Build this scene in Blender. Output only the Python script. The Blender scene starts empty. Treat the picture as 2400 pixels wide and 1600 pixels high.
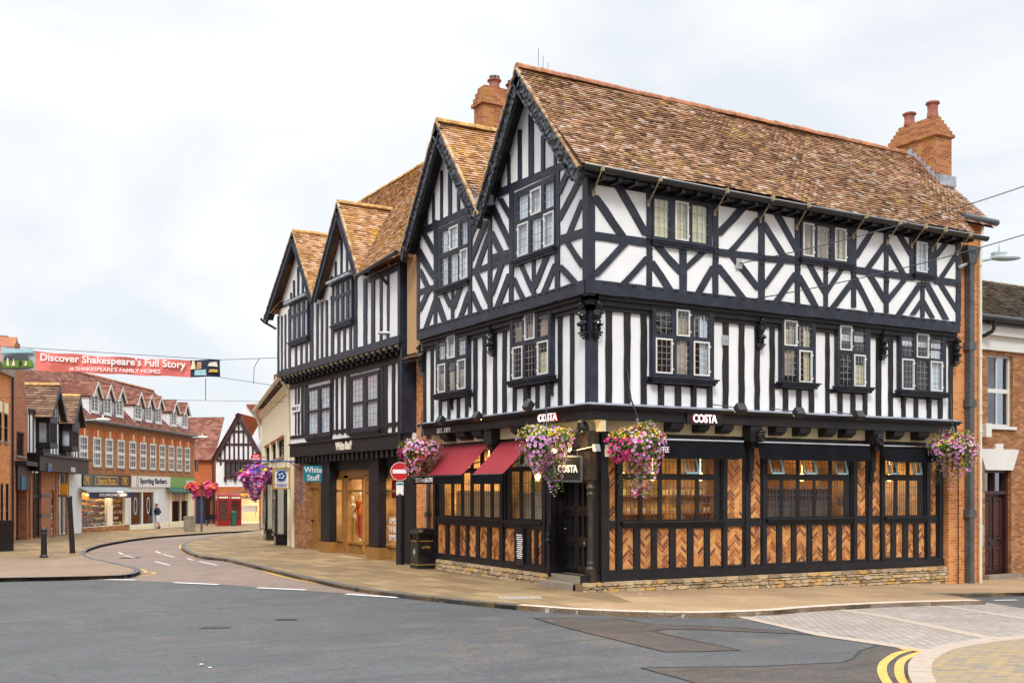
import bpy, bmesh, math, random
from mathutils import Vector, Matrix
from mathutils.geometry import tessellate_polygon
random.seed(7)
R=random.uniform
# ---------------------------------------------------------------- camera
F=2560.; H0=1148.; CH=2.27
RV=Vector((.8660254,-.5,0)); FV=Vector((.5,.8660254,0))
CAM=Vector((0,0,0))-24*FV-24*(1378-1200)/F*RV; CAM.z=CH
scn=bpy.context.scene
cd=bpy.data.cameras.new('camera'); cam=bpy.data.objects.new('camera',cd); scn.collection.objects.link(cam)
cam.location=CAM; cam.rotation_euler=(math.pi/2,0,-math.radians(30))
cd.sensor_width=36; cd.lens=F/2400*36; cd.shift_x=0; cd.shift_y=(H0-800)/2400; cd.clip_end=3000; cd.clip_start=.2
scn.camera=cam
# ---------------------------------------------------------------- world: overcast sky, brighter overhead
SUN_EL=math.radians(42); SUN_ROT=math.radians(232)
w=bpy.data.worlds.new('World'); scn.world=w; w.use_nodes=True
nt=w.node_tree; nt.nodes.clear(); N=nt.nodes.new; Lk=nt.links.new
out=N('ShaderNodeOutputWorld'); bg=N('ShaderNodeBackground'); Lk(bg.outputs[0],out.inputs[0]); bg.inputs[1].default_value=.1
sky=N('ShaderNodeTexSky'); sky.sky_type='NISHITA'; sky.sun_disc=False; sky.sun_elevation=SUN_EL; sky.sun_rotation=SUN_ROT
tc=N('ShaderNodeTexCoord'); mp=N('ShaderNodeMapping'); mp.inputs['Scale'].default_value=(1,1,2.2); Lk(tc.outputs['Generated'],mp.inputs[0])
nz=N('ShaderNodeTexNoise'); nz.inputs['Scale'].default_value=2.3; nz.inputs['Detail'].default_value=5; nz.inputs['Roughness'].default_value=.5; nz.inputs['Distortion'].default_value=.6; Lk(mp.outputs[0],nz.inputs['Vector'])
cr=N('ShaderNodeValToRGB'); cr.color_ramp.elements[0].position=.38; cr.color_ramp.elements[1].position=.62
cr.color_ramp.elements[0].color=(7.1,7.55,7.95,1); cr.color_ramp.elements[1].color=(9.5,9.5,9.45,1); Lk(nz.outputs[0],cr.inputs[0])
sx=N('ShaderNodeSeparateXYZ'); Lk(tc.outputs['Generated'],sx.inputs[0])
mr=N('ShaderNodeMapRange'); mr.inputs['From Min'].default_value=.42; mr.inputs['From Max'].default_value=.95; mr.inputs['To Min'].default_value=1; mr.inputs['To Max'].default_value=3.1; Lk(sx.outputs['Z'],mr.inputs[0])
vm=N('ShaderNodeVectorMath'); vm.operation='SCALE'; Lk(cr.outputs[0],vm.inputs[0]); Lk(mr.outputs[0],vm.inputs['Scale'])
mx=N('ShaderNodeMix'); mx.data_type='RGBA'; mx.inputs['Factor'].default_value=.94; Lk(sky.outputs[0],mx.inputs['A']); Lk(vm.outputs[0],mx.inputs['B'])
Lk(mx.outputs['Result'],bg.inputs[0])
# ---------------------------------------------------------------- sun
sd=bpy.data.lights.new('sun','SUN'); sd.energy=1.7; sd.angle=math.radians(14); sd.color=(1,.95,.88)
so=bpy.data.objects.new('sun',sd); scn.collection.objects.link(so)
sdir=Vector((-.45,-.72,.85)).normalized()
so.rotation_euler=sdir.to_track_quat('Z','Y').to_euler()
sky.sun_elevation=math.asin(sdir.z); sky.sun_rotation=math.atan2(sdir.x,sdir.y)
scn.view_settings.view_transform='Standard'; scn.view_settings.look='None'; scn.view_settings.exposure=.27; scn.view_settings.gamma=1
# ---------------------------------------------------------------- projection helpers (a photo pixel -> a point on a real plane)
def ray(px,py): return FV+RV*((px-1200)/F)+Vector((0,0,(H0-py)/F))
def at(px,py,d): return CAM+ray(px,py)*d
def sst(a,b,x):
    t=min(1,max(0,(x-a)/(b-a))); return t*t*(3-2*t)
def hgt(x,y):
    d=(x-CAM.x)*.5+(y-CAM.y)*.8660254
    k=1-sst(6,16,y)
    hx=-.36*min(1,max(0,x/13.)) if x>0 else 0
    t=d-40
    far=0 if t<0 else (-.0135*t*t/16 if t<8 else -.0135*(t-4))
    return hx*k+max(far,-.72)
def grd(px,py,off=0):
    r=ray(px,py); z=off
    for _ in range(25):
        t=(z-CH)/r.z; p=CAM+r*t; z=.5*z+.5*(hgt(p.x,p.y)+off)
    return Vector((p.x,p.y,hgt(p.x,p.y)+off))
CR={'1':(1360,360,3.919),'2':(1840,440,3.92),'3':(1360,680,4.127),'4':(1840,700,3.92),'5':(1360,980,3.563),'6':(1840,980,3.564),'L4':(920,130,3.136),'L5':(920,600,3.408),'L6':(920,960,3.408),'W2':(600,520,3.135),'W3':(560,980,3.92),'A':(0,780,2.6136),'G':(180,860,6.533),'S':(180,1080,7.84),'P':(440,920,4.127),'B':(0,960,4.127),'U':(0,780,7.127),'C':(2080,200,4.356),'N':(2220,640,3.733),'r7':(1200,1300,1.96),'r8':(0,1200,1.96),'n':(0,0,1)}
def cv(c,x,y=0):
    o=CR[c]; return o[0]+x/o[2],o[1]+y/o[2]
class Pl:
    def __init__(s,o,d):
        s.o=Vector((o[0],o[1],0)); s.d=Vector((d[0],d[1],0)).normalized()
        n=Vector((s.d.y,-s.d.x,0))
        if n.dot(CAM-s.o)<0: n=-n
        s.n=n; s.flip=s.d.cross(Vector((0,0,1))).dot(n)<0
    def uv(s,c,x,y,n=0):
        px,py=cv(c,x,y); r=ray(px,py); o=s.o+s.n*n
        t=(o-CAM).dot(s.n)/r.dot(s.n); p=CAM+r*t
        return ((p-s.o).dot(s.d),p.z)
    def u(s,c,x,n=0): return s.uv(c,x,0,n)[0]
    def w(s,u,z,n=0): return s.o+s.d*u+s.n*n+Vector((0,0,z))
def plpx(p1,d1,p2,d2):
    a=at(p1,H0,d1); b=at(p2,H0,d2); return Pl((a.x,a.y),(b.x-a.x,b.y-a.y)),(b-a).length
R2=Pl((0,0),(1,0)); R1=Pl((0,.22),(1,0)); RG=Pl((0,.45),(1,0))
L2=Pl((0,0),(0,1)); L1=Pl((.22,0),(0,1)); LG=Pl((.45,0),(0,1))
# ---------------------------------------------------------------- materials
MT={}
def nm(name):
    m=bpy.data.materials.new(name); m.use_nodes=True; t=m.node_tree; b=t.nodes['Principled BSDF']; MT[name]=m; return m,t,b
def rgb(c): return (c[0],c[1],c[2],1)
def noise(t,scale,detail=4,rough=.55,src='Object',dist=0,vec=None):
    n=t.nodes.new('ShaderNodeTexNoise'); n.inputs['Scale'].default_value=scale; n.inputs['Detail'].default_value=detail; n.inputs['Roughness'].default_value=rough; n.inputs['Distortion'].default_value=dist
    if vec is None:
        c=t.nodes.new('ShaderNodeTexCoord'); vec=c.outputs[src]
    t.links.new(vec,n.inputs['Vector']); return n.outputs[0]
def ramp(t,src,stops):
    r=t.nodes.new('ShaderNodeValToRGB'); e=r.color_ramp.elements
    while len(e)<len(stops): e.new(.5)
    for i,(p,c) in enumerate(stops): e[i].position=p; e[i].color=rgb(c)
    t.links.new(src,r.inputs[0]); return r.outputs[0]
def mix(t,f,a,b,mode='MIX'):
    m=t.nodes.new('ShaderNodeMix'); m.data_type='RGBA'; m.blend_type=mode
    for k,v in (('Factor',f),('A',a),('B',b)):
        if hasattr(v,'links'): t.links.new(v,m.inputs[k])
        else: m.inputs[k].default_value=v if k=='Factor' else rgb(v)
    return m.outputs['Result']
def bump(t,b,src,s=.3,d=.02):
    n=t.nodes.new('ShaderNodeBump'); n.inputs['Strength'].default_value=s; n.inputs['Distance'].default_value=d; t.links.new(src,n.inputs['Height']); t.links.new(n.outputs[0],b.inputs['Normal'])
def setc(t,b,src): t.links.new(src,b.inputs['Base Color'])
def simple(name,c,rough=.6,metal=0,vary=.15,scale=3,bmp=0,spec=None,bscale=None):
    m,t,b=nm(name); b.inputs['Roughness'].default_value=rough; b.inputs['Metallic'].default_value=metal
    if spec is not None: b.inputs['Specular IOR Level'].default_value=spec
    n=noise(t,scale,5)
    setc(t,b,ramp(t,n,[(.3,[x*(1-vary) for x in c]),(.7,[min(1,x*(1+vary)) for x in c])]))
    if bmp: bump(t,b,noise(t,bscale or scale*8,4),bmp,.01)
    return m
def timber(name,c,bs=.5):
    m,t,b=nm(name); b.inputs['Roughness'].default_value=.5; b.inputs['Specular IOR Level'].default_value=.45
    n=noise(t,2.5,6,.65); n2=noise(t,16,5,.7)
    a=ramp(t,n,[(.28,[x*.5 for x in c]),(.52,c),(.74,[x*2.1 for x in c])])
    setc(t,b,mix(t,ramp(t,n2,[(.58,(0,0,0)),(.74,(.4,.4,.4))]),a,[.08,.085,.1]))
    bump(t,b,noise(t,30,5,.7),bs,.012); return m
timber('timber',(.016,.02,.035)); timber('timber_soft',(.0075,.0075,.0105)); timber('timber_brown',(.045,.018,.022))
simple('door_black',(.012,.011,.011),.4,vary=.4,scale=5,bmp=.3)
simple('carved_oak',(.035,.024,.016),.5,vary=.6,scale=9,bmp=.9,bscale=14)
simple('arch_red',(.6,.12,.025),.8,vary=.2)
def carved():
    m,t,b=nm('carved'); b.inputs['Base Color'].default_value=(.018,.02,.028,1); b.inputs['Roughness'].default_value=.42
    v=t.nodes.new('ShaderNodeTexVoronoi'); v.inputs['Scale'].default_value=9; v.feature='SMOOTH_F1'; c=t.nodes.new('ShaderNodeTexCoord'); t.links.new(c.outputs['Object'],v.inputs['Vector'])
    bump(t,b,v.outputs['Distance'],1,.12); return m
carved()
def plaster(name,c):
    m,t,b=nm(name); b.inputs['Roughness'].default_value=.85; b.inputs['Specular IOR Level'].default_value=.2
    n=noise(t,.9,6,.6); a=ramp(t,n,[(.25,[x*.9 for x in c]),(.6,c)])
    n3=noise(t,7,6,.75); a=mix(t,ramp(t,n3,[(.62,(0,0,0)),(.8,(.35,.35,.35))]),a,[c[0]*.72,c[1]*.68,c[2]*.6]); setc(t,b,a)
    cc=t.nodes.new('ShaderNodeTexCoord'); mpp=t.nodes.new('ShaderNodeMapping'); mpp.inputs['Scale'].default_value=(5,5,.35); t.links.new(cc.outputs['Object'],mpp.inputs[0])
    st=ramp(t,noise(t,1.6,6,.7,vec=mpp.outputs[0]),[(.56,(0,0,0)),(.76,(.3,.3,.3))]); a=mix(t,st,a,[c[0]*.74,c[1]*.72,c[2]*.67]); setc(t,b,a)
    bump(t,b,noise(t,8,6,.6),.35,.03); return m
plaster('plaster',(.83,.84,.86)); plaster('cream',(.84,.75,.55)); plaster('white_render',(.76,.77,.8)); plaster('tan_render',(.5,.32,.16)); plaster('soffit_white',(.75,.68,.45))
def brick(name,cols,mortar,sc=1,lich=0,bw=.225,rh=.075,mort=.012):
    m,t,b=nm(name); b.inputs['Roughness'].default_value=.85; b.inputs['Specular IOR Level'].default_value=.2
    c=t.nodes.new('ShaderNodeTexCoord'); k=t.nodes.new('ShaderNodeTexBrick')
    k.inputs['Scale'].default_value=sc; k.inputs['Brick Width'].default_value=bw; k.inputs['Row Height'].default_value=rh; k.inputs['Mortar Size'].default_value=mort*.55; k.inputs['Mortar Smooth'].default_value=.3
    k.inputs['Color1'].default_value=(0,0,0,1); k.inputs['Color2'].default_value=(1,1,1,1); k.inputs['Mortar'].default_value=(.5,.5,.5,1); k.inputs['Bias'].default_value=0
    t.links.new(c.outputs['UV'],k.inputs['Vector'])
    a=ramp(t,k.outputs['Color'],[(.05,cols[0]),(.5,cols[1]),(.95,cols[2])])
    n=noise(t,1.3,5,.6); a=mix(t,.45,a,mix(t,n,[x*.6 for x in cols[1]],[min(1,x*1.35) for x in cols[1]]))
    if lich: a=mix(t,ramp(t,noise(t,2.2,6,.7),[(.55,(0,0,0)),(.66,(lich,)*3)]),a,(.42,.24,.03))
    a=mix(t,k.outputs['Fac'],a,mortar); setc(t,b,a)
    inv=t.nodes.new('ShaderNodeMath'); inv.operation='SUBTRACT'; inv.inputs[0].default_value=1; t.links.new(k.outputs['Fac'],inv.inputs[1])
    bump(t,b,inv.outputs[0],.5,.012); return m
brick('brick_orange',[(.4,.11,.03),(.66,.23,.06),(.74,.34,.12)],(.6,.45,.3))
brick('brick_red',[(.2,.06,.03),(.4,.13,.06),(.5,.2,.1)],(.4,.3,.24))
brick('brick_brown',[(.17,.07,.03),(.33,.14,.06),(.52,.3,.14)],(.3,.2,.13))
brick('brick_georgian',[(.24,.09,.04),(.37,.15,.065),(.46,.22,.1)],(.42,.25,.14))
brick('brick_chimney',[(.14,.05,.028),(.38,.125,.042),(.5,.23,.1)],(.4,.3,.2),lich=.85)
brick('brick_plain_red',[(.4,.095,.03),(.5,.13,.04),(.54,.16,.06)],(.42,.18,.1))
def rndm(name,stops,rough=.85,lich=None,bmp=.4,extra=.35,bs=40,dirt=None):
    m,t,b=nm(name); b.inputs['Roughness'].default_value=rough; b.inputs['Specular IOR Level'].default_value=.25
    at_=t.nodes.new('ShaderNodeAttribute'); at_.attribute_name='rnd'
    a=ramp(t,at_.outputs['Fac'],stops)
    n=noise(t,1.1,5,.6); a=mix(t,extra,a,mix(t,ramp(t,n,[(.3,(0,0,0)),(.7,(1,1,1))]),(.35,.3,.28),(1,1,1)),'MULTIPLY')
    if lich:
        l=ramp(t,noise(t,lich[0],7,.75),[(lich[1],(0,0,0)),(lich[1]+.08,(1,1,1))])
        a=mix(t,l,a,mix(t,at_.outputs['Fac'],lich[2],lich[3]))
    if dirt: a=mix(t,ramp(t,noise(t,dirt[0],6,.7),[(dirt[1],(0,0,0)),(dirt[1]+.12,(.8,.8,.8))]),a,dirt[2])
    setc(t,b,a); bump(t,b,noise(t,bs,5,.7),bmp,.01); return m
TS=[(0,(.17,.095,.06)),(.3,(.36,.195,.11)),(.62,(.5,.285,.165)),(.86,(.62,.39,.26)),(.95,(.7,.53,.42)),(1,(.64,.58,.54))]
rndm('roof_tile',TS,lich=(2.6,.555,(.34,.25,.08),(.55,.36,.08)),dirt=(2.2,.58,(.17,.11,.075)))
rndm('roof_tile_gold',[(0,(.3,.15,.07)),(.3,(.52,.27,.12)),(.7,(.66,.38,.2)),(1,(.75,.56,.42))],lich=(2.0,.54,(.42,.25,.06),(.62,.34,.03)))
rndm('roof_tile_far',[(0,(.17,.065,.045)),(.5,(.26,.1,.07)),(1,(.34,.17,.12))],lich=(.9,.64,(.22,.15,.1),(.27,.16,.1)))
rndm('roof_tile_brown',[(0,(.12,.065,.04)),(.5,(.19,.11,.07)),(1,(.27,.17,.11))],lich=(1.1,.6,(.2,.16,.05),(.36,.2,.04)))
rndm('roof_tile_orange',[(0,(.42,.12,.03)),(.5,(.5,.16,.045)),(1,(.55,.22,.08))],lich=(1,.68,(.3,.14,.08),(.3,.15,.08)))
rndm('slate',[(0,(.1,.09,.08)),(.5,(.2,.17,.14)),(1,(.35,.31,.25))],lich=(1.5,.57,(.3,.22,.05),(.55,.33,.03)))
rndm('herring',[(0,(.17,.062,.035)),(.25,(.36,.125,.04)),(.6,(.6,.235,.062)),(1,(.7,.37,.125))],bmp=.5,extra=.15,dirt=(4,.66,(.42,.22,.11)))
rndm('stone',[(0,(.26,.19,.11)),(.35,(.46,.36,.23)),(.7,(.56,.43,.27)),(.85,(.62,.37,.11)),(1,(.62,.52,.38))],bmp=.8,extra=.4,bs=18,dirt=(2.5,.62,(.17,.12,.06)))
simple('mortar_warm',(.66,.46,.28),.95,vary=.2,scale=8,bmp=.3); simple('mortar_stone',(.2,.14,.085),.95,vary=.3,scale=6,bmp=.4)
simple('ridge_tile',(.38,.16,.08),.85,vary=.45,scale=5,bmp=.5); simple('ridge_gold',(.5,.3,.1),.85,vary=.45,scale=6,bmp=.5)
rndm('verge',[(0,(.3,.16,.09)),(.4,(.5,.32,.17)),(.8,(.6,.42,.22)),(1,(.5,.42,.33))],lich=(2.2,.6,(.5,.3,.05),(.55,.3,.03)))
simple('lead',(.3,.34,.4),.45,vary=.3,scale=4,bmp=.2); simple('lead_dark',(.07,.085,.11),.35,vary=.2); simple('lead_came',(.24,.25,.26),.4,vary=.1)
simple('black_metal',(.014,.015,.018),.35,vary=.3,bmp=.1); simple('black_gloss',(.012,.013,.016),.18,vary=.2)
simple('grey_pipe',(.07,.08,.09),.4,vary=.3,bmp=.1); simple('cream_pipe',(.7,.66,.52),.45,vary=.12)
simple('white_paint',(.68,.68,.66),.45,vary=.05); simple('blue_paint',(.34,.56,.62),.5,vary=.1); simple('brass',(.36,.28,.16),.5,vary=.2)
simple('red_cloth',(.3,.02,.032),.8,vary=.1,scale=1.5,bmp=.1); simple('black_cloth',(.008,.008,.011),.95,spec=.1,vary=.3,scale=2,bmp=.2)
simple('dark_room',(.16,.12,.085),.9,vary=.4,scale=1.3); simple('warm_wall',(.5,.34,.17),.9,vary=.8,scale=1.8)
simple('warm_wood',(.33,.16,.045),.5,vary=.3,scale=3); simple('oak',(.3,.15,.04),.42,vary=.3,scale=4,bmp=.15); simple('floor_wood',(.25,.15,.08),.5)
simple('curtain_gold',(.82,.72,.45),.9,vary=.15,scale=2); simple('curtain_sky_grey',(.78,.8,.83),.9,vary=.25,scale=2); simple('blind',(.8,.79,.76),.9,vary=.15,scale=3); simple('curtain_brown',(.5,.4,.29),.9,vary=.45,scale=2.2)  # grey curtain colour lightened to carry sky reflection in the left gable windows
simple('granite',(.62,.5,.42),.75,vary=.25,scale=30,bmp=.4); simple('kerb_dark',(.085,.09,.1),.6,vary=.35,scale=20,bmp=.3)
simple('chrome',(.6,.6,.62),.2,1); simple('galv',(.45,.48,.5),.45,.6); simple('skin',(.5,.26,.17),.6); simple('navy',(.012,.016,.05),.8); simple('cloth_white',(.75,.75,.8),.8)
simple('phone_red',(.26,.005,.008),.3,vary=.1); simple('red_sign',(.55,.012,.02),.4,vary=.05); simple('teal_sign',(.015,.22,.3),.5,vary=.05); simple('text_white',(.85,.85,.85),.5,vary=.02)
simple('text_cream',(.78,.74,.62),.5,vary=.05); simple('gold',(.5,.3,.07),.4,vary=.2); simple('sign_blue',(.02,.09,.3),.5); simple('green_sign',(.16,.33,.09),.5,vary=.05); simple('dark_green',(.008,.09,.06),.6)
simple('yellow_sign',(.75,.33,.02),.5); simple('banner_red',(.68,.17,.145),.7,vary=.25,scale=.8); simple('dark_brown_door',(.05,.018,.016),.35,vary=.2); simple('grey_stone',(.26,.22,.17),.8,vary=.2,bmp=.3)
simple('tar',(.03,.027,.026),.5); simple('paint_line',(.78,.78,.76),.7,vary=.15,scale=12,bmp=.2); simple('red_clothes',(.6,.05,.03),.8); simple('orange_clothes',(.75,.2,.02),.8); simple('pink_clothes',(.65,.3,.3),.8); simple('copper',(.35,.42,.45),.5)
simple('teal',(.02,.2,.25),.5); simple('mustard',(.6,.42,.05),.8); simple('cardboard',(.45,.3,.15),.8); simple('mat_grey',(.35,.3,.25),.9); simple('pot',(.3,.1,.07),.7,vary=.3,bmp=.3,scale=8)
def yl():
    m,t,b=nm('yellow_line'); b.inputs['Roughness'].default_value=.75
    setc(t,b,ramp(t,noise(t,9,6,.7),[(.3,(.3,.22,.12)),(.42,(.58,.34,.08)),(.7,(.68,.43,.12))])); 
yl()
def glass(name,tint=(.9,.95,1),fac=.12,rough=.02):
    m,t,b=nm(name); t.nodes.remove(b); o=t.nodes['Material Output']
    tr=t.nodes.new('ShaderNodeBsdfTransparent'); tr.inputs[0].default_value=rgb(tint); g=t.nodes.new('ShaderNodeBsdfGlossy'); g.inputs['Roughness'].default_value=rough
    fr=t.nodes.new('ShaderNodeLayerWeight'); fr.inputs[0].default_value=.5; pw=t.nodes.new('ShaderNodeMath'); pw.operation='POWER'; pw.inputs[1].default_value=5; t.links.new(fr.outputs['Facing'],pw.inputs[0])
    ad=t.nodes.new('ShaderNodeMath'); ad.operation='MULTIPLY_ADD'; ad.inputs[1].default_value=.9; ad.inputs[2].default_value=fac; t.links.new(pw.outputs[0],ad.inputs[0])
    bp=t.nodes.new('ShaderNodeBump'); bp.inputs['Strength'].default_value=.25; bp.inputs['Distance'].default_value=.02; t.links.new(noise(t,5,2),bp.inputs['Height']); t.links.new(bp.outputs[0],g.inputs['Normal'])
    mm=t.nodes.new('ShaderNodeMixShader'); t.links.new(ad.outputs[0],mm.inputs[0]); t.links.new(tr.outputs[0],mm.inputs[1]); t.links.new(g.outputs[0],mm.inputs[2]); t.links.new(mm.outputs[0],o.inputs[0])
glass('glass',fac=.09); glass('glass_dark',(.55,.6,.66),.12); glass('glass_clear',(.97,.97,.97),.05)
def emit(name,c,s,c2=None):
    m,t,b=nm(name); b.inputs['Base Color'].default_value=rgb(c); b.inputs['Emission Color'].default_value=rgb(c); b.inputs['Emission Strength'].default_value=s
emit('lamp_warm',(1,.62,.22),7); emit('lamp_white',(1,.93,.8),6); emit('letter_lit',(1,.93,.95),.55); emit('lit_shop',(1,.8,.5),1.0); emit('letter_edge',(.6,.01,.03),.3)
def asphalt(name,c,cc=(.16,.15,.145),sc=1.):
    m,t,b=nm(name); b.inputs['Roughness'].default_value=.72; b.inputs['Specular IOR Level'].default_value=.35
    a=ramp(t,noise(t,.35,7,.65),[(.3,[x*.82 for x in c]),(.7,[x*1.15 for x in c])])
    a=mix(t,ramp(t,noise(t,.55,5,.5,dist=1.5),[(.53,(0,0,0)),(.68,(.7,.7,.7))]),a,[c[0]*1.5,c[1]*1.25,c[2]*1.08])
    # tyre sweeps and scratches
    cc_=t.nodes.new('ShaderNodeTexCoord'); mpp=t.nodes.new('ShaderNodeMapping'); mpp.inputs['Scale'].default_value=(.25,2.2,1); mpp.inputs['Rotation'].default_value=(0,0,.5); t.links.new(cc_.outputs['Object'],mpp.inputs[0])
    n4=noise(t,1.2,6,.7,vec=mpp.outputs[0],dist=1.2); a=mix(t,ramp(t,n4,[(.5,(0,0,0)),(.64,(.6,.6,.6))]),a,[x*.62 for x in c])
    v=t.nodes.new('ShaderNodeTexVoronoi'); v.inputs['Scale'].default_value=70*sc; t.links.new(cc_.outputs['Object'],v.inputs['Vector'])
    a=mix(t,.4,a,v.outputs['Color'],'SOFT_LIGHT'); a=mix(t,.55,a,ramp(t,noise(t,14*sc,5,.75),[(.3,(.25,.25,.25)),(.7,(.75,.75,.75))]),'OVERLAY')
    n5=noise(t,38*sc,3,.8); a=mix(t,ramp(t,n5,[(.62,(0,0,0)),(.7,(.5,.5,.5))]),a,cc)
    # hairline cracks
    v2=t.nodes.new('ShaderNodeTexVoronoi'); v2.feature='DISTANCE_TO_EDGE'; v2.inputs['Scale'].default_value=.33
    nn=t.nodes.new('ShaderNodeTexNoise'); nn.inputs['Scale'].default_value=1.4; nn.inputs['Detail'].default_value=6; t.links.new(cc_.outputs['Object'],nn.inputs['Vector'])
    va=t.nodes.new('ShaderNodeVectorMath'); va.operation='MULTIPLY_ADD'; va.inputs[1].default_value=(1.3,1.3,0); t.links.new(nn.outputs['Color'],va.inputs[0]); t.links.new(cc_.outputs['Object'],va.inputs[2]); t.links.new(va.outputs[0],v2.inputs['Vector'])
    a=mix(t,ramp(t,v2.outputs['Distance'],[(0,(.5,.5,.5)),(.006,(0,0,0))]),a,[x*.45 for x in c])
    setc(t,b,a); bump(t,b,noise(t,60*sc,4,.8),.55,.008); return m
asphalt('asphalt',(.087,.09,.093),(.2,.195,.19)); asphalt('asphalt_brown',(.235,.172,.142),(.3,.24,.21)); asphalt('asphalt_old',(.078,.066,.06),(.17,.145,.125),.55)
def paving(name,c,bw,rh,mortar,rot=0,off=.5,var=.2,mort=.008,cols=None):
    m,t,b=nm(name); b.inputs['Roughness'].default_value=.75; b.inputs['Specular IOR Level'].default_value=.3
    co=t.nodes.new('ShaderNodeTexCoord'); mp=t.nodes.new('ShaderNodeMapping'); mp.inputs['Rotation'].default_value=(0,0,rot); t.links.new(co.outputs['Object'],mp.inputs[0])
    k=t.nodes.new('ShaderNodeTexBrick'); k.inputs['Scale'].default_value=1; k.inputs['Brick Width'].default_value=bw; k.inputs['Row Height'].default_value=rh; k.inputs['Mortar Size'].default_value=mort; k.inputs['Mortar Smooth'].default_value=.4; k.offset=off
    k.inputs['Color1'].default_value=(0,0,0,1); k.inputs['Color2'].default_value=(1,1,1,1); t.links.new(mp.outputs[0],k.inputs['Vector'])
    cols=cols or [[x*(1-var) for x in c],c,[min(1,x*(1+var)) for x in c]]
    a=ramp(t,k.outputs['Color'],[(.1,cols[0]),(.5,cols[1]),(.9,cols[2])])
    a=mix(t,ramp(t,noise(t,.5,6,.65),[(.35,(.7,.7,.7)),(.65,(0,0,0))]),a,[c[0]*.72,c[1]*.66,c[2]*.6])
    a=mix(t,ramp(t,noise(t,3,6,.7),[(.52,(0,0,0)),(.72,(.55,.55,.55))]),a,[c[0]*.55,c[1]*.52,c[2]*.5])
    a=mix(t,ramp(t,noise(t,22,2,.5),[(.7,(0,0,0)),(.73,(.6,.6,.6))]),a,[x*.3 for x in c])
    a=mix(t,k.outputs['Fac'],a,mortar); setc(t,b,a)
    inv=t.nodes.new('ShaderNodeMath'); inv.operation='SUBTRACT'; inv.inputs[0].default_value=1; t.links.new(k.outputs['Fac'],inv.inputs[1])
    ad=t.nodes.new('ShaderNodeMath'); ad.operation='MULTIPLY_ADD'; ad.inputs[1].default_value=.35; t.links.new(noise(t,25,4,.7),ad.inputs[0]); t.links.new(inv.outputs[0],ad.inputs[2]); bump(t,b,ad.outputs[0],.35,.012)
paving('paving_stone',(.29,.205,.11),.95,.55,(.13,.085,.04),rot=math.pi/2,var=.3,mort=.014)
paving('paving_pale',(.39,.27,.16),1.6,1.1,(.24,.16,.09),rot=0,var=.14,mort=.01)
paving('paving_left',(.31,.22,.155),.22,.11,(.22,.16,.11),rot=.5,var=.12,mort=.01)
paving('setts',(.4,.35,.315),.2,.115,(.14,.12,.1),rot=math.radians(-4),var=.14,mort=.013)
paving('block_corner',(.45,.36,.25),.21,.13,(.17,.14,.1),rot=.4,mort=.009,cols=[(.2,.18,.155),(.3,.23,.15),(.37,.26,.12)])
simple('pale_band',(.4,.32,.26),.8,vary=.12,scale=10,bmp=.25)
def flower(name,c1,c2):
    m,t,b=nm(name); b.inputs['Roughness'].default_value=.6; a=t.nodes.new('ShaderNodeAttribute'); a.attribute_name='rnd'; setc(t,b,ramp(t,a.outputs['Fac'],[(0,c1),(1,c2)]))
    b.inputs['Subsurface Weight'].default_value=0
flower('leaf',(.03,.1,.01),(.16,.28,.03)); flower('fl_lilac',(.62,.25,.55),(.85,.5,.78)); flower('fl_magenta',(.55,.01,.2),(.75,.05,.35)); flower('fl_yellow',(.7,.45,.01),(.85,.65,.05)); flower('fl_red',(.5,.005,.005),(.7,.03,.02)); flower('fl_purple',(.05,.02,.3),(.15,.05,.45)); flower('fl_eye',(.25,.03,.2),(.4,.08,.3)); flower('fl_orange',(.8,.2,.02),(.85,.35,.05)); flower('grass',(.05,.12,.01),(.2,.25,.04)); flower('goods',(.6,.1,.1),(.1,.3,.5))
def rainbow(name):
    m,t,b=nm(name); a=t.nodes.new('ShaderNodeAttribute'); a.attribute_name='rnd'
    setc(t,b,ramp(t,a.outputs['Fac'],[(0,(.6,.05,.05)),(.2,(.6,.5,.4)),(.35,(.05,.15,.45)),(.5,(.7,.6,.1)),(.65,(.5,.2,.3)),(.8,(.1,.4,.3)),(1,(.75,.7,.6))]))
rainbow('mixed_goods')
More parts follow.
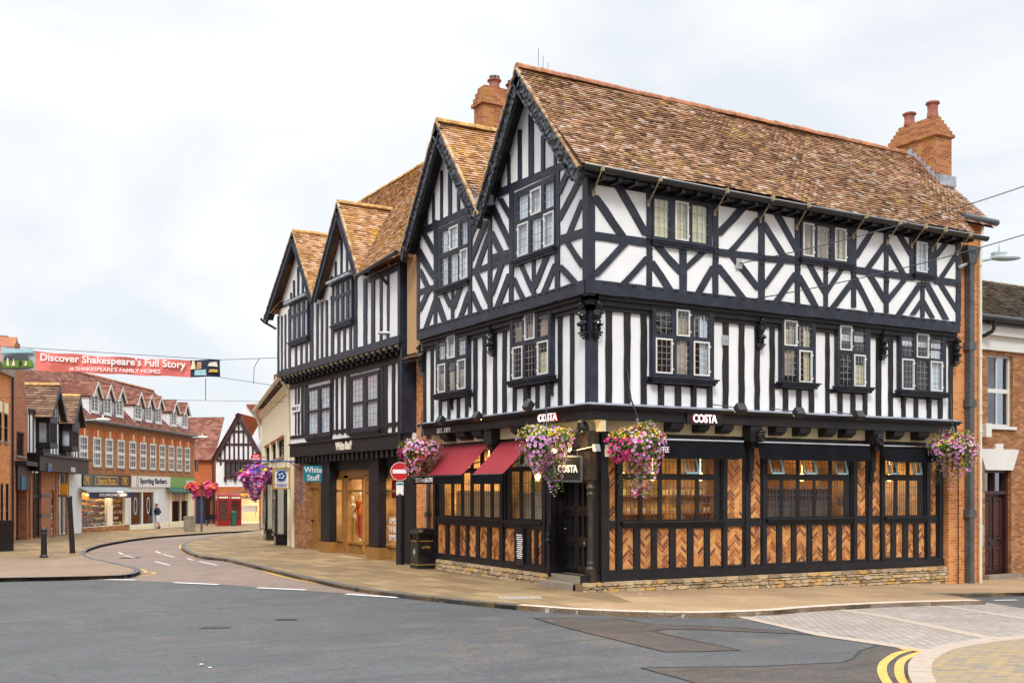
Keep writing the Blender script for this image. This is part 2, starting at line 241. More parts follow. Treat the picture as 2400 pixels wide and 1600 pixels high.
# ---------------------------------------------------------------- mesh builder
COL=scn.collection
class MB:
    def __init__(s): s.v=[]; s.f=[]; s.r=[]; s.marks=[]
    def mark(s): s.marks.append((len(s.v),len(s.f)))
    def add(s,vs,fs,r=None):
        b=len(s.v); s.v+= [tuple(p) for p in vs]
        if r is None: r=random.random()
        for f in fs: s.f.append(tuple(b+i for i in f)); s.r.append(r)
    def quad(s,a,b,c,d,r=None): s.add([a,b,c,d],[(0,1,2,3)],r)
    def box(s,p0,p1,r=None):
        (a,b,c),(d,e,f)=p0,p1
        s.add([(a,b,c),(d,b,c),(d,e,c),(a,e,c),(a,b,f),(d,b,f),(d,e,f),(a,e,f)],[(0,3,2,1),(4,5,6,7),(0,1,5,4),(1,2,6,5),(2,3,7,6),(3,0,4,7)],r)
    def obox(s,c,ax,ay,az,r=None):   # oriented box: centre and three half-axis vectors
        vs=[c+ax*i+ay*j+az*k for k in(-1,1) for j in(-1,1) for i in(-1,1)]
        s.add(vs,[(0,2,3,1),(4,5,7,6),(0,1,5,4),(2,6,7,3),(0,4,6,2),(1,3,7,5)],r)
    def bar(s,a,b,wd,ht,up=Vector((0,0,1)),r=None):
        a=Vector(a); b=Vector(b); d=b-a; L=d.length; d.normalize(); x=d.cross(up)
        if x.length<1e-4: x=d.cross(Vector((1,0,0)))
        x.normalize(); y=x.cross(d); s.obox((a+b)/2,d*(L/2),x*(wd/2),y*(ht/2),r)
    def rect(s,pl,u0,u1,z0,z1,n0,n1,r=None):
        vs=[pl.w(u,z,n) for n in(n0,n1) for z in(z0,z1) for u in(u0,u1)]
        s.add(vs,[(0,2,3,1),(4,5,7,6),(0,1,5,4),(2,6,7,3),(0,4,6,2),(1,3,7,5)],r)
    def prism(s,pl,pts,n0,n1,holes=(),r=None,back=False):
        loops=[list(pts)]+[list(h) for h in holes]
        tri=tessellate_polygon([[Vector((p[0],p[1],0)) for p in l] for l in loops])
        fl=[p for l in loops for p in l]; k=len(fl)
        vs=[pl.w(p[0],p[1],n1) for p in fl]+[pl.w(p[0],p[1],n0) for p in fl]
        fs=[tuple(t) for t in tri]
        if back: fs+=[tuple(i+k for i in reversed(t)) for t in tri]
        o=0
        for l in loops:
            m=len(l)
            for i in range(m):
                j=(i+1)%m; fs.append((o+i,o+j,k+o+j,k+o+i))
            o+=m
        s.add(vs,fs,r)
    def tube(s,a,b,r0,r1=None,seg=10,cap=True,r=None):
        a=Vector(a); b=Vector(b); r1=r0 if r1 is None else r1; d=(b-a).normalized()
        x=d.cross(Vector((0,0,1)))
        if x.length<1e-3: x=Vector((1,0,0))
        x.normalize(); y=d.cross(x); vs=[]
        for i in range(seg):
            t=2*math.pi*i/seg; q=x*math.cos(t)+y*math.sin(t); vs+=[a+q*r0,b+q*r1]
        fs=[(2*i,2*((i+1)%seg),2*((i+1)%seg)+1,2*i+1) for i in range(seg)]
        if cap: fs+=[tuple(2*i for i in reversed(range(seg))),tuple(2*i+1 for i in range(seg))]
        s.add(vs,fs,r)
    def path(s,pts,r0,seg=8):
        for a,b in zip(pts,pts[1:]): s.tube(a,b,r0,seg=seg)
    def lathe(s,c,prof,seg=14,sq=False,r=None):
        c=Vector(c); vs=[]
        for rr,z in prof:
            for i in range(seg):
                t=2*math.pi*(i+.5)/seg; vs.append(c+Vector((rr*math.cos(t),rr*math.sin(t),z)))
        n=len(prof); fs=[(j*seg+i,j*seg+(i+1)%seg,(j+1)*seg+(i+1)%seg,(j+1)*seg+i) for j in range(n-1) for i in range(seg)]
        fs+=[tuple(reversed(range(seg))),tuple((n-1)*seg+i for i in range(seg))]; s.add(vs,fs,r)
    def blob(s,c,rx,ry,rz,seg=8,rings=6,r=None,ax=None):
        c=Vector(c); vs=[];
        ax=ax or (Vector((1,0,0)),Vector((0,1,0)),Vector((0,0,1)))
        for j in range(rings+1):
            p=math.pi*j/rings-math.pi/2
            for i in range(seg):
                t=2*math.pi*i/seg; vs.append(c+ax[0]*(rx*math.cos(p)*math.cos(t))+ax[1]*(ry*math.cos(p)*math.sin(t))+ax[2]*(rz*math.sin(p)))
        s.add(vs,[(j*seg+i,j*seg+(i+1)%seg,(j+1)*seg+(i+1)%seg,(j+1)*seg+i) for j in range(rings) for i in range(seg)],r)
    def each(s,name,mat,parent=None,**kw):
        out=[]; mk=s.marks+[(len(s.v),len(s.f))]
        for (v0,f0),(v1,f1) in zip(mk,mk[1:]):
            if f1>f0:
                m=MB(); m.v=s.v[v0:v1]; m.f=[tuple(i-v0 for i in f) for f in s.f[f0:f1]]; m.r=s.r[f0:f1]; out.append(m.build(name,mat,parent,**kw))
        return out
    def build(s,name,mat,parent=None,label=None,smooth=False,**kw):
        me=bpy.data.meshes.new(name); me.from_pydata(s.v,[],s.f); me.update()
        a=me.attributes.new('rnd','FLOAT','FACE'); a.data.foreach_set('value',s.r)
        uv=me.uv_layers.new(name='UVMap'); Z=Vector((0,0,1))
        for p in me.polygons:
            n=p.normal
            if abs(n.z)>.92: tx=Vector((1,0,0)); ty=Vector((0,1,0))
            else: tx=Z.cross(n).normalized(); ty=n.cross(tx)
            for li in p.loop_indices:
                c=me.vertices[me.loops[li].vertex_index].co; uv.data[li].uv=(c.dot(tx),c.dot(ty))
        if smooth: me.polygons.foreach_set('use_smooth',[True]*len(me.polygons))
        me.materials.append(MT[mat]); o=bpy.data.objects.new(name,me); COL.objects.link(o)
        if parent is not None:
            o.parent=parent
            if parent.type=='EMPTY' and not kw.get('local'): o.location=-Vector(parent.location)
        if label: o['label']=label
        if kw.get('kind'): o['kind']=kw['kind']
        return o
def thing(name,label,cat,loc=(0,0,0),group=None):
    o=bpy.data.objects.new(name,None); COL.objects.link(o); o.location=loc; o.empty_display_size=.3
    o['label']=label; o['category']=cat
    if group: o['group']=group
    return o
def tag(o,label,cat,group=None):
    o['label']=label; o['category']=cat
    if group: o['group']=group
    return o
def struct(o): o['kind']='structure'; return o
def dup(root,loc,rz=None,label=None):
    r=root.copy(); COL.objects.link(r); r.location=loc
    if rz is not None: r.rotation_euler=(0,0,rz)
    if label: r['label']=label
    def rec(a,b):
        for ch in a.children:
            c=ch.copy(); COL.objects.link(c); c.parent=b; rec(ch,c)
    rec(root,r); return r
def text(name,s,pl,u,z,n,h,mat,parent,ext=.008,bold=0,wid=None,align='CENTER',label=None,shear=0,top=None):
    cu=bpy.data.curves.new(name,'FONT'); cu.body=s; cu.align_x=align; cu.align_y='CENTER'; cu.size=1; cu.extrude=ext; cu.offset=bold; cu.shear=shear; cu.resolution_u=3; cu.space_line=.95
    tmp=bpy.data.objects.new('tmp_text',cu); COL.objects.link(tmp)
    dg=bpy.context.evaluated_depsgraph_get(); me=bpy.data.meshes.new_from_object(tmp.evaluated_get(dg))
    bpy.data.objects.remove(tmp)
    xs=[v.co.x for v in me.vertices]; ys=[v.co.y for v in me.vertices]
    sy=h/(max(ys)-min(ys)); sxx=(wid/(max(xs)-min(xs))) if wid else sy
    cx=(max(xs)+min(xs))/2 if align=='CENTER' else min(xs); cy=(max(ys)+min(ys))/2
    d=pl.d if pl.n.cross(Vector((0,0,1))).dot(pl.d)<0 else -pl.d   # reading direction: to the right when seen from outside
    Z=Vector((0,0,1)); p0=pl.w(u,z,n)
    for v in me.vertices: v.co=p0+d*((v.co.x-cx)*sxx)+Z*((v.co.y-cy)*sy)+pl.n*(v.co.z)
    me.materials.clear(); me.materials.append(MT[mat]); o=bpy.data.objects.new(name,me); COL.objects.link(o); o.parent=parent
    if parent is not None and parent.type=='EMPTY': o.location=-Vector(parent.location)
    if label: o['label']=label
    return o
# ---------------------------------------------------------------- building helpers
_tj=[0]
def tim(mb,pl,c,x0,y0,x1,y1,w,d=.03,hz=False,seg=None):
    if hz: P=[pl.uv(c,x0,y0-w/2),pl.uv(c,x1,y1-w/2),pl.uv(c,x1,y1+w/2),pl.uv(c,x0,y0+w/2)]
    else: P=[pl.uv(c,x0-w/2,y0),pl.uv(c,x1-w/2,y1),pl.uv(c,x1+w/2,y1),pl.uv(c,x0+w/2,y0)]
    beam(mb,pl,P,d)
def beam(mb,pl,P,d=.03,wob=.011):
    a,b,c,e=[Vector(p) for p in P]; L=(b-a).length; k=max(2,int(L/.28)); A=[];B=[]
    for i in range(k+1):
        t=i/k; j=wob if 0<i<k else wob*.3
        A.append(a.lerp(b,t)+Vector((R(-j,j),R(-j,j)))); B.append(e.lerp(c,t)+Vector((R(-j,j),R(-j,j))))
    _tj[0]=(_tj[0]+1)%13; dd=d+_tj[0]*.0011
    vs=[pl.w(p.x,p.y,dd) for p in A+B]+[pl.w(p.x,p.y,-.01) for p in A+B]; m=k+1; o=2*m
    fs=[(i,i+1,m+i+1,m+i) for i in range(k)]+[(i,i+1,o+i+1,o+i) for i in range(k)]+[(m+i,m+i+1,o+m+i+1,o+m+i) for i in range(k)]+[(0,m,o+m,o),(k,m+k,o+m+k,o+k)]
    mb.add(vs,fs)
def vt(mb,pl,u,w,z0,z1,d=.03): beam(mb,pl,[(u-w/2,z0),(u-w/2,z1),(u+w/2,z1),(u+w/2,z0)],d)
def hb(mb,pl,u0,u1,z,h,d=.03): beam(mb,pl,[(u0,z-h/2),(u1,z-h/2),(u1,z+h/2),(u0,z+h/2)],d)
def R4(u0,u1,z0,z1): return [(u0,z0),(u1,z0),(u1,z1),(u0,z1)]
def leaded(par,pl,cols,rows,case=(),out=None,n=.05,lc=3,lr=(3,4),fmat='timber',curt=None,cmat='white_paint',name='window',sill=.1,head=0,blue=(),open_=(),lab=None,inner=.12,lines='lead_came'):
    """cols [(u0,u1)], rows [(z0,z1)] bottom first; one window part with its frame, panes, lead and casements"""
    cols=[tuple(sorted(c)) for c in cols]; cols.sort(); u0=cols[0][0]-.06; u1=cols[-1][1]+.06; z0=rows[0][0]-.05; z1=rows[-1][1]+.06
    if out: u0,u1,z0,z1=min(out[:2]),max(out[:2]),out[2],out[3]
    m=MB(); holes=[R4(a,b,c,d) for c,d in rows for a,b in cols]
    m.prism(pl,R4(u0,u1,z0,z1),-.06,n,holes)
    if sill:
        m.rect(pl,u0-.07,u1+.07,z0-.04,z0-.005,-.02,n+sill); m.rect(pl,u0-.04,u1+.04,z0-.09,z0-.04,-.02,n+sill*.7); m.rect(pl,u0-.02,u1+.02,z0-.15,z0-.09,-.02,n+sill*.35)
    if head: 
        m.rect(pl,u0-.07,u1+.07,z1+.06,z1+.1,-.02,n+head); m.rect(pl,u0-.03,u1+.03,z1,z1+.06,-.02,n+head*.6)
    W=m.build(name,fmat,par,lab)
    g=MB(); ld=MB(); cs=MB()
    for ri,(c,d) in enumerate(rows):
        for ci,(a,b) in enumerate(cols):
            is_c=(ri,ci) in case; gn=n+.004 if is_c else n-.02
            if (ri,ci) in open_:   # top-hung light pushed outwards
                tl=.11; cs.mark()
                def q(u,t,dn=0): return pl.w(u,d-(d-c)*t,n+.02+tl*t+dn)
                for (x0,x1,t0,t1) in ((a,b,0,.1),(a,b,.9,1),(a,a+.045,0,1),(b-.045,b,0,1)):
                    vs=[q(x0,t0),q(x1,t0),q(x1,t1),q(x0,t1)]; vs+=[v+pl.n*.035 for v in vs]
                    cs.add(vs,[(0,1,2,3),(4,5,6,7),(0,1,5,4),(1,2,6,5),(2,3,7,6),(3,0,4,7)])
                g.quad(q(a+.02,.05,.01),q(b-.02,.05,.01),q(b-.02,.95,.01),q(a+.02,.95,.01))
                for i in range(1,lc): x=a+(b-a)*i/lc; ld.bar(q(x,.05,.02),q(x,.95,.02),.012,.008,pl.n)
                for i in range(1,3): ld.bar(q(a+.03,i/3,.02),q(b-.03,i/3,.02),.012,.008,pl.n)
                continue
            if is_c:
                cs.mark()
                cs.prism(pl,R4(a-.012,b+.012,c-.012,d+.012),n-.03,n+.018,[R4(a+.022,b-.022,c+.025,d-.025)])
                for zz in(c+.1,d-.1): cs.rect(pl,b+.008,b+.035,zz-.02,zz+.02,n+.005,n+.03)
                A,B,Cc,D=a+.025,b-.025,c+.03,d-.03
            else: A,B,Cc,D=a,b,c,d
            g.quad(pl.w(A,Cc,gn),pl.w(B,Cc,gn),pl.w(B,D,gn),pl.w(A,D,gn))
            k=lr[ri] if ri<len(lr) else lr[-1]
            for i in range(1,lc): x=A+(B-A)*i/lc; ld.rect(pl,x-.006,x+.006,Cc,D,gn,gn+.008)
            for i in range(1,k): z=Cc+(D-Cc)*i/k; ld.rect(pl,A,B,z-.006,z+.006,gn+.001,gn+.0095)
    if cs.v: cs.each('casement',cmat,W)
    g.build('pane','glass',W)
    if ld.v: ld.build('leading',lines,W)
    if curt:
        for (mat,f0,f1,g0,g1) in curt:   # curtain strips as fractions of the opening
            k=MB(); a=u0+.03+(u1-u0-.06)*f0; b=u0+.03+(u1-u0-.06)*f1; z_0=z0+(z1-z0)*g0; z_1=z0+(z1-z0)*g1; nn=max(4,int((b-a)/.03)); prev=None
            for i in range(nn+1):
                u=a+(b-a)*i/nn; dn=n-.075+.014*math.sin(i*1.9)+.008*math.sin(i*.7)
                if mat=='blind': dn=n-.07
                if prev: k.quad(pl.w(prev[0],z_0,prev[1]),pl.w(u,z_0,dn),pl.w(u,z_1,dn),pl.w(prev[0],z_1,prev[1]))
                prev=(u,dn)
            k.build('curtain' if mat!='blind' else 'blind',mat,W)
    return (u0,u1,z0,z1)
def tiles(mb,P0,E,S,poly,tw=.165,ga=.1,thick=.028,rough=.006,sag=.02,lift=0,seedoff=0,back=True):
    """individual plain tiles over a convex-by-row region; E along the eave, S up the slope, poly in (e,s) metres"""
    E=Vector(E).normalized(); S=Vector(S).normalized(); Nn=E.cross(S)
    if Nn.z<0: Nn=-Nn
    P0=Vector(P0); smin=min(p[1] for p in poly); smax=max(p[1] for p in poly); k=int((smax-smin)/ga)+1
    ph=random.random()*9
    def hh(e,s): return sag*(math.sin(e*.9+ph)+.6*math.sin(s*1.7+e*.4+ph*2)+.35*math.sin(e*2.3-s))
    for i in range(k):
        s0=smin+i*ga; sm=min(s0+ga*.5,smax-.001); xs=[]
        for a,b in zip(poly,poly[1:]+poly[:1]):
            if (a[1]-sm)*(b[1]-sm)<0: xs.append(a[0]+(b[0]-a[0])*(sm-a[1])/(b[1]-a[1]))
        xs.sort()
        for lo,hi in zip(xs[::2],xs[1::2]):
            j0=math.floor(lo/tw)-1; e=j0*tw+(tw/2 if i%2 else 0)
            while e<hi:
                a=max(lo,e+.002+R(0,.003)); b=min(hi,e+tw-.002)
                if b-a>.02:
                    dz=R(-rough,rough); tl=R(-rough,rough); s1=min(s0+ga*1.25,smax+.03); sb=s0+R(-.008,.008)
                    h=hh((a+b)/2,s0)
                    v=[P0+E*a+S*sb+Nn*(h+thick+dz+.012),P0+E*b+S*sb+Nn*(h+thick+dz+tl+.012),P0+E*b+S*s1+Nn*(h+.004),P0+E*a+S*s1+Nn*(h+.004),P0+E*a+S*sb+Nn*(h+thick+dz-.004),P0+E*b+S*sb+Nn*(h+thick+dz-.004)]
                    mb.add(v,[(0,1,2,3),(4,5,1,0),(4,0,3),(5,2,1)])
                e+=tw
    if back:
        tri=tessellate_polygon([[Vector((p[0],p[1],0)) for p in poly]])
        mb.add([P0+E*p[0]+S*p[1]-Nn*.05 for p in poly],[tuple(t) for t in tri],.05)
def ridge(mb,a,b,r=.11,L=.32,up=Vector((0,0,1))):
    a=Vector(a); b=Vector(b); n=max(1,int((b-a).length/L)); d=(b-a)/n
    x=d.cross(up).normalized(); y=x.cross(d).normalized()
    for i in range(n):
        p=a+d*i+Vector((0,0,R(-.008,.008))); q=p+d*1.02; rr=r*R(.95,1.08); vs=[]
        for o,rad in((p,rr*1.06),(q,rr)):
            for k in range(7):
                t=math.pi*(k/6)*1.1-.05*math.pi; vs.append(o+x*(math.cos(t)*rad)+y*(math.sin(t)*rad-.03))
        mb.add(vs,[(k,k+1,8+k,7+k) for k in range(6)]+[tuple(range(7)),tuple(range(13,6,-1))])
def herring(mb,pl,u0,u1,z0,z1,n,L=.231,W=.077,g=.017):
    ou=.027+R(-.02,.02)+(0 if R(0,1)>.45 else .165); oz=R(-.2,.2); c=math.sqrt(.5); per=2*L
    cu,cz=(u0+u1)/2,(z0+z1)/2; rad=max(u1-u0,z1-z0)
    def clip(P,ax,lim,sg):
        o=[]
        for i in range(len(P)):
            a,b=P[i],P[(i+1)%len(P)]; da=sg*(a[ax]-lim); db=sg*(b[ax]-lim)
            if da>=0: o.append(a)
            if (da>=0)!=(db>=0):
                t=da/(da-db); o.append((a[0]+(b[0]-a[0])*t,a[1]+(b[1]-a[1])*t))
        return o
    I=int(rad/W)+8; M=int(rad/per)+3
    for i in range(-I,I):
        for m in range(-M,M):
            for kind in(0,1):
                if kind==0: x0,y0,x1,y1=i*W+m*per,i*W,i*W+L+m*per,(i+1)*W
                else: x0,y0,x1,y1=i*W+m*per,(i+1)*W,(i+1)*W+m*per,(i+1)*W+L
                x0+=g/2;y0+=g/2;x1-=g/2;y1-=g/2
                P=[((x-y)*c+cu+ou,(x+y)*c+cz+oz) for x,y in((x0,y0),(x1,y0),(x1,y1),(x0,y1))]
                if max(p[0] for p in P)<u0 or min(p[0] for p in P)>u1 or max(p[1] for p in P)<z0 or min(p[1] for p in P)>z1: continue
                for ax,lim,sg in((0,u0+.01,1),(0,u1-.01,-1),(1,z0+.01,1),(1,z1-.01,-1)):
                    P=clip(P,ax,lim,sg)
                    if len(P)<3: break
                if len(P)<3: continue
                nn=n+R(.006,.014); k=len(P); vs=[pl.w(p[0],p[1],nn+R(-.002,.002)) for p in P]+[pl.w(p[0],p[1],n-.004) for p in P]
                mb.add(vs,[tuple(range(k))]+[(a,(a+1)%k,k+(a+1)%k,k+a) for a in range(k)])
def rubble(mb,pl,u0,u1,ztop,zbot,n,ftop=None,fbot=None,cap=.05):
    """irregular coursed stones; ztop/zbot functions of u"""
    z=0; row=0; T=lambda u: ztop(u); Bf=lambda u: zbot(u)
    hs=[]; tot=0; H=max(T(u0)-Bf(u0),T(u1)-Bf(u1))
    while tot<H: h=R(.055,.12); hs.append(h); tot+=h
    acc=0
    for h in hs:
        u=u0+R(-.1,0)
        while u<u1:
            w_=R(.12,.42); a=max(u0,u+.006); b=min(u1,u+w_-.006); u+=w_
            if b-a<.04: continue
            m=(a+b)/2; zt=T(m)-acc-.004; zb=zt-h+.01+R(-.006,.006)
            if zt<Bf(m)-.05: continue
            nn=n+R(.0,.035); j=lambda: R(-.009,.009)
            f=[pl.w(a+.008+j(),zb+.01+j(),nn),pl.w(m+j(),zb+j(),nn+.01),pl.w(b-.008+j(),zb+.01+j(),nn),pl.w(b-.004+j(),(zb+zt)/2,nn+.004),pl.w(b-.01+j(),zt-.008+j(),nn),pl.w(m+j(),zt+j(),nn+.004),pl.w(a+.01+j(),zt-.01+j(),nn),pl.w(a+.004,(zb+zt)/2,nn)]
            k=[pl.w(a,zb,n-.06),pl.w(m,zb,n-.06),pl.w(b,zb,n-.06),pl.w(b,(zb+zt)/2,n-.06),pl.w(b,zt,n-.06),pl.w(m,zt,n-.06),pl.w(a,zt,n-.06),pl.w(a,(zb+zt)/2,n-.06)]
            mb.add(f+k,[tuple(range(8))]+[(i,(i+1)%8,8+(i+1)%8,8+i) for i in range(8)])
        acc+=h
def figure(mb,pl,u,z,n,s=1.):
    """carved figure bracket: horned head, torso with folded arms, haunches, stepped base"""
    ax=(pl.d,pl.n,Vector((0,0,1))); q=lambda du,dz,dn: pl.w(u+du*s,z+dz*s,n+dn*s)
    B=lambda c,a,b,c2: mb.blob(c,a*s,b*s,c2*s,8,6,ax=ax)
    B(q(0,-.1,.14),.075,.085,.09); B(q(.02,-.13,.21),.04,.04,.035)
    B(q(-.055,-.03,.12),.02,.02,.05); B(q(.055,-.03,.12),.02,.02,.05)
    B(q(0,-.3,.11),.1,.1,.14); B(q(.05,-.28,.2),.06,.04,.035); B(q(-.05,-.33,.19),.06,.04,.035)
    B(q(0,-.47,.1),.09,.09,.08); B(q(-.045,-.5,.17),.045,.07,.05); B(q(.045,-.5,.17),.045,.07,.05)
    B(q(-.04,-.6,.12),.032,.04,.09); B(q(.04,-.6,.12),.032,.04,.09)
    for k,(w_,d_) in enumerate(((.1,.17),(.085,.14),(.06,.1))): mb.rect(pl,u-w_*s,u+w_*s,z-(.7+.05*k)*s,z-(.66+.05*k)*s,n-.01,n+d_*s)
    mb.rect(pl,u-.07*s,u+.07*s,z-.66*s,z+.02,n-.01,n+.06*s)
def facehead(mb,pl,u,z,n,s=1.):
    ax=(pl.d,pl.n,Vector((0,0,1))); B=lambda du,dz,dn,a,b,c: mb.blob(pl.w(u+du*s,z+dz*s,n+dn*s),a*s,b*s,c*s,10,8,ax=ax)
    B(0,0,.0,.13,.14,.17); B(0,-.01,.14,.025,.045,.05); B(-.05,.03,.12,.025,.02,.018); B(.05,.03,.12,.025,.02,.018); B(0,-.085,.12,.05,.025,.015); B(0,-.13,.09,.05,.05,.04); B(0,.09,.04,.13,.12,.05)
def sash(par,pl,u0,u1,z0,z1,cols=3,rows=4,mat='white_paint',n=-.05,fr=.06,bar=.02,glassm='glass_dark',back='dark_room',name='window',sill='grey_stone',lab=None):
    if u0>u1: u0,u1=u1,u0
    m=MB(); m.prism(pl,R4(u0,u1,z0,z1),n-.05,n+.03,[R4(u0+fr,u1-fr,z0+fr,z1-fr)]); a,b,c,d=u0+fr,u1-fr,z0+fr,z1-fr
    for i in range(1,cols): u=a+(b-a)*i/cols; m.rect(pl,u-bar/2,u+bar/2,c,d,n-.02,n+.015)
    for i in range(1,rows): z=c+(d-c)*i/rows; h=bar*1.8 if i*2==rows else bar/2; m.rect(pl,a,b,z-h,z+h,n-.019,n+.018)
    W=m.build(name,mat,par,lab); g=MB(); g.rect(pl,a,b,c,d,n-.03,n-.025); g.build('pane',glassm,W)
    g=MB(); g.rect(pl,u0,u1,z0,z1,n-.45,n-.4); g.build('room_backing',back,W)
    if sill: s=MB(); s.rect(pl,u0-.08,u1+.08,z0-.09,z0-.002,n,.08); s.build('sill',sill,W)
    return W
def simplewall(mb,pl,pts,holes,d=.3,n=0): mb.prism(pl,pts,n-d,n,holes)
# ================================================================ GROUND
def drape(name,pts,mat,off=0,thick=0,step=2.,label=None):
    """a sheet over the terrain; pts are world xy; thick adds a skirt downwards"""
    P=[Vector((p[0],p[1],0)) for p in pts]; bm=bmesh.new(); vs=[bm.verts.new(p) for p in P]
    for t in tessellate_polygon([P]):
        try: bm.faces.new([vs[i] for i in t])
        except ValueError: pass
    xs=[p.x for p in P]; ys=[p.y for p in P]
    for ax,lo,hi in((0,min(xs),max(xs)),(1,min(ys),max(ys))):
        st=step if hi-lo<150 else step*2; k=math.ceil(lo/st)*st
        while k<hi:
            if -60<k<110:
                co=(k,0,0) if ax==0 else (0,k,0); no=(1,0,0) if ax==0 else (0,1,0)
                bmesh.ops.bisect_plane(bm,geom=bm.verts[:]+bm.edges[:]+bm.faces[:],plane_co=co,plane_no=no,dist=1e-4)
            k+=st
    if thick:
        be=[e for e in bm.edges if len(e.link_faces)==1]; r=bmesh.ops.extrude_edge_only(bm,edges=be); lows=set(v for v in r['geom'] if isinstance(v,bmesh.types.BMVert))
    else: lows=set()
    for v in bm.verts: v.co.z=hgt(v.co.x,v.co.y)+off-(thick if v in lows else 0)
    bmesh.ops.recalc_face_normals(bm,faces=bm.faces[:])
    me=bpy.data.meshes.new(name); bm.to_mesh(me); bm.free(); me.materials.append(MT[mat])
    up=sum(p.normal.z for p in me.polygons)
    if up<0: me.flip_normals()
    o=bpy.data.objects.new(name,me); COL.objects.link(o); o['kind']='structure'
    return o
def gp(c,pts,off=0): return [tuple(grd(*cv(c,x,y),off))[:2] for x,y in pts]
def smooth(pts,k=3,closed=False):
    out=[]; n=len(pts)
    for i in range(n-1):
        p0=pts[max(0,i-1)]; p1=pts[i]; p2=pts[i+1]; p3=pts[min(n-1,i+2)]
        for j in range(k):
            t=j/k; out.append(tuple(.5*((2*p1[a])+(-p0[a]+p2[a])*t+(2*p0[a]-5*p1[a]+4*p2[a]-p3[a])*t*t+(-p0[a]+3*p1[a]-3*p2[a]+p3[a])*t**3) for a in(0,1)))
    return out+[tuple(pts[-1])]
def offs(line,d):
    out=[]; n=len(line)
    for i in range(n):
        a=Vector(line[max(0,i-1)]); b=Vector(line[min(n-1,i+1)]); t=(b-a).normalized(); out.append((line[i][0]-t.y*d,line[i][1]+t.x*d))
    return out
RO=-.10   # road level under the pavement level 0
ROAD=drape('road',[(-300,-200),(400,-200),(400,400),(-300,400)],'asphalt',RO,step=2.5)
brown=gp('r8',[(-200,309),(0,310),(620,315),(1000,331),(1400,360),(1600,374),(2030,410),(2352,432),(2600,445)],RO)+[(14,4),(14,90),(-60,100),(-60,10)]
drape('side_street',brown,'asphalt_brown',RO+.004)
# kerb lines (outer kerb edge, pavement level)
k1a=smooth(gp('n',[(640,1240),(575,1246),(510,1254),(459,1264),(430,1272),(424,1280),(434,1289),(470,1302),(525,1308),(587,1322),(638,1335),(765,1363),(867,1381),(1020,1399),(1212,1417)]))
k1b=smooth(gp('n',[(1212,1417),(1317,1425),(1435,1431),(1557,1434),(1680,1434),(1812,1429),(1914,1421),(2108,1411),(2310,1406)]))
k2=smooth(gp('n',[(-120,1357),(0,1353),(204,1349),(286,1346),(310,1340),(314,1334),(300,1329),(280,1324),(245,1316),(210,1308),(192,1300),(189,1294),(200,1285),(255,1271),(357,1257),(510,1246.5),(640,1240)]))
k3=smooth(gp('n',[(2310,1406),(2240,1398),(2167,1391),(2280,1389.5),(2400,1388),(2600,1387)]),2)
k4=smooth(gp('n',[(2500,1487),(2400,1496),(2330,1503),(2260,1515),(2215,1530),(2190,1550),(2188,1575),(2200,1600),(2225,1640),(2290,1720)]))
def kerb(name,line,mat,wd,sgn,seglen=.9,off=0,drop=.13):
    mb=MB(); A=list(line); B=offs(line,wd*sgn)
    acc=0
    for i in range(len(A)-1):
        a,b,c,d=A[i],A[i+1],B[i+1],B[i]; L=math.hypot(b[0]-a[0],b[1]-a[1]); k=max(1,round(L/seglen))
        for j in range(k):
            t0=j/k+.006/max(L,.01); t1=(j+1)/k-.006/max(L,.01)
            q=[(a[0]+(b[0]-a[0])*t0,a[1]+(b[1]-a[1])*t0),(a[0]+(b[0]-a[0])*t1,a[1]+(b[1]-a[1])*t1),(d[0]+(c[0]-d[0])*t1,d[1]+(c[1]-d[1])*t1),(d[0]+(c[0]-d[0])*t0,d[1]+(c[1]-d[1])*t0)]
            z=off+.004+R(0,.004); ins=.02
            m=[((q[0][0]*(1-ins/wd)+q[3][0]*ins/wd),(q[0][1]*(1-ins/wd)+q[3][1]*ins/wd)),((q[1][0]*(1-ins/wd)+q[2][0]*ins/wd),(q[1][1]*(1-ins/wd)+q[2][1]*ins/wd))]
            H=lambda p,dz: (p[0],p[1],hgt(p[0],p[1])+dz)
            vs=[H(q[0],-drop),H(q[1],-drop),H(q[1],z-.02),H(q[0],z-.02),H(m[0],z),H(m[1],z),H(q[2],z),H(q[3],z),H(q[2],-drop),H(q[3],-drop)]
            mb.add(vs,[(0,1,2,3),(3,2,5,4),(4,5,6,7),(0,3,4,7,9),(1,8,6,5,2)])
    return struct(mb.build(name,mat))
kerb('kerb',k1a,'kerb_dark',.16,1); kerb('kerb',k1b,'granite',.2,1,.95); kerb('kerb',k2,'kerb_dark',.16,-1,.5); kerb('kerb',k3,'kerb_dark',.16,1); kerb('kerb',k4,'pale_band',.3,-1,1.1)
# pavements
far_r=[(30,80),(30,30),(14,24)]
pav1=k1a+k1b[1:]+k3[1:]+[(60,-12),(60,12),(30,12),(30,60),(20,70)]
pp=[(p[0],p[1]) for p in pav1]
drape('pavement',pp,'paving_stone',0,.1)
pale=smooth(gp('n',[(1395,1390),(1480,1410),(1330,1412),(1317,1423)]),1)
palep=gp('n',[(1395,1380),(1480,1411),(1300,1413.5)])+[tuple(Vector(p)) for p in offs(k1b,.2)[4:]]+gp('n',[(2240,1396),(2167,1389),(2600,1385)])+[(60,1),(20,2.5),(0.9,.9)]
drape('pavement_strip',palep,'paving_pale',.0045)
pav2=k2+[(20,74),(-5,90),(-60,90),(-70,20)]
drape('pavement_across',pav2,'paving_left',0,.1)
ym=offs(k2,-.16); far=gp('n',[(-200,1312),(0,1311),(120,1316),(190,1312),(245,1318)])
upper=gp('n',[(-60,1308),(0,1307),(110,1310),(192,1301)])
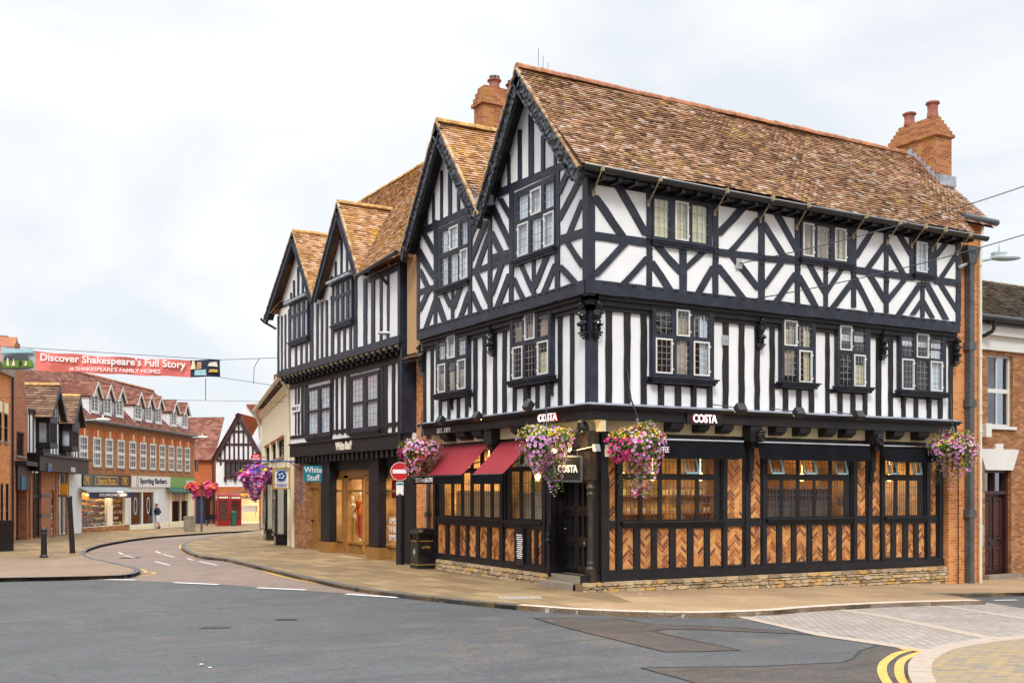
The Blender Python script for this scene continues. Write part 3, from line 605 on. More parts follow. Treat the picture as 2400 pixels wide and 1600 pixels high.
i0=max(range(len(k2)),key=lambda i:-abs(cv('n',0)[0]-0) if 0 else -(abs((Vector((k2[i][0],k2[i][1],0))-Vector((*upper[-1],0))).length)))
drape('pavement_slabs',upper+[tuple(p) for p in offs(k2,-.17)[i0+1:]]+[(18,75),(-5,88),(-58,88),(-66,22)],'paving_stone',.0045)
k4o=offs(k4,-.3)
drape('corner_pavement',[tuple(p) for p in k4o]+[(10,-30),(40,-30),(40,-10)],'block_corner',0,.1)
# setts crossing with pale bands
E7=gp('r7',[(985,270),(1190,262),(1400,247),(1700,226),(1790,226),(2177,219),(2352,246),(2700,290),(2700,380)],RO)
sett=E7+gp('r7',[(2352,392),(2100,414),(1990,432),(1958,452),(1700,408),(1400,364),(1060,283)],RO)
drape('setts_crossing',sett,'setts',RO+.006,.0)
def strip(name,c,a,b,mat,off,obj=struct):
    pts=gp(c,a,RO)+gp(c,list(reversed(b)),RO); return drape(name,pts,mat,off,step=2)
strip('setts_band','r7',[(985,269),(1060,279),(1400,358),(1700,400),(1960,446)],[(1030,283),(1050,290),(1400,372),(1700,416),(1945,455)],'pale_band',RO+.01)
strip('setts_band','r7',[(1465,243),(1700,275),(2240,384)],[(1440,247),(1700,288),(2190,390)],'pale_band',RO+.01)
strip('setts_band','r7',[(1900,220),(2352,288),(2600,326)],[(1880,224),(2352,298),(2600,336)],'pale_band',RO+.01)
strip('road_patch','r7',[(100,290),(480,292),(640,318),(800,322),(1260,350),(1560,378),(1640,400)],[(260,330),(700,440),(860,444),(1045,437),(930,415),(640,352),(1640,420)],'asphalt_old',RO+.0045) if 0 else None
drape('road_patch',gp('r7',[(100,291),(480,291),(640,319),(640,345),(930,413),(1045,438),(860,444),(705,445),(260,338)],RO),'asphalt_old',RO+.004)
drape('road_patch',gp('r7',[(640,319),(860,325),(1300,352),(1560,376),(1600,386),(1300,362),(860,343),(720,340),(640,352)],RO),'asphalt_old',RO+.0045)
drape('road_patch',gp('r7',[(595,518),(1100,512),(1520,494),(1560,478),(1600,440),(1700,410),(1950,455),(1860,520),(1840,590),(1860,760),(1000,760),(850,590)],RO),'asphalt_old',RO+.004)
# painted lines
def seam(pts,wd=.035):
    pts=gp('r7',pts,RO); out=[]
    for a,b in zip(pts,pts[1:]):
        k=max(1,int(math.hypot(b[0]-a[0],b[1]-a[1])/.4))
        out+=[(a[0]+(b[0]-a[0])*i/k+R(-.015,.015),a[1]+(b[1]-a[1])*i/k+R(-.015,.015)) for i in range(k)]
    out.append(pts[-1]); return out
def line_paint(name,pts,wd,mat='paint_line',off=RO+.013):
    a=offs(pts,wd/2); b=offs(pts,-wd/2); mb=MB()
    for i in range(len(a)-1):
        q=[a[i],a[i+1],b[i+1],b[i]]; mb.add([(p[0],p[1],hgt(*p)+off) for p in q],[(0,1,2,3)])
    return struct(mb.build(name,mat))
for q in ([(100,291),(480,291),(640,319),(860,325),(1300,352),(1560,376),(1660,404)],[(100,291),(260,338),(705,445),(860,444),(1045,438),(930,413),(640,350),(720,340),(860,343),(1300,362),(1620,390)],[(595,518),(1100,512),(1520,494),(1560,478),(1600,440),(1700,410)],[(595,518),(850,590),(1000,760)]): line_paint('tar_seam',seam(q),.04,'tar',RO+.008)
for (x0,y0,x1,y1) in ((410,307,620,312),(800,324,1005,333),(1180,348,1405,358),(1590,377,1830,393),(2030,413,2260,431)):
    a,b=gp('r8',[(x0,y0),(x1,y1)],RO); line_paint('give_way_marking',[a,((a[0]+b[0])/2,(a[1]+b[1])/2),b],.16)
for (x0,y0,x1,y1) in ((545,185,565,193),(570,199,622,211),(715,180,738,189),(748,194,800,207),(712,227,782,244),(915,226,998,245),(860,213,887,221)):
    a,b=gp('r8',[(x0,y0),(x1,y1)],RO); line_paint('lane_dash',[a,b],.075)
a,b=gp('n',[(2330,1407),(2384,1406)],RO); line_paint('lane_dash',[a,b],.12)
kk=offs(k1a,-.12); k5=[p for i,p in enumerate(kk)]; n1=int(len(kk)*.62)
line_paint('double_yellow_line',smooth(gp('r8',[(840,145),(826,160),(850,185),(905,205)],RO)),.09,'yellow_line')
line_paint('double_yellow_line',smooth(gp('r8',[(1110,240),(1215,262),(1260,283),(1400,312),(1700,362),(2000,398),(2352,443)],RO)),.09,'yellow_line')
line_paint('double_yellow_line',smooth(gp('r8',[(1160,250),(1230,278),(1300,298),(1450,328),(1700,369),(2000,405),(2200,428)],RO)),.09,'yellow_line')
line_paint('double_yellow_line',smooth(gp('n',[(1200,1425),(1330,1434),(1435,1440),(1557,1442),(1722,1443)],RO)),.09,'yellow_line')
line_paint('double_yellow_line',smooth(gp('n',[(1557,1446),(1640,1446.5),(1724,1446)],RO)),.09,'yellow_line')
line_paint('double_yellow_line',smooth(gp('r8',[(-80,303),(0,302),(300,297),(560,292),(640,282),(672,276),(650,262)],RO)),.09,'yellow_line')
line_paint('double_yellow_line',smooth(gp('r8',[(-80,309),(0,308),(300,304),(600,298),(700,286),(710,280),(690,276)],RO)),.09,'yellow_line')
for pl_ in ([(1850,436),(1770,455),(1712,495),(1700,530),(1712,570),(1750,620)],[(1900,446),(1840,462),(1790,490),(1778,530),(1790,575),(1830,620)]):
    line_paint('double_yellow_line',smooth(gp('r7',pl_,RO),4),.12,'yellow_line')
a,b=gp('r7',[(1780,434),(1920,452)],RO); line_paint('double_yellow_line',[a,b],.1,'yellow_line',RO+.017)
line_paint('double_yellow_line',smooth(gp('n',[(196,1290),(205,1302),(230,1311)],RO)),.09,'yellow_line')
# iron covers in the road and pavement
def cover(px,py,wu,wv,mat,off,label,name='drain_cover'):
    p=grd(px,py,off); mb=MB(); mb.box((-wu,-wv,0),(wu,wv,.012))
    for i in range(-3,4): mb.box((i*wu/4-.008,-wv*.8,.012),(i*wu/4+.008,wv*.8,.02))
    t=tag(mb.build(name,mat),label,'drain cover'); t.location=(p.x,p.y,p.z-.003); t.rotation_euler=(0,0,R(-.1,.1)-.45)
cover(505,1470,.26,.1,'black_metal',RO,'narrow black iron slot cover in the grey road, nearer the left edge'); cover(671,1452,.19,.07,'black_metal',RO,'small black iron cover in the grey road, right of the larger slot')
cover(1218,1400,.45,.3,'mat_grey',0,'rectangular inspection cover in the pavement before the porch steps','inspection_cover')
cover(305,1307,.35,.35,'asphalt_old',RO,'round dark cover in the side street by the dashes'); 
g=MB()
for _ in range(240):
    x=R(408,560); p=grd(*cv('r8',x,293+R(-5,3)-(x-400)*.03),RO)
    for k in range(3): g.add([p+Vector((R(-.03,.03),0,0)),p+Vector((R(-.03,.03),.02,0)),p+Vector((R(-.05,.05),R(-.04,.04),R(.03,.08)))],[(0,1,2)])
g.build('weeds','grass',kind='stuff')
lt=MB()
for (x,y) in ((924,697),(963,712),(1500,1391)): 
    p=grd(x/1.96,1200+y/1.96,RO+.012) if y<1000 else grd(x,y,.01); lt.box((p.x-.02,p.y-.02,p.z),(p.x+.025,p.y+.02,p.z+.006))
lt.build('litter_scraps','paint_line',kind='stuff')

# ================================================================ CORNER COFFEE HOUSE
CB=thing('timber_framed_building','large three storey black and white timber framed corner house over herringbone brick panels','building',(0,0,0))
XE=12.29; YE=8.72
def wins_from(pl,c,cols): return [(pl.u(c,a),pl.u(c,b)) if not isinstance(a,tuple) else (pl.u(*a),pl.u(*b)) for a,b in cols]
def zr(pl,c,x,rows):
    r=[(pl.uv(c,x,b)[1],pl.uv(c,x,a)[1]) for a,b in rows]; return sorted(r)
# ---- window table: plane, cols, rows
Wn={}
def W_(k,pl,c,cols,rows,x,outx,outy,**kw):
    cc=wins_from(pl,c,cols); rr=zr(pl,c,x,rows); 
    if outy is None: oz=(rr[0][0]-.06,rr[-1][1]+.07)
    else: oz=(pl.uv(c,x,outy[1])[1],pl.uv(c,x,outy[0])[1])
    ou=sorted(pl.u(*o) if isinstance(o,tuple) else pl.u(c,o) for o in outx); Wn[k]=(pl,cc,rr,(ou[0],ou[1],oz[0],oz[1]),kw)
W_('r2a',R2,'1',[(670,810),(862,978),(1018,1160)],[(410,762)],672,(655,1200),None,case={(0,1)},curt=[('curtain_gold',0,1,0,1)],lr=(4,))
W_('r2b',R2,'2',[(155,248),(285,405),(447,545)],[(325,622)],156,(135,600),None,case={(0,0),(0,2)},curt=[('curtain_brown',.0,.78,0,1),('curtain_gold',.8,1,0,1)],lr=(5,))
W_('r2c',R2,'2',[(1195,1288)],[(498,768)],1196,(1180,1345),None,case={(0,0)},curt=[('curtain_sky_grey',0,.9,0,1)],lr=(4,),lc=3)
W_('r1a',R1,'3',[(697,850),(897,1018),(1063,1208)],[(175,425),(470,800)],697,(665,1258),(130,835),case={(1,1),(0,0),(0,2)},curt=[('curtain_brown',.3,.72,0,.93),('blind',.02,.62,.9,1),('curtain_sky_grey',.8,.97,0,1)],head=.06)
W_('r1b',R1,'3',[(1937,2055),(('4',95),('4',207))],[(297,535),(575,880)],1937,(1912,('4',246)),(262,885),case={(1,0),(0,1)},curt=[('curtain_brown',0,.6,.1,.95),('curtain_gold',.7,1,0,1)],head=.06) if 0 else None
def W1b():
    cc=[(R1.u('3',1937),R1.u('3',2055)),(R1.u('4',95),R1.u('4',207))]; rr=zr(R1,'3',1937,[(297,535),(575,880)])
    Wn['r1b']=(R1,cc,rr,(R1.u('3',1912),R1.u('4',246),R1.uv('3',1937,885)[1],R1.uv('3',1937,262)[1]),dict(case={(1,0),(0,1)},curt=[('curtain_brown',0,.6,.1,.95),('curtain_gold',.7,1,0,1)],head=.06))
W1b()
W_('r1c',R1,'4',[(470,573),(598,697)],[(252,470),(508,792)],470,(450,747),(222,800),case={(1,0),(0,1)},curt=[('blind',0,1,.72,1),('curtain_gold',.55,.95,.05,.35)],head=.06)
W_('r1d',R1,'4',[(1038,1143),(1172,1278),(1300,1405)],[(312,527),(556,828)],1038,(1022,1442),(285,838),case={(1,1),(0,0),(0,2)},curt=[('blind',0,1,.74,1),('curtain_sky_grey',.66,.95,0,.7)],head=.06)
W_('l2a',L2,'L4',[(935,1008),(1030,1103),(1127,1197)],[(1043,1218),(1252,1482)],935,(903,1203),(1000,1500),case={(1,1),(0,0),(0,2)},curt=[('curtain_sky_grey',0,1,0,1)],lr=(4,3))  # pale sheet behind the panes stands in for reflected sky
W_('l2b',L2,'L4',[(367,418),(431,492),(512,562)],[(1302,1462),(1497,1700)],367,(343,566),(1265,1715),case={(1,1),(0,0)},curt=[('curtain_sky_grey',0,1,0,1)],lr=(4,3))  # sky reflection again put into the pale backing colour
W_('l1a',L1,'L5',[(1000,1075),(1098,1173),(1199,1281)],[(500,697),(738,985)],1000,(975,1300),(478,1000),case={(1,1),(0,0),(0,2)},curt=[('curtain_brown',.02,.98,.5,1),('curtain_gold',.05,.3,0,.35)],head=.06,lr=(5,4))
W_('l1b',L1,'L5',[(400,455),(476,533),(556,618)],[(668,838),(872,1092)],400,(380,630),(645,1105),case={(1,1),(0,0),(0,2)},curt=[('blind',.0,1,.6,1),('curtain_brown',.0,1,0,.35)],head=.06,lr=(5,4))
# ground floor windows: colour comes from the lit room behind
def gfw(k,pl,cols,r_low,r_up,out,op,x,c):
    rr=sorted([(pl.uv(c,x,b)[1],pl.uv(c,x,a)[1]) for a,b in(r_low,r_up)]); Wn[k]=(pl,cols,rr,(min(out),max(out),rr[0][0]-.04,rr[1][1]+.1),dict(open_=op,lc=4,lr=(5,3)))
u5=lambda a: RG.u('5',a); u6=lambda a: RG.u('6',a)
gfw('ga',RG,[(u5(363),u5(497)),(u5(527),u5(657)),(u5(690),u5(818)),(u5(848),u5(970)),(u5(1000),u5(1127))],(510,848),(300,458),(u5(352),u5(1183)),{(1,3)},363,'5')
gfw('gb',RG,[(u5(1567),u5(1677)),(u5(1703),u5(1812)),(u6(130),u6(243)),(u6(263),u6(373)),(u6(400),u6(500))],(515,822),(325,463),(u5(1560),u6(556)),{(1,0),(1,2),(1,4)},1567,'5')
gfw('gc',RG,[(u6(845),u6(918)),(u6(948),u6(1020)),(u6(1048),u6(1118))],(518,810),(325,468),(u6(834),u6(1172)),{(1,0),(1,2)},845,'6')
def gl(k,cols,out,op,y0,y1,x):
    cc=[(LG.u('L6',a),LG.u('L6',b)) for a,b in cols]; rr=[(1.56,2.74),(2.86,3.4)]; Wn[k]=(LG,cc,rr,(min(LG.u('L6',o) for o in out),max(LG.u('L6',o) for o in out),1.5,3.46),dict(open_=op,lc=3,lr=(4,2)))
gl('la',[(403,458),(481,537),(560,612),(636,691),(719,772),(797,852)],(355,856),set(),0,0,0)
gl('lb',[(940,1004),(1030,1098),(1121,1184)],(898,1192),{(1,1)},0,0,0)
def holes_of(keys,sh=.03): return [R4(Wn[k][3][0]+sh,Wn[k][3][1]-sh,Wn[k][3][2]+sh,Wn[k][3][3]-sh) for k in keys]
# ---- plaster walls
def wallpart(name,pl,pts,holes,mat,n=0,d=.12):
    mb=MB(); mb.prism(pl,pts,n-d,n,holes); return mb.build(name,mat,CB)
wallpart('plaster_wall',R2,R4(0,XE,6.6,9.55),holes_of(['r2a','r2b','r2c']),'plaster')
wallpart('plaster_wall',L2,[(0,6.6),(YE,6.6),(YE,9.3),(6.7,12.),(4.42,9.25),(2.4,12.05),(0,9.35)],holes_of(['l2a','l2b']),'plaster')
wallpart('plaster_wall',R1,R4(.2,XE,4.0,6.7),holes_of(['r1a','r1b','r1c','r1d']),'plaster')
wallpart('plaster_wall',L1,R4(.2,YE,4.0,6.7),holes_of(['l1a','l1b']),'plaster')
# ---- timber: second floor, front (right) facade
T=MB(); p=R2; H=True
def V(c,x,y0,y1,w): tim(T,p,c,x,y0,x,y1,w)
def D(c,x0,y0,x1,y1,w): tim(T,p,c,x0,y0,x1,y1,w,.028)
def Hh(c,x0,y0,x1,y1,h): tim(T,p,c,x0,y0,x1,y1,h,.024,True)
V('1',630,270,1215,52); V('1',1238,420,1290,50); V('1',1660,500,1340,56); V('1',1991,520,1385,42)
Hh('1',120,755,632,822,76); Hh('1',1240,903,1660,952,66); Hh('1',1660,960,1990,990,56); Hh('1',630,800,1240,880,50)
for a in ((120,385,375,750,78),(335,285,605,750,74),(410,820,120,1130,84),(625,945,400,1190,74),(690,830,938,1110,82),(1150,885,938,1075,72),(640,985,810,1240,72),(1225,1030,1085,1275,66),(1520,470,1250,755,90),(1650,590,1385,890,72),(1395,940,1640,1250,68),(1245,1020,1480,1320,72),(1780,520,1990,890,60),(1670,630,1880,970,58),(1855,985,1670,1235,62),(1985,1090,1795,1360,66)): D('1',*a)
V('1',938,860,1260,60)
V('2',626,330,1100,44); V('2',369,730,1090,38); V('2',925,360,1150,40); V('2',1160,380,830,40); V('2',1365,440,860,42); V('2',1257,870,1190,36); V('2',1586,470,1235,42)
Hh('2',640,755,925,798,64); Hh('2',925,790,1180,825,60); Hh('2',1170,820,1370,845,40); Hh('2',1365,850,1585,878,60); Hh('2',100,675,640,745,46); Hh('2',0,640,100,665,56)
for a in ((215,700,369,975,52),(515,750,369,970,46),(115,800,275,1090,58),(625,850,440,1095,62),(815,370,635,650,60),(920,510,745,755,54),(765,790,920,1050,54),(630,820,790,1135,54),(1020,395,1160,625,48),(930,520,1085,800,48),(1105,830,925,1050,54),(1245,870,1040,1165,54),(1257,1030,1165,1165,46),(1257,1030,1350,1195,44),(1290,870,1475,1210,54),(1420,880,1585,1140,48),(1510,460,1375,640,52),(1585,590,1420,840,48)): D('2',*a)
T.build('timber_frame','timber',CB)
T=MB()
for u in [R2.u('1',x) for x in(630,1238,1660,1991,938)]+[R2.u('2',x) for x in(626,369,925,1586,1257)]:
    for z in(6.82,7.74,7.86,7.96):
        for du in(-.06,.05): T.tube(R2.w(u+du,z+R(-.02,.02),.03),R2.w(u+du,z,.075),.016,seg=6)
for i in range(30): u=.4+i*.4; [T.tube(R2.w(u+du,6.84,.05),R2.w(u+du,6.84,.1),.016,seg=6) for du in(-.04,.04)]; u=.5+i*.28; [T.tube(L2.w(u+du,6.84,.05),L2.w(u+du,6.84,.1),.016,seg=6) for du in(-.04,.04)]
T.build('timber_pegs','timber_soft',CB,kind='stuff')
# left facade second floor
T=MB(); p=L2
V('L4',1216,840,1568,34); V('L5',1322,-20,310,34); V('L4',880,990,1568,30); V('L5',955,-30,400,32); V('L4',722,1150,1568,26); V('L5',785,-30,440,30); V('L4',577,1140,1568,24); V('L5',625,-20,490,27); V('L4',320,1210,1568,24); V('L5',347,-20,570,26); V('L4',195,1300,1568,18); V('L5',210,-20,630,20)
Hh('L4',770,1020,1258,808,58); Hh('L4',225,1293,580,1128,50)
Hh('L4',1216,1362,1420,1298,66); Hh('L4',722,1490,880,1445,50) ; Hh('L5',625,133,955,25,48); Hh('L5',210,292,347,248,46); Hh('L5',347,300,625,205,34); Hh('L5',955,80,1322,-40,34)
for a in ((1300,850,1222,1020,40),(1372,930,1222,1215,44),(1405,1060,1300,1320,38),(1290,1375,1410,1560,46),(735,1100,880,1415,44),(795,1050,880,1200,42),(722,1290,845,1530,48),(695,1215,577,1510,40),(718,1310,630,1560,38),(620,1235,577,1340,30),(195,1420,290,1600,38),(235,1305,320,1460,38)): D('L4',*a)
for x,a,b,w_ in ((1025,430,890,32),(1112,590,850,24),(940,545,930,26),(860,730,985,20),(1200,720,820,18),(427,800,1190,24),(490,960,1160,18),(365,850,1210,16),(306,1010,1250,14),(795,850,1010,14),(545,1050,1140,14),(255,1150,1280,14)): V('L4',x,a,b,w_)
for a in ((1330,70,1470,220,58),(875,75,795,310,40),(945,140,845,405,44),(675,140,785,385,44),(630,280,710,450,44),(1030,70,1135,300,40),(1240,0,1135,260,44),(1310,60,1210,300,44),(965,170,1060,365,42),(400,270,475,410,38),(555,225,490,420,38),(622,280,545,500,38),(352,330,425,540,42),(225,5,345,190,36),(215,100,290,255,38),(290,285,220,440,32),(345,350,270,575,34)): D('L5',*a)
V('L5',1132,20,320,26); V('L5',484,255,525,22)
T.build('timber_frame','timber',CB)
# first floor studs
T=MB(); p=R1
for x,w_ in ((272,57),(450,58),(610,56),(1247,50),(1400,52),(1555,50),(1705,46),(1850,44)): V('3',x,80 if x<600 else 150,1190,w_)
for x in (775,940,1090): V('3',x,890,1180,54)
Hh('3',600,880,1250,935,44)
for x,w_ in ((237,44),(385,36),(728,38),(855,44),(965,40),(1420,38),(1515,34)): V('4',x,180,1100,w_)
V('3',1978,940,1190,46); V('4',122,840,1090,40); V('4',498,860,1090,40); V('4',617,870,1090,38)
for x in (1085,1198,1318): V('4',x,890,1110,37)
Hh('4',385,845,730,862,38); Hh('4',965,882,1430,912,40); hb(T,R1,R1.u('3',1850),R1.u('4',237),R1.uv('3',1960,930)[1],.13)
T.build('timber_frame','timber_soft',CB)
T=MB(); p=L1
for x,a,b,w_ in ((1440,370,1200,28),(1345,400,1220,30),(900,510,1270,28),(825,530,1280,24),(740,560,1300,26),(668,580,1310,26),(322,660,1350,18),(385,640,1340,22),(262,690,1360,20),(980,480,1250,28)): V('L5',x,a,b,w_)
for x in (1065,1162,1250): V('L5',x,1020,1260,27)
for x in (455,530,597): V('L5',x,1120,1330,20)
Hh('L5',975,1050,1340,990,34); Hh('L5',385,1150,668,1100,28)
T.build('timber_frame','timber_soft',CB)
# corner posts
cp=MB(); cp.box((-.035,-.035,6.55),(.17,.17,9.5)); cp.box((.19,.185,4.05),(.4,.4,6.6)); cp.build('corner_post','timber',CB)
# bressummer / jetty beams and cornice
b=MB(); hb(b,R2,-.06,XE,6.74,.3,.06); hb(b,L2,.05,YE,6.74,.3,.06)
b.build('jetty_beam','timber',CB)
c=MB()
for pl,e in((R2,XE),(L2,YE)):
    c.rect(pl,.02,e,6.5,6.67,-.3,-.02); c.rect(pl,.1,e,6.38,6.5,-.3,-.09); c.rect(pl,.15,e,6.28,6.38,-.3,-.15)
c.build('cornice','timber_soft',CB)
# figure brackets
for pl,c,xs in((R1,'3',(1747,)),(R1,'4',(905,1575)),(L1,'L5',(785,225))):
    for x in xs: f=MB(); figure(f,pl,pl.u(c,x,.1),6.5,.0,1.0); f.build('carved_figure_bracket','black_gloss',CB,smooth=False)
f=MB(); figure(f,R1,.32,6.5,.0,1.08); f.build('carved_figure_bracket','black_gloss',CB); f=MB(); figure(f,L1,.34,6.5,.0,1.08); f.build('carved_figure_bracket','black_gloss',CB)
# windows
for k,(pl,cc,rr,ou,kw) in Wn.items():
    if k[0] in 'rl' and k not in('la','lb'):
        n=.05 if k[1]=='2' else .14
        kw=dict(kw); lr=kw.pop('lr',(5,4)); leaded(CB,pl,cc,rr,out=ou,n=n,lr=lr,sill=.1 if k[1]=='2' else .13,fmat='timber',**kw)
    else: leaded(CB,pl,cc,rr,out=ou,n=-.03,lines='lead_dark',sill=.16 if k not in('la','lb') else .12,fmat='timber_soft',cmat='blue_paint',**kw)
# small scroll brackets beneath the first floor sills
s=MB()
for pl,c,xs,z in((R1,'3',(790,1105),4.66),(R1,'4',(1100,1333),4.66),(L1,'L5',(1070,1252),4.66),(L1,'L5',(455,597),4.66)):
    for x in xs: s.mark(); u=pl.u(c,x,.1); s.rect(pl,u-.045,u+.045,z,z+.12,0,.13); s.rect(pl,u-.035,u+.035,z-.1,z,0,.09); s.rect(pl,u-.045,u+.045,z-.17,z-.1,0,.07)
s.each('sill_bracket','timber_soft',CB)
# gables: bargeboards following the photo outline
def barge(par,pl,n,pts,wd,th=.07,mat='carved',soff=True,verge='verge'):
    for a,b in pts:
        a=Vector(a); b=Vector(b); d=(b-a).normalized(); q=Vector((d.y,-d.x)); 
        if q.y>0: q=-q
        m=MB(); P=[a,b,b+q*wd,a+q*wd]; m.prism(pl,P,n-th,n); m.prism(pl,[a+q*.0,b+q*.0,b+q*.06,a+q*.06],n-.0,n+.03); m.prism(pl,[a+q*(wd-.05),b+q*(wd-.05),b+q*wd,a+q*wd],n,n+.03)
        m.build('bargeboard',mat,par)
        if soff: m=MB(); P=[a+q*.02,b+q*.02,b+q*.05,a+q*.05]; m.prism(pl,P,0,n-th); m.build('soffit','timber_soft',par)
        if verge:
            m=MB(); k=max(2,int((b-a).length/.11))
            for i in range(k):
                o=a+(b-a)*i/k; e=a+(b-a)*(i+1.1)/k; j=R(-.008,.008); m.prism(pl,[o-q*.005,e-q*.005,e-q*(.05+j),o-q*(.05+j)],n-.05,n+.04+j)
            m.build('verge_tiles',verge,par)
AP=(2.4,12.2); AP2=(6.7,12.2); VF=(4.38,9.0)
barge(CB,L2,.42,[((2.4,12.22),(-.25,9.22)),((2.4,12.22),(4.5,9.2))],.34)
barge(CB,L2,.42,[((6.7,12.2),(4.3,9.2)),((6.7,12.2),(9.02,9.15))],.34)
v=MB(); v.mark(); v.prism(L2,[(4.38,8.86),(4.05,9.5),(4.72,9.5)],.3,.43); v.mark(); v.prism(L2,[(-.2,8.86),(-.42,9.2),(.15,9.3)],.3,.44); v.mark(); v.prism(L2,[(9.15,9.2),(8.7,9.3),(8.95,8.85)],.3,.44); v.each('bargeboard_foot','carved',CB)
ld=MB(); ld.rect(L2,4.1,4.75,9.45,9.7,.1,.38); ld.build('lead_hopper','lead',CB)
# roofs
def nrm(v): return Vector(v).normalized()
ri=MB()
def slope(par,name,mat,p0,e,up,poly,**kw):
    m=MB(); tiles(m,p0,e,up,poly,**kw); return m.build(name,mat,par)
dz,dy=12.25-9.28,2.4+.38; SL=math.hypot(dz,dy); xe=13.98+.4
def zroof(y): return 9.28+(y+.38)*dz/dy
slope(CB,'roof','roof_tile',(-.42,-.38,9.28),(1,0,0),(0,dy,dz),[(0,0),(12.95,0),(12.95,.62),(xe,.62),(xe,SL),(0,SL)],sag=.03)
dy2=2.1; slope(CB,'roof_slope','roof_tile',(-.42,4.5,9.2),(1,0,0),(0,-dy2,3.05),[(0,0),(xe,0),(xe,3.7),(0,3.7)],ga=.2,tw=.34)
slope(CB,'roof_slope','roof_tile_gold',(-.42,4.36,9.2),(1,0,0),(0,2.34,3.02),[(0,0),(9,0),(9,3.82),(0,3.82)])
slope(CB,'roof_slope','roof_tile',(-.42,9.05,9.15),(1,0,0),(0,-2.35,3.05),[(0,0),(9,0),(9,3.85),(0,3.85)],ga=.2,tw=.34)
ridge(ri,(-.42,2.4,12.3),(13.0,2.4,12.3)); ri.build('ridge_tiles','ridge_tile',CB); ri=MB(); ridge(ri,(-.42,6.7,12.28),(9,6.7,12.28)); ri.build('ridge_tiles','ridge_gold',CB)
# gutter along the eave with metal strut brackets
gt=MB(); pts=[]
for i in range(27):
    x=-.42+i*(13.35/26); pts.append((x,9.24-.035*math.sin(i/26*math.pi)-.03*(i/26)))
for (x0,z0),(x1,z1) in zip(pts,pts[1:]):
    vs=[]
    for x,z in((x0,z0),(x1,z1)):
        for a in range(9):
            t=math.pi+math.pi*a/8; vs.append((x,-.43+.085*math.cos(t),z+.1*math.sin(t)))
    gt.add(vs,[(k,k+1,10+k,9+k) for k in range(8)])
    gt.box((x0,-.52,z0-.005),(x1,-.505,z0+.014)); 
gt.box((-.4,-.34,9.08),(12.5,-.12,9.2)); gt.build('gutter','black_metal',CB)
ge=MB(); 
for (x0,z0),(x1,z1) in zip(pts,pts[1:]): ge.tube((x0,-.52,z0+.012),(x1,-.52,z1+.012),.012,seg=5)
ge.build('gutter_edge','galv',CB)
ra=MB()
for i in range(28): x=.15+i*.44; ra.box((x-.045,-.4,9.02),(x+.045,.0,9.12))
ra.box((0,-.02,9.0),(XE,.01,9.5)); ra.build('rafter_ends','timber_soft',CB)
for c,x,y,x2,y2 in (('1',205,135,122,360),('1',735,232,632,455),('1',1350,340,1240,545),('1',1770,410,1658,610),('2',220,160,112,362),('2',745,258,630,445),('2',1058,318,943,500),('2',1290,355,1168,532),('2',1475,385,1358,565),('2',1705,428,1588,600)):
    a=R2.w(*R2.uv(c,x,y,.55),.55); u,z=R2.uv(c,x2,y2,.07); bb=R2.w(u,z,.05); m=MB(); m.tube(a,bb,.018,seg=6); m.obox(a,Vector((.02,0,0)),Vector((0,.05,0)),Vector((0,0,.06))); m.obox(bb,Vector((.03,0,0)),Vector((0,.02,0)),Vector((0,0,.07)))
    q=R2.w(u+.12,z+.42,.03); m.tube(a+(bb-a)*.25,q,.014,seg=6); m.obox(q,Vector((.03,0,0)),Vector((0,.02,0)),Vector((0,0,.06))); m.build('gutter_bracket','brass',CB)
# small upper gutter over the brick end bay
ug=MB(); z=9.9; ug.tube((12.65,.1,z),(14.1,.1,z-.02),.09,seg=10); ug.build('gutter','grey_pipe',CB)
# brick end bay (right), end wall
eb=MB(); EB=Pl((0,.32),(1,0)); eb.box((XE+.01,.32,-.6),(13.72,5,9.9)); eb.build('brick_wall','brick_orange',CB)
ev=MB(); ev.add([(13.7,.2,9.8),(13.7,4.6,9.3),(13.7,2.4,12.2),(12.3,.2,9.8),(12.3,4.6,9.3),(12.3,2.4,12.2)],[(0,1,2),(3,5,4),(0,2,5,3)]); ev.build('gable_wall','brick_orange',CB)
# chimneys
def stack(par,x0,x1,y0,y1,z0,zc,top,mat,pots,tap=.14,crs=.08):
    m=MB(); m.box((x0,y0,z0),(x1,y1,zc)); o=.07
    z=zc; m.box((x0-o,y0-o,z),(x1+o,y1+o,z+.1)); z+=.1; n=max(1,int((top-z)/(crs*1.4))); h=(top-z)/n
    for i in range(n): k=o-(i+1)*tap/n; m.box((x0-k,y0-k,z),(x1+k,y1+k,z+h)); z+=h
    st=m.build('chimney',mat,par)
    for (px_,py_,r,h,mt) in pots:
        q=MB(); q.lathe((px_,py_,z-.02),[(r*.9,0),(r*1.0,.06),(r*.86,h*.5),(r*.92,h*.82),(r*1.2,h*.86),(r*1.2,h*.95),(r*1.02,h),(r*.7,h),(r*.7,h*.6)],16); q.build('chimney_pot',mt,st)
        if mt=='pot' and h<.32 and r>.15:
            q=MB(); 
            for k in range(8): t=k*math.pi/4; q.tube((px_+r*1.05*math.cos(t),py_+r*1.05*math.sin(t),z+h*.8),(px_+r*.9*math.cos(t),py_+r*.9*math.sin(t),z+h*1.2),.008,seg=4)
            q.lathe((px_,py_,z+h*1.2),[(r*.95,0),(r*.95,.015)],12); q.build('bird_guard','galv',st)
    return st
a,_=R2.u('C',495,-1.5),0; xL=R2.u('C',497,-1.6); xR=R2.u('C',655,-1.6)
stack(CB,xL,xR,1.6,3.35,11.0,R2.uv('C',497,505,-1.6)[1],R2.uv('C',500,275,-1.6)[1],'brick_chimney',[((xL+xR)/2,2.0,.17,.5,'pot'),((xL+xR)/2,2.85,.17,.42,'pot')],tap=.27)
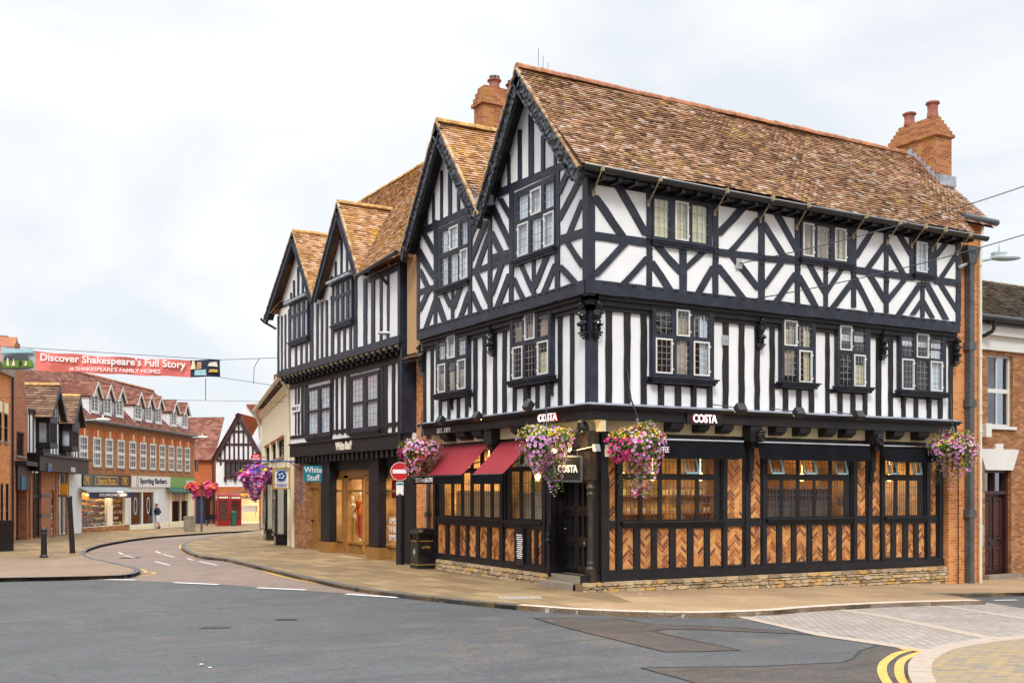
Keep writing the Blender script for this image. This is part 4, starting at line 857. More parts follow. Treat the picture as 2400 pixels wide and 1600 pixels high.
fl=MB(); fl.box((xL-.02,1.45,zroof(1.45)-.02),(xR+.02,1.6,zroof(1.6)+.12)); 
for i in range(6): y=1.65+i*.16; fl.box((xL-.03,y,zroof(y)+.02),(xL+.0,y+.15,zroof(y)+.22))
fl.build('flashing','lead',CB)
zt=L2.uv('L4',690,190,-1.24)[1]; zm=L2.uv('L4',670,345,-1.24)[1]
stack(CB,1.24,3.6,7.1,7.66,10.5,zm,zt,'brick_chimney',[(1.75,7.38,.17,.3,'pot'),(2.35,7.38,.17,.28,'pot'),(2.9,7.38,.15,.36,'mustard'),(3.35,7.38,.13,.3,'pot')])
# aerials on the ridge
ae=MB()
for (x,y,h) in ((1262,163,.5),(1273,168,.35),(1284,172,.2)): u,z=R2.uv('n',x,y,-2.4); ae.tube((u,2.4,12.3),(u,2.4,12.35+h),.006,seg=5)
ae.build('aerial','black_metal',CB)
# ---- fascia band between ground and first floor
fb=MB()
for pl,e,s in((R2,XE+.05,-.12),(L2,YE,-.1)):
    fb.rect(pl,.08 if pl is R2 else .3,e,3.84,4.06,-.3,-.08)
fb.build('fascia','timber_soft',CB)
fc=MB()
def frame(zs,mat,name,n0):
    m=MB()
    for z0,z1,n in zs:
        m.box((-n,-n,z0),(XE+.08,.6,z1)); 
    m.build(name,mat,CB)
def lring(m,n,z0,z1,e1=.08):   # L-shaped moulding following both facades
    m.rect(R2,-n,XE+e1,z0,z1,-.3,n); m.rect(L2,.3,YE+.02,z0+.0006,z1-.0006,-.3,n)
m=MB(); lring(m,.0,4.06,4.1); lring(m,.05,4.1,4.15); m.build('fascia_moulding','timber_soft',CB)
m=MB(); lring(m,.09,4.152,4.175,.12); 
m.add([(-.09,-.09,4.176),(XE+.12,-.09,4.176),(XE+.12,.25,4.24),(.25,.25,4.24)],[(0,1,2,3)]); m.add([(-.09,-.09,4.176),(.25,.25,4.24),(.25,YE,4.24),(-.09,YE,4.176)],[(0,1,2,3)])
m.build('lead_flashing','lead',CB)
# soffit strip, joist ends, lower rail
m=MB(); m.rect(RG,.1,XE,3.58,3.86,-.1,.03); m.rect(LG,.1,YE,3.58,3.86,-.1,.03); m.build('soffit_panel','soffit_white',CB)
m=MB()
def joist(pl,c,a,b,n=.03,big=False):
    m.mark(); u0,u1=sorted((pl.u(c,a,.25),pl.u(c,b,.25))); k=6; P=[]
    w_=u1-u0
    for z0,z1,n1 in((3.76,3.84,.33),(3.71,3.76,.31),(3.67,3.71,.26),(3.63,3.67,.19)): m.rect(pl,u0,u1,z0,z1,.0,n1)
for a,b in ((745,850),(980,1065),(1175,1265),(1620,1710)): joist(RG,'5',a,b)
for a,b in ((110,200),(328,415),(492,578),(895,980),(1100,1185)): joist(RG,'6',a,b)
for a,b in ((395,455),(520,590),(650,725),(960,1030)): joist(LG,'L6',a,b)
m.each('joist_end','timber_soft',CB)
# ---- ground floor walls: dark framing with recessed herringbone panels
m=MB(); gh=holes_of(['ga','gb','gc'],.02)
pan=[]  # (u0,u1,z0,z1)
zU=lambda c,x,y: RG.uv(c,x,y)[1]
def pnl(c,x0,x1,y0,y1,c1=None):
    a=RG.u(c,x0); b_=RG.u(c1 or c,x1); pan.append((a,b_,RG.uv(c,x0,y1)[1],RG.uv(c,x0,y0)[1]))
pnl('5',185,300,180,855); pnl('5',185,300,920,1272)
for a,b_ in ((355,450),(503,597),(643,748),(800,900),(948,1040),(1085,1187)): pnl('5',a,b_,918,1262-(a-355)*.04)
pnl('5',1230,1362,200,835); pnl('5',1230,1362,903,1225); pnl('5',1425,1513,215,833); pnl('5',1425,1513,898,1218)
pnl('5',1560,1645,896,1210); pnl('5',1688,1768,893,1205); 
for a,b_ in ((98,188),(230,322),(360,438),(478,557)): pnl('6',a,b_,888,1197-(a-98)*.03)
for a,b_ in ((605,680),(732,800)): pnl('6',a,b_,205,812); pnl('6',a,b_,874,1178)
for a,b_ in ((836,890),(930,988),(1030,1080),(1118,1173)): pnl('6',a,b_,876,1163)
pnl('6',1217,1270,205,808); pnl('6',1217,1270,868,1152)
def jit(P,u=.0): return P
allh=gh+[R4(a,b_,c,d) for a,b_,c,d in pan]
zb=lambda u: RG.w(u,0).z
m.prism(RG,[(.48,.23),(XE-.05,.18),(XE-.05,3.6),(.48,3.6)],-.14,0,allh); m.build('ground_frame','timber_soft',CB)
m=MB()
for u in (RG.u('5',325),RG.u('5',1208),RG.u('5',1393),RG.u('5',1537),RG.u('6',581),RG.u('6',706),RG.u('6',817),RG.u('6',1195),RG.u('6',1295)): vt(m,RG,u,.13,.3,3.58,.02)
hb(m,RG,.1,XE-.06,.28,.18,.035); 
for a in ((150,300),(1187,1560)): pass
m.build('ground_studs','timber_soft',CB)
m=MB(); 
for (a,b_,c,d) in pan: m.mark(); herring(m,RG,a,b_,c,d,-.05)
m.each('herringbone_panel','herring',CB)
m=MB(); m.rect(RG,.06,XE-.07,.3,3.5,-.139,-.052) if 0 else [(m.mark(),m.rect(RG,a-.015,b_+.015,c-.015,d+.015,-.1,-.05)) for a,b_,c,d in pan]; m.each('mortar_bed','mortar_warm',CB)
# left ground floor
pan=[]
for a,b_ in ((355,420),(447,500),(525,583),(603,663),(688,753),(782,850),(888,970),(1098,1130),(1155,1187)):
    ua,ub=sorted((LG.u('L6',a),LG.u('L6',b_))); pan.append((ua,ub,.46,1.3))
DY0,DY1=.72,2.2
m=MB(); m.prism(LG,[(2.32,.22),(YE-.2,.28),(YE-.2,3.6),(2.32,3.6)],-.14,0,holes_of(['la','lb'],.02)+[R4(*q) for q in pan]); m.build('ground_frame','timber_soft',CB)
m=MB(); [(m.mark(),herring(m,LG,*q,-.05)) for q in pan]; m.each('herringbone_panel','herring',CB)
m=MB(); [(m.mark(),m.rect(LG,a-.015,b_+.015,c-.015,d+.015,-.1,-.05)) for a,b_,c,d in pan]; m.each('mortar_bed','mortar_warm',CB)
m=MB()
for x in (340,875,1215): vt(m,LG,LG.u('L6',x),.14,.28,3.55,.025)
hb(m,LG,2.35,YE-.2,.34,.18,.035); m.build('ground_studs','timber_soft',CB)
# plinths
m=MB(); zt=lambda u:.2-.004*u; bt=lambda u: hgt(u,.4)-.03
rubble(m,RG,.12,XE,zt,bt,.09); m.build('stone_plinth','stone',CB)
m=MB(); m.rect(RG,.1,XE,-.7,.17,-.3,.06); m.build('plinth_core','mortar_stone',CB)
m=MB(); m.mark(); rubble(m,LG,2.3,YE-.4,lambda u:.26+.004*u,lambda u:hgt(.4,u)-.02,.07); m.mark(); rubble(m,LG,.42,.62,lambda u:.2,lambda u:-.03,.1); m.each('stone_plinth','stone',CB)
m=MB(); m.rect(LG,2.3,YE-.3,-.3,.22,-.3,.04); m.rect(LG,.45,.62,-.3,.17,-.3,.06); m.build('plinth_core','mortar_stone',CB)
# corner: porch with carved posts, door and steps
pc=MB(); pc.box((.44,.44,.18),(.6,.6,3.6)); pc.build('corner_post','timber_soft',CB)
pc=MB(); pc.box((.3,.36,.17),(.46,.56,.45)); pc.lathe((.38,.46,.4),[(.1,0),(.115,.1),(.07,.16),(.09,.22),(.07,.28),(.062,.8),(.07,1.4),(.085,1.7),(.1,1.78),(.07,1.84),(.11,1.92),(.075,2.0),(.09,2.1)],12); pc.box((.28,.36,2.5),(.48,.57,3.2)); pc.box((.2,.3,3.2),(.5,.62,3.6)); pc.build('carved_porch_post','carved_oak',CB)
pc=MB(); pc.box((.33,.55,3.25),(.42,2.3,3.6)); pc.add([(.40,.56,2.55),(.40,.56,3.25),(.40,1.15,3.25),(.46,.56,2.55),(.46,.56,3.25),(.46,1.15,3.25)],[(0,1,2),(3,5,4),(0,2,5,3)]); pc.add([(.40,2.26,2.55),(.40,2.26,3.25),(.40,1.7,3.25),(.46,2.26,2.55),(.46,2.26,3.25),(.46,1.7,3.25)],[(0,1,2),(3,5,4),(0,2,5,3)]); pc.build('porch_bracket','carved_oak',CB)
pc=MB(); pc.box((.42,2.2,.2),(.6,2.38,3.6)); pc.box((.38,2.2,.25),(.42,2.34,1.0)); pc.lathe((.4,2.27,1.0),[(.07,0),(.09,.08),(.06,.12),(.08,.2),(.06,.26),(.04,.4)],8); pc.build('carved_porch_post','timber_soft',CB)
m=MB()
for pl,u in((LG,.8),(R2,.28)): pass
m.mark(); facehead(m,LG,.47,3.66,.26,1.0)
for c,x in(('5',1500),('6',775)): u=RG.u(c,x,.35); m.mark(); facehead(m,RG,u,3.6,.36,.95)
m.each('carved_head','black_gloss',CB,smooth=True)
m=MB()
for c,x in(('5',1410),('6',720)):
    m.mark(); u=RG.u(c,x,.1); m.rect(RG,u-.16,u+.2,3.45,3.84,0,.34); m.rect(RG,u-.02,u+.15,3.3,3.45,0,.25); m.rect(RG,u-.0,u+.13,2.75,3.3,0,.14); m.rect(RG,u-.0,u+.12,2.55,2.75,0,.1); m.rect(RG,u-.03,u+.13,2.48,2.55,0,.12)
m.mark(); u=LG.u('L6',810,.1); m.rect(LG,u-.2,u+.2,3.45,3.84,0,.3); m.rect(LG,u-.1,u+.1,3.3,3.45,0,.2)
m.each('console_bracket','timber_soft',CB)
# door in the recess
PD=Pl((.8,0),(0,1)); d=MB(); d.rect(PD,.4,2.22,.3,2.56,-.06,0); D_=d.build('door','door_black',CB)
d=MB()
for i in range(3):
    for (z0,z1) in((.42,1.0),(1.1,1.72),(1.82,2.46)):
        a=.5+i*.54; d.prism(PD,R4(a,a+.52,z0,z1),0,.05,[R4(a+.07,a+.24,z0+.08,z1-.05),R4(a+.29,a+.46,z0+.08,z1-.05)]); d.rect(PD,a+.03,a+.49,z0-.02,z0+.03,0,.08)
for z in(1.05,1.77): d.rect(PD,.45,2.18,z-.035,z+.035,0,.06)
d.build('door_panels','door_black',D_); d=MB(); d.blob(PD.w(2.05,1.35,.06),.03,.03,.03); d.rect(PD,1.2,1.28,1.0,1.12,.05,.07); d.build('door_handle','chrome',D_)
m=MB(); arch=[(.56,.3),(.56,3.58),(2.24,3.58),(2.24,.3)]
hole=[(.6,.31),(2.14,.31),(2.14,2.2)]+[(1.37+.77*(abs(math.cos(t))**.5*(1 if math.cos(t)>0 else -1)),2.2+.32*math.sin(t)) for t in [math.pi*k/10 for k in range(1,10)]]+[(.6,2.2)]
m.prism(LG,arch,-.1,-.02,[hole]); m.build('door_arch','timber_soft',CB)
m=MB(); m.box((.61,.36,.15),(.8,.42,3.6)); m.box((.5,2.2,.2),(.86,2.3,3.6)); m.box((.45,.5,3.55),(.86,2.4,3.62)); m.build('porch_lining','timber_soft',CB)
m=MB(); m.box((.42,.6,-.2),(.95,2.3,.29)); m.box((.1,.66,-.2),(.42,2.28,.13)); m.build('door_step','grey_stone',CB)
# upper interior shells and lit ground floor room
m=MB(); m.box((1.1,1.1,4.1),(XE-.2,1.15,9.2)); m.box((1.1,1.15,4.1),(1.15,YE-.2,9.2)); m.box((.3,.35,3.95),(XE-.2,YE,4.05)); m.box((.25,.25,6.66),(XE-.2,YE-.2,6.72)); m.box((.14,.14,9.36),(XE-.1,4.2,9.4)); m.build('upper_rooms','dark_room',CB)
m=MB(); m.box((.6,4.6,.25),(XE-.15,4.7,3.5)); m.box((XE-.25,.62,.25),(XE-.15,4.6,3.5)); m.box((4.7,4.7,.25),(4.8,YE-.3,3.5)); m.box((.6,YE-.3,.25),(4.8,YE-.2,3.5)); m.build('room_walls','warm_wall',CB)
m=MB(); m.box((.6,.6,.2),(XE-.1,YE-.2,.25)); m.build('room_floor','floor_wood',CB)
m=MB(); m.box((.6,.6,3.5),(XE-.1,YE-.2,3.56)); m.build('room_ceiling','warm_wall',CB)
m=MB(); m.box((3.2,2.8,.25),(7.5,3.4,1.35)); m.box((2.0,1.3,.95),(2.9,2.0,1.0)); m.box((4.0,1.2,.95),(4.8,1.9,1.0)); m.box((8.2,1.4,.95),(9.1,2.1,1.0)); m.box((10.6,1.3,.95),(11.4,2.0,1.0)); m.box((1.3,4,.95),(2,4.6,1.)); m.box((7.2,3.9,.25),(7.4,4.5,3.4)); m.box((9.4,2.6,.25),(9.5,4.5,3.4))
for x in (3.5,6.3): m.box((x,4.3,1.6),(x+2.2,4.55,1.64)); m.box((x,4.3,2.1),(x+2.2,4.55,2.14))
m.build('counter','warm_wood',CB)
m=MB()
for i in range(44): x=3.5+R(0,4.6); z=random.choice((1.64,2.14)); m.lathe((x,4.42,z),[(.045,0),(.055,.14)],6)
for i in range(16): m.lathe((3.3+i*.26,2.95,1.35),[(.05,0),(.06,.12)],6)
m.build('cups','cream_pipe',CB,kind='stuff')
m=MB(); m.box((5.0,2.75,.9),(6.2,2.79,1.3)); m.box((2.9,4.56,1.5),(3.3,4.6,2.6)); m.box((9.0,4.56,1.4),(9.9,4.6,2.3)); m.build('wall_panels','red_clothes',CB)
m=MB(); m.box((5.9,1.0,.3),(8.4,1.04,2.3)); m.build('room_screen','dark_room',CB); m=MB(); m.box((.95,3.4,1.4),(.98,4.5,2.2)); m.box((.95,5.4,1.4),(.98,8.2,2.25)); m.build('translucent_poster','curtain_gold',CB)
lm=MB()
for (x,y) in ((2.2,1.8),(3.6,2.4),(5,2.2),(6.6,1.8),(8.3,1.9),(10,1.8),(11.4,1.6),(1.5,4.6),(1.6,6.2),(1.7,7.6),(2.6,3.4)): lm.mark(); lm.blob((x,y,2.62),.09,.09,.11); lm.tube((x,y,2.7),(x,y,3.5),.01,seg=4)
lm.each('pendant_lamp','lamp_warm',CB)
def area(name,loc,sz,e,c,rot=(0,0,0),par=None):
    l=bpy.data.lights.new(name,'AREA'); l.energy=e; l.color=c; l.shape='RECTANGLE'; l.size=sz[0]; l.size_y=sz[1]; o=bpy.data.objects.new(name,l); COL.objects.link(o); o.location=loc; o.rotation_euler=rot
    if par: o.parent=par; o.location=Vector(loc)-Vector(par.location)
WARM=(1,.62,.25)
area('ceiling_light',(4,2.6,3.4),(5,2.5),125,WARM,par=CB); area('ceiling_light',(9.8,2.4,3.4),(4,2.5),95,WARM,par=CB); area('ceiling_light',(2.6,6.4,3.4),(2.5,3.5),240,WARM,par=CB)
# ---- awnings
def awning(par,pl,u0,u1,zt,nt,zbm,nb,vh,mat,vmat='black_cloth'):
    m=MB(); k=8; A=[];Bv=[]
    for i in range(k+1):
        u=u0+(u1-u0)*i/k; sg=.012*math.sin(i*math.pi/ k*3); A.append(pl.w(u,zt,nt)); Bv.append(pl.w(u,zbm+sg*.3,nb))
    mid=[a.lerp(b,.5)-Vector((0,0,.03)) for a,b in zip(A,Bv)]
    for P,Q in((A,mid),(mid,Bv)):
        for i in range(k): m.quad(P[i],P[i+1],Q[i+1],Q[i])
    aw=m.build('awning',mat,par,smooth=True); v=MB()
    v.rect(pl,u0,u1,zbm-vh,zbm-.01,nb-.01,nb+.005); v.build('valance',vmat,aw)
    s=MB(); s.tube(pl.w(u0,zbm,nb),pl.w(u1,zbm,nb),.022,seg=6); s.build('front_bar','black_metal',aw)
    s=MB()
    for u in(u0+.03,u1-.03): s.mark(); s.path([pl.w(u,zt-.45,nt),pl.w(u,(zt+zbm)/2-.1,(nt+nb)/2),pl.w(u,zbm-.03,nb)],.015,5)
    s.each('awning_arm','black_metal',aw); return aw
a1=awning(CB,LG,5.2,8.12,3.5,.06,2.66,.88,.22,'red_cloth'); a2=awning(CB,LG,3.05,4.62,3.5,.06,2.66,.88,.24,'red_cloth')
text('awning_lettering','HOME OF irresistible COFFEE',LG,7.45,2.55,.89,.13,'text_white',a1,.004,.012,wid=1.1)
def retr(u0,u1,zt,zb,nt=.3):
    m=MB(); k=14
    for i in range(k):
        a=u0+(u1-u0)*i/k; b=u0+(u1-u0)*(i+1)/k; f=lambda u:(.03*math.sin(u*5)+.02*math.sin(u*11)); dr=lambda u: .05*min(1,min(u-u0,u1-u)/.3)
        m.quad(RG.w(a,zt,nt),RG.w(b,zt,nt),RG.w(b,zb-dr(b),nt+.09+f(b)*.4),RG.w(a,zb-dr(a),nt+.09+f(a)*.4))
    aw=m.build('folded_awning','black_cloth',CB,smooth=True); c=MB(); c.tube(RG.w(u0,zt+.02,nt),RG.w(u1,zt+.02,nt),.035,seg=10); c.build('roller_bar','chrome',aw); return aw
ra1=retr(RG.u('5',240,.3),RG.u('5',1358,.3),3.42,3.05); ra2=retr(RG.u('5',1478,.3),RG.u('6',700,.3),3.42,3.06); ra3=retr(RG.u('6',815,.3),RG.u('6',1255,.3),3.42,3.06)
text('awning_lettering','HOME OF irresistible COFFEE',RG,RG.u('5',511,.4),3.2,.41,.13,'text_white',ra1,.004,.012,wid=RG.u('5',742,.4)-RG.u('5',280,.4))
# fascia lettering
def mk_sign(pl,u,z,n,wd,h,par):
    m=MB(); m.rect(pl,u-wd/2,u+wd/2,z-h/2,z+h/2,n,n+.05); return m.build('sign_board','black_metal',par)
sb=mk_sign(R2,R2.u('3',1200,-.05),3.95,-.078,1.05,.3,CB)
text('shop_lettering','COSTA',R2,R2.u('3',1205,-.03),3.95,-.026,.2,'letter_lit',sb,.018,.03,wid=.72); text('lettering_edge','COSTA',R2,R2.u('3',1205,-.03),3.95,-.03,.215,'letter_edge',sb,.012,.045,wid=.75)
ul=L2.u('L5',1240,-.05); text('shop_lettering','COSTA',L2,ul,3.97,-.045,.19,'letter_lit',CB,.018,.03,wid=.85); text('lettering_edge','COSTA',L2,ul,3.97,-.053,.205,'letter_edge',CB,.012,.045,wid=.88)
text('established_lettering','EST. 1971',L2,L2.u('L5',405,-.07),3.93,-.078,.13,'text_white',CB,.006,.02,wid=.8)
# hanging sign
HP=Pl((0,.38),(1,0)); hu0,hz0=HP.uv('L6',1285,570); hu1,hz1=HP.uv('L6',1508,372); hs=thing('hanging_sign','black square projecting sign with white coffee shop lettering over the corner porch','sign',HP.w((hu0+hu1)/2,hz0,0))
m=MB(); m.rect(HP,hu0,hu1,hz0,hz1,-.1,0); m.build('sign_panel','black_metal',hs); m=MB(); m.prism(HP,R4(hu0-.02,hu1+.02,hz0-.02,hz1+.02),-.11,.02,[R4(hu0+.03,hu1-.03,hz0+.03,hz1-.03)]); m.build('sign_frame','grey_pipe',hs)
text('shop_lettering','COSTA',HP,(hu0+hu1)/2,(hz0+hz1)/2,.004,.17,'text_white',hs,.01,.03,wid=.52)
m=MB(); m.tube(HP.w(hu0-.05,hz1+.14,-.05),HP.w(.4,hz1+.14,-.05),.014); [m.tube(HP.w(u,hz1,-.05),HP.w(u,hz1+.14,-.05),.008) for u in(hu0+.08,hu1-.08)]; m.build('bracket','black_metal',hs)
m=MB(); m.tube(HP.w(hu1-.1,hz1+.14,-.05),HP.w(hu1+.1,hz1+.22,.4),.012); m.obox(HP.w(hu1+.12,hz1+.18,.42),Vector((.07,0,0)),Vector((0,.05,0)),Vector((0,.02,.08))); m.build('spot_lamp','galv',hs)
m=MB(); m.blob(HP.w(hu0-.02,hz1+.1,.05),.06,.05,.06); m.build('lit_bulb','lamp_warm',hs)
pl_d=bpy.data.lights.new('bulb_light','POINT'); pl_d.energy=28; pl_d.color=(1,.66,.25); pl_d.shadow_soft_size=.06; pl_o=bpy.data.objects.new('bulb_light',pl_d); COL.objects.link(pl_o); pl_o.parent=hs; pl_o.location=HP.w(hu0+.35,hz1+.12,.16)-Vector(hs.location)
# floodlights above the fascia
def flood(pl,c,x,y,lit=False):
    u,z=pl.uv(c,x,y,.35); s=pl.d if pl is R2 else -pl.d; m=MB(); m.tube(pl.w(u,z+.12,-.15)-s*.45,pl.w(u,z+.02,.3),.014,seg=6); L_=None
    c_=pl.w(u,z,.35); m.obox(c_,s*.13,pl.n*.06+Vector((0,0,.05)),(Vector((0,0,.08))-pl.n*.05)); o=m.build('floodlight','black_metal',CB)
    if lit: g=MB(); g.obox(c_-Vector((0,0,.075))-pl.n*.02,s*.11,pl.n*.05,Vector((0,0,.01))); g.build('lamp_glass','lamp_warm',o)
for a in ((L2,'L5',385,1310,False),(L2,'L5',675,1280,True),(L2,'L5',1085,1195,False),(R2,'3',1550,1145,True),(R2,'3',2115,1182,True),(R2,'4',680,1072,False)): flood(*a)
for c,x,y in(('1',1460,1010),('1',1455,1358),('3',1405,483)):
    pl=R2 if c=='1' else R1; u,z=pl.uv(c,x,y,.05); m=MB(); m.rect(pl,u-.09,u+.09,z-.12,z+.12,.03,.055); m.tube(pl.w(u,z,.05),pl.w(u+.04,z,.13),.012); m.build('wire_anchor_plate','galv',CB)
# menu board, sign under the awning at the corner
m=MB(); a,b_=sorted((LG.u('L6',1006),LG.u('L6',1062))); m.rect(LG,a,b_,.4,1.32,.035,.07); mb_=m.build('notice_board','black_gloss',CB)
for i in range(13): z=1.12-i*.05; m=MB()
m=MB()
for i in range(12): z=1.15-i*.052; m.rect(LG,(a+b_)/2-R(.1,.16),(a+b_)/2+R(.1,.16),z-.016,z+.012,.07,.074)
m.build('notice_lines','text_white',mb_)
m=MB(); u,z=RG.uv('5',245,265,.1); m.rect(RG,u-.12,u+.14,z-.15,z+.12,.03,.12); ab=m.build('alarm_box','cream_pipe',CB); text('alarm_lettering','SECOM',RG,u,z-.05,.122,.05,'sign_blue',ab,.002,.01)
# downpipe with hopper, left end; brick wall between the houses
m=MB(); m.box((.5,YE-.19,-.2),(.9,9.95,6.35)); m.build('brick_wall','brick_orange',CB)
m=MB(); m.box((.1,YE+.01,6.3),(1.2,9.75,9.15)); m.build('rendered_wall','tan_render',CB)
m=MB(); tiles(m,(0,YE,6.1),(0,1,0),(.5,0,.32),[(0,0),(1.1,0),(1.1,.6),(0,.6)]); m.build('pent_roof','roof_tile',CB)
m=MB(); m.tube((.42,8.98,.0),(.42,8.98,4.9),.055); m.tube((.42,8.98,4.9),(.38,8.98,5.6),.05); m.box((.22,8.78,5.6),(.56,9.2,6.05)); m.box((.2,8.76,6.03),(.58,9.22,6.1)); [m.box((.34,8.9,z),(.52,9.06,z+.12)) for z in(1.5,3.2,4.8)]; m.build('downpipe','grey_pipe',CB)
m=MB(); m.tube((.55,9.95,0),(.55,9.95,3.6),.05); m.build('downpipe','black_metal',CB)
# right end pipes and lamp
m=MB(); x=13.05; m.box((x-.09,.12,-.4),(x+.09,.3,8.6)); m.add([(x-.3,.05,9.1),(x+.3,.05,9.1),(x+.3,.3,9.1),(x-.3,.3,9.1),(x-.12,.1,8.6),(x+.12,.1,8.6),(x+.12,.3,8.6),(x-.12,.3,8.6)],[(0,1,2,3),(4,7,6,5),(0,4,5,1),(1,5,6,2),(2,6,7,3),(3,7,4,0)]); [m.box((x-.14,.1,z),(x+.16,.32,z+.22)) for z in(1.5,3.2,4.6,6.2)]; hp=m.build('downpipe','grey_pipe',CB)
text('hopper_date','1895',Pl((0,.05),(1,0)),x-.05,9.0-.05,.004,.1,'grey_pipe',hp)
m=MB(); m.tube((13.45,.16,-.35),(13.45,.16,8.9),.045); m.tube((13.45,.16,8.9),(13.55,.16,9.8),.045); [m.lathe((13.45,.16,z),[(.06,0),(.06,.07)],8) for z in(1.2,3.9,4.4,6.0,8.6)]; m.build('soil_pipe','cream_pipe',CB)
m=MB(); m.tube((12.55,.2,-.35),(12.55,.2,3.7),.018,seg=5); m.build('cable','black_metal',CB)
m=MB(); m.rect(EB,12.38,12.56,7.6,8.2,0,.1); m.build('meter_box','white_paint',CB)
sl=thing('street_lamp','grey wall mounted street lamp on a curved arm at the right end wall','street lamp',(12.4,.2,8.2))
pa=R2.w(*R2.uv('2',1605,725,.1),.1); pb=at(*cv('2',1890,655),33.2); m=MB(); m.path([pa,pa.lerp(pb,.3)+Vector((0,0,.05)),pb],.045,8); m.build('lamp_arm','copper',sl)
d_=RV.copy(); m=MB(); m.blob(pb+d_*.42+Vector((0,0,.04)),.5,.16,.1,12,8,ax=(d_,d_.cross(Vector((0,0,1))),Vector((0,0,1)))); m.obox(pb+d_*.25+Vector((0,0,.12)),d_*.2,d_.cross(Vector((0,0,1)))*.1,Vector((0,0,.08))); m.tube(pb+d_*.25+Vector((0,0,.2)),pb+d_*.25+Vector((0,0,.5)),.03,.005); m.build('lamp_head','copper',sl)
# ================================================================ flower baskets
def basket(label,c,r,drop,pal,n=1.,seed=0,hang=.55,group='hanging flower baskets',wall=None):
    random.seed(seed); t=thing('flower_basket',label,'flower basket',c,group); c=Vector(c)
    lf=MB(); fl={}
    def pt(k):
        v=Vector((random.gauss(0,1),random.gauss(0,1),random.gauss(0,1))).normalized()
        lobe=1+.16*math.sin(v.x*5+seed)+.14*math.sin(v.y*6+v.z*3+seed*2)
        if v.z>0: p=Vector((v.x*r,v.y*r,v.z*r*.62))*lobe
        else:
            f=1+v.z*.45; p=Vector((v.x*r*f,v.y*r*f,v.z*drop*(.75+.25*math.sin(v.x*4+seed))))*lobe
        return p,v
    for i in range(int(1900*n)):
        p,v=pt(0); p=p*R(.55,1.1); s=R(.025,.055); a=Vector((R(-1,1),R(-1,1),R(-1,1))).normalized(); b=a.cross(v).normalized()
        q=c+p; lf.add([q-a*s,q+b*s*.5,q+a*s,q-b*s*.5],[(0,1,2,3)])
    for i in range(int(120*n)):   # sprigs
        p,v=pt(0); q=c+p; e=q+v*R(.05,.14)+Vector((0,0,R(-.05,.06))); s=.012; lf.add([q-Vector((s,0,0)),q+Vector((s,0,0)),e],[(0,1,2)])
    for i in range(int(820*n)):
        p,v=pt(1); q=c+p*R(.97,1.1); d=(v+Vector((R(-.3,.3),R(-.3,.3),R(-.2,.4)))).normalized(); x=d.orthogonal().normalized(); y=d.cross(x); mat,rad=pal(v,p); rad*=.84
        m=fl.setdefault(mat,MB()); rad*=R(.8,1.15); k=7; ph=R(0,6)
        vs=[q]+[q+(x*math.cos(ph+2*math.pi*j/k)+y*math.sin(ph+2*math.pi*j/k))*rad*(1+.12*(j%2))+d*rad*.35 for j in range(k)]
        m.add(vs,[(0,1+j,1+(j+1)%k) for j in range(k)])
        if mat=='fl_lilac':
            e=fl.setdefault('fl_eye',MB()); e.add([q+d*rad*.2+(x*math.cos(a)+y*math.sin(a))*rad*.3 for a in(0,1.57,3.14,4.71)],[(0,1,2,3)])
    for i in range(int(10*n)):   # trailing stems
        a=R(0,6.28); q=c+Vector((math.cos(a)*r*.7,math.sin(a)*r*.7,-drop*.4)); m=MB()
        for j in range(14): e=q+Vector((R(-.03,.03),R(-.03,.03),-j*drop*.055)); lf.add([e,e+Vector((.03,.01,-.015)),e+Vector((.0,.03,-.04)),e+Vector((-.025,-.01,-.02))],[(0,1,2,3)])
    lf.build('foliage','leaf',t,kind='stuff')
    NM={'fl_lilac':'lilac_blossom','fl_magenta':'magenta_blossom','fl_yellow':'yellow_blossom','fl_red':'red_blossom','fl_purple':'purple_blossom','fl_eye':'blossom_eye','fl_orange':'orange_blossom'}
    for k,m in fl.items(): m.build(NM[k],k,t,kind='stuff')
    b=MB(); b.lathe(c+Vector((0,0,-.25)),[(.12,0),(.24,.1),(.28,.25)],12); b.build('basket','black_metal',t)
    if hang:
        top=c+Vector((0,0,hang)); ch=MB()
        for k in range(3): a=k*2.1; ch.tube(c+Vector((.26*math.cos(a),.26*math.sin(a),0)),top,.006,seg=4)
        ch.build('chain','galv',t)
        if wall is not None:
            w_=Vector(wall); ch=MB(); ch.path([w_+Vector((0,0,-.3)),w_+Vector((0,0,.45))],.018,6); ch.path([w_+Vector((0,0,.5)),w_.lerp(top,.4)+Vector((0,0,.06)),top+(top-w_)*.04],.014,6); ch.path([w_,w_.lerp(top,.7)],.01,5); ch.build('wall_bracket','black_metal',t)
    random.seed(seed+100); return t
def palA(v,p):
    if v.z>.15: return random.choice((('fl_yellow',.024),('fl_yellow',.026),('fl_yellow',.024),('fl_lilac',.04),('fl_red',.028)))
    if v.x<-.75: return ('fl_magenta',.045)
    return ('fl_lilac',.042) if random.random()<.72 else random.choice((('fl_magenta',.04),('fl_yellow',.022),('fl_red',.03)))
def palB(v,p):
    if v.z>.1: return ('fl_yellow',.024) if random.random()<.75 else ('fl_lilac',.04)
    return ('fl_lilac',.044) if random.random()<.93 else ('fl_yellow',.024)
def palL(v,p):
    if v.y>.25 and v.z<.3: return ('fl_magenta',.05)
    if v.z>.05 and v.y>-.2: return random.choice((('fl_yellow',.03),('fl_lilac',.04),('fl_yellow',.03),('fl_yellow',.026)))
    return random.choice((('fl_lilac',.045),('fl_lilac',.045),('fl_red',.045),('fl_lilac',.04),('fl_yellow',.02)))
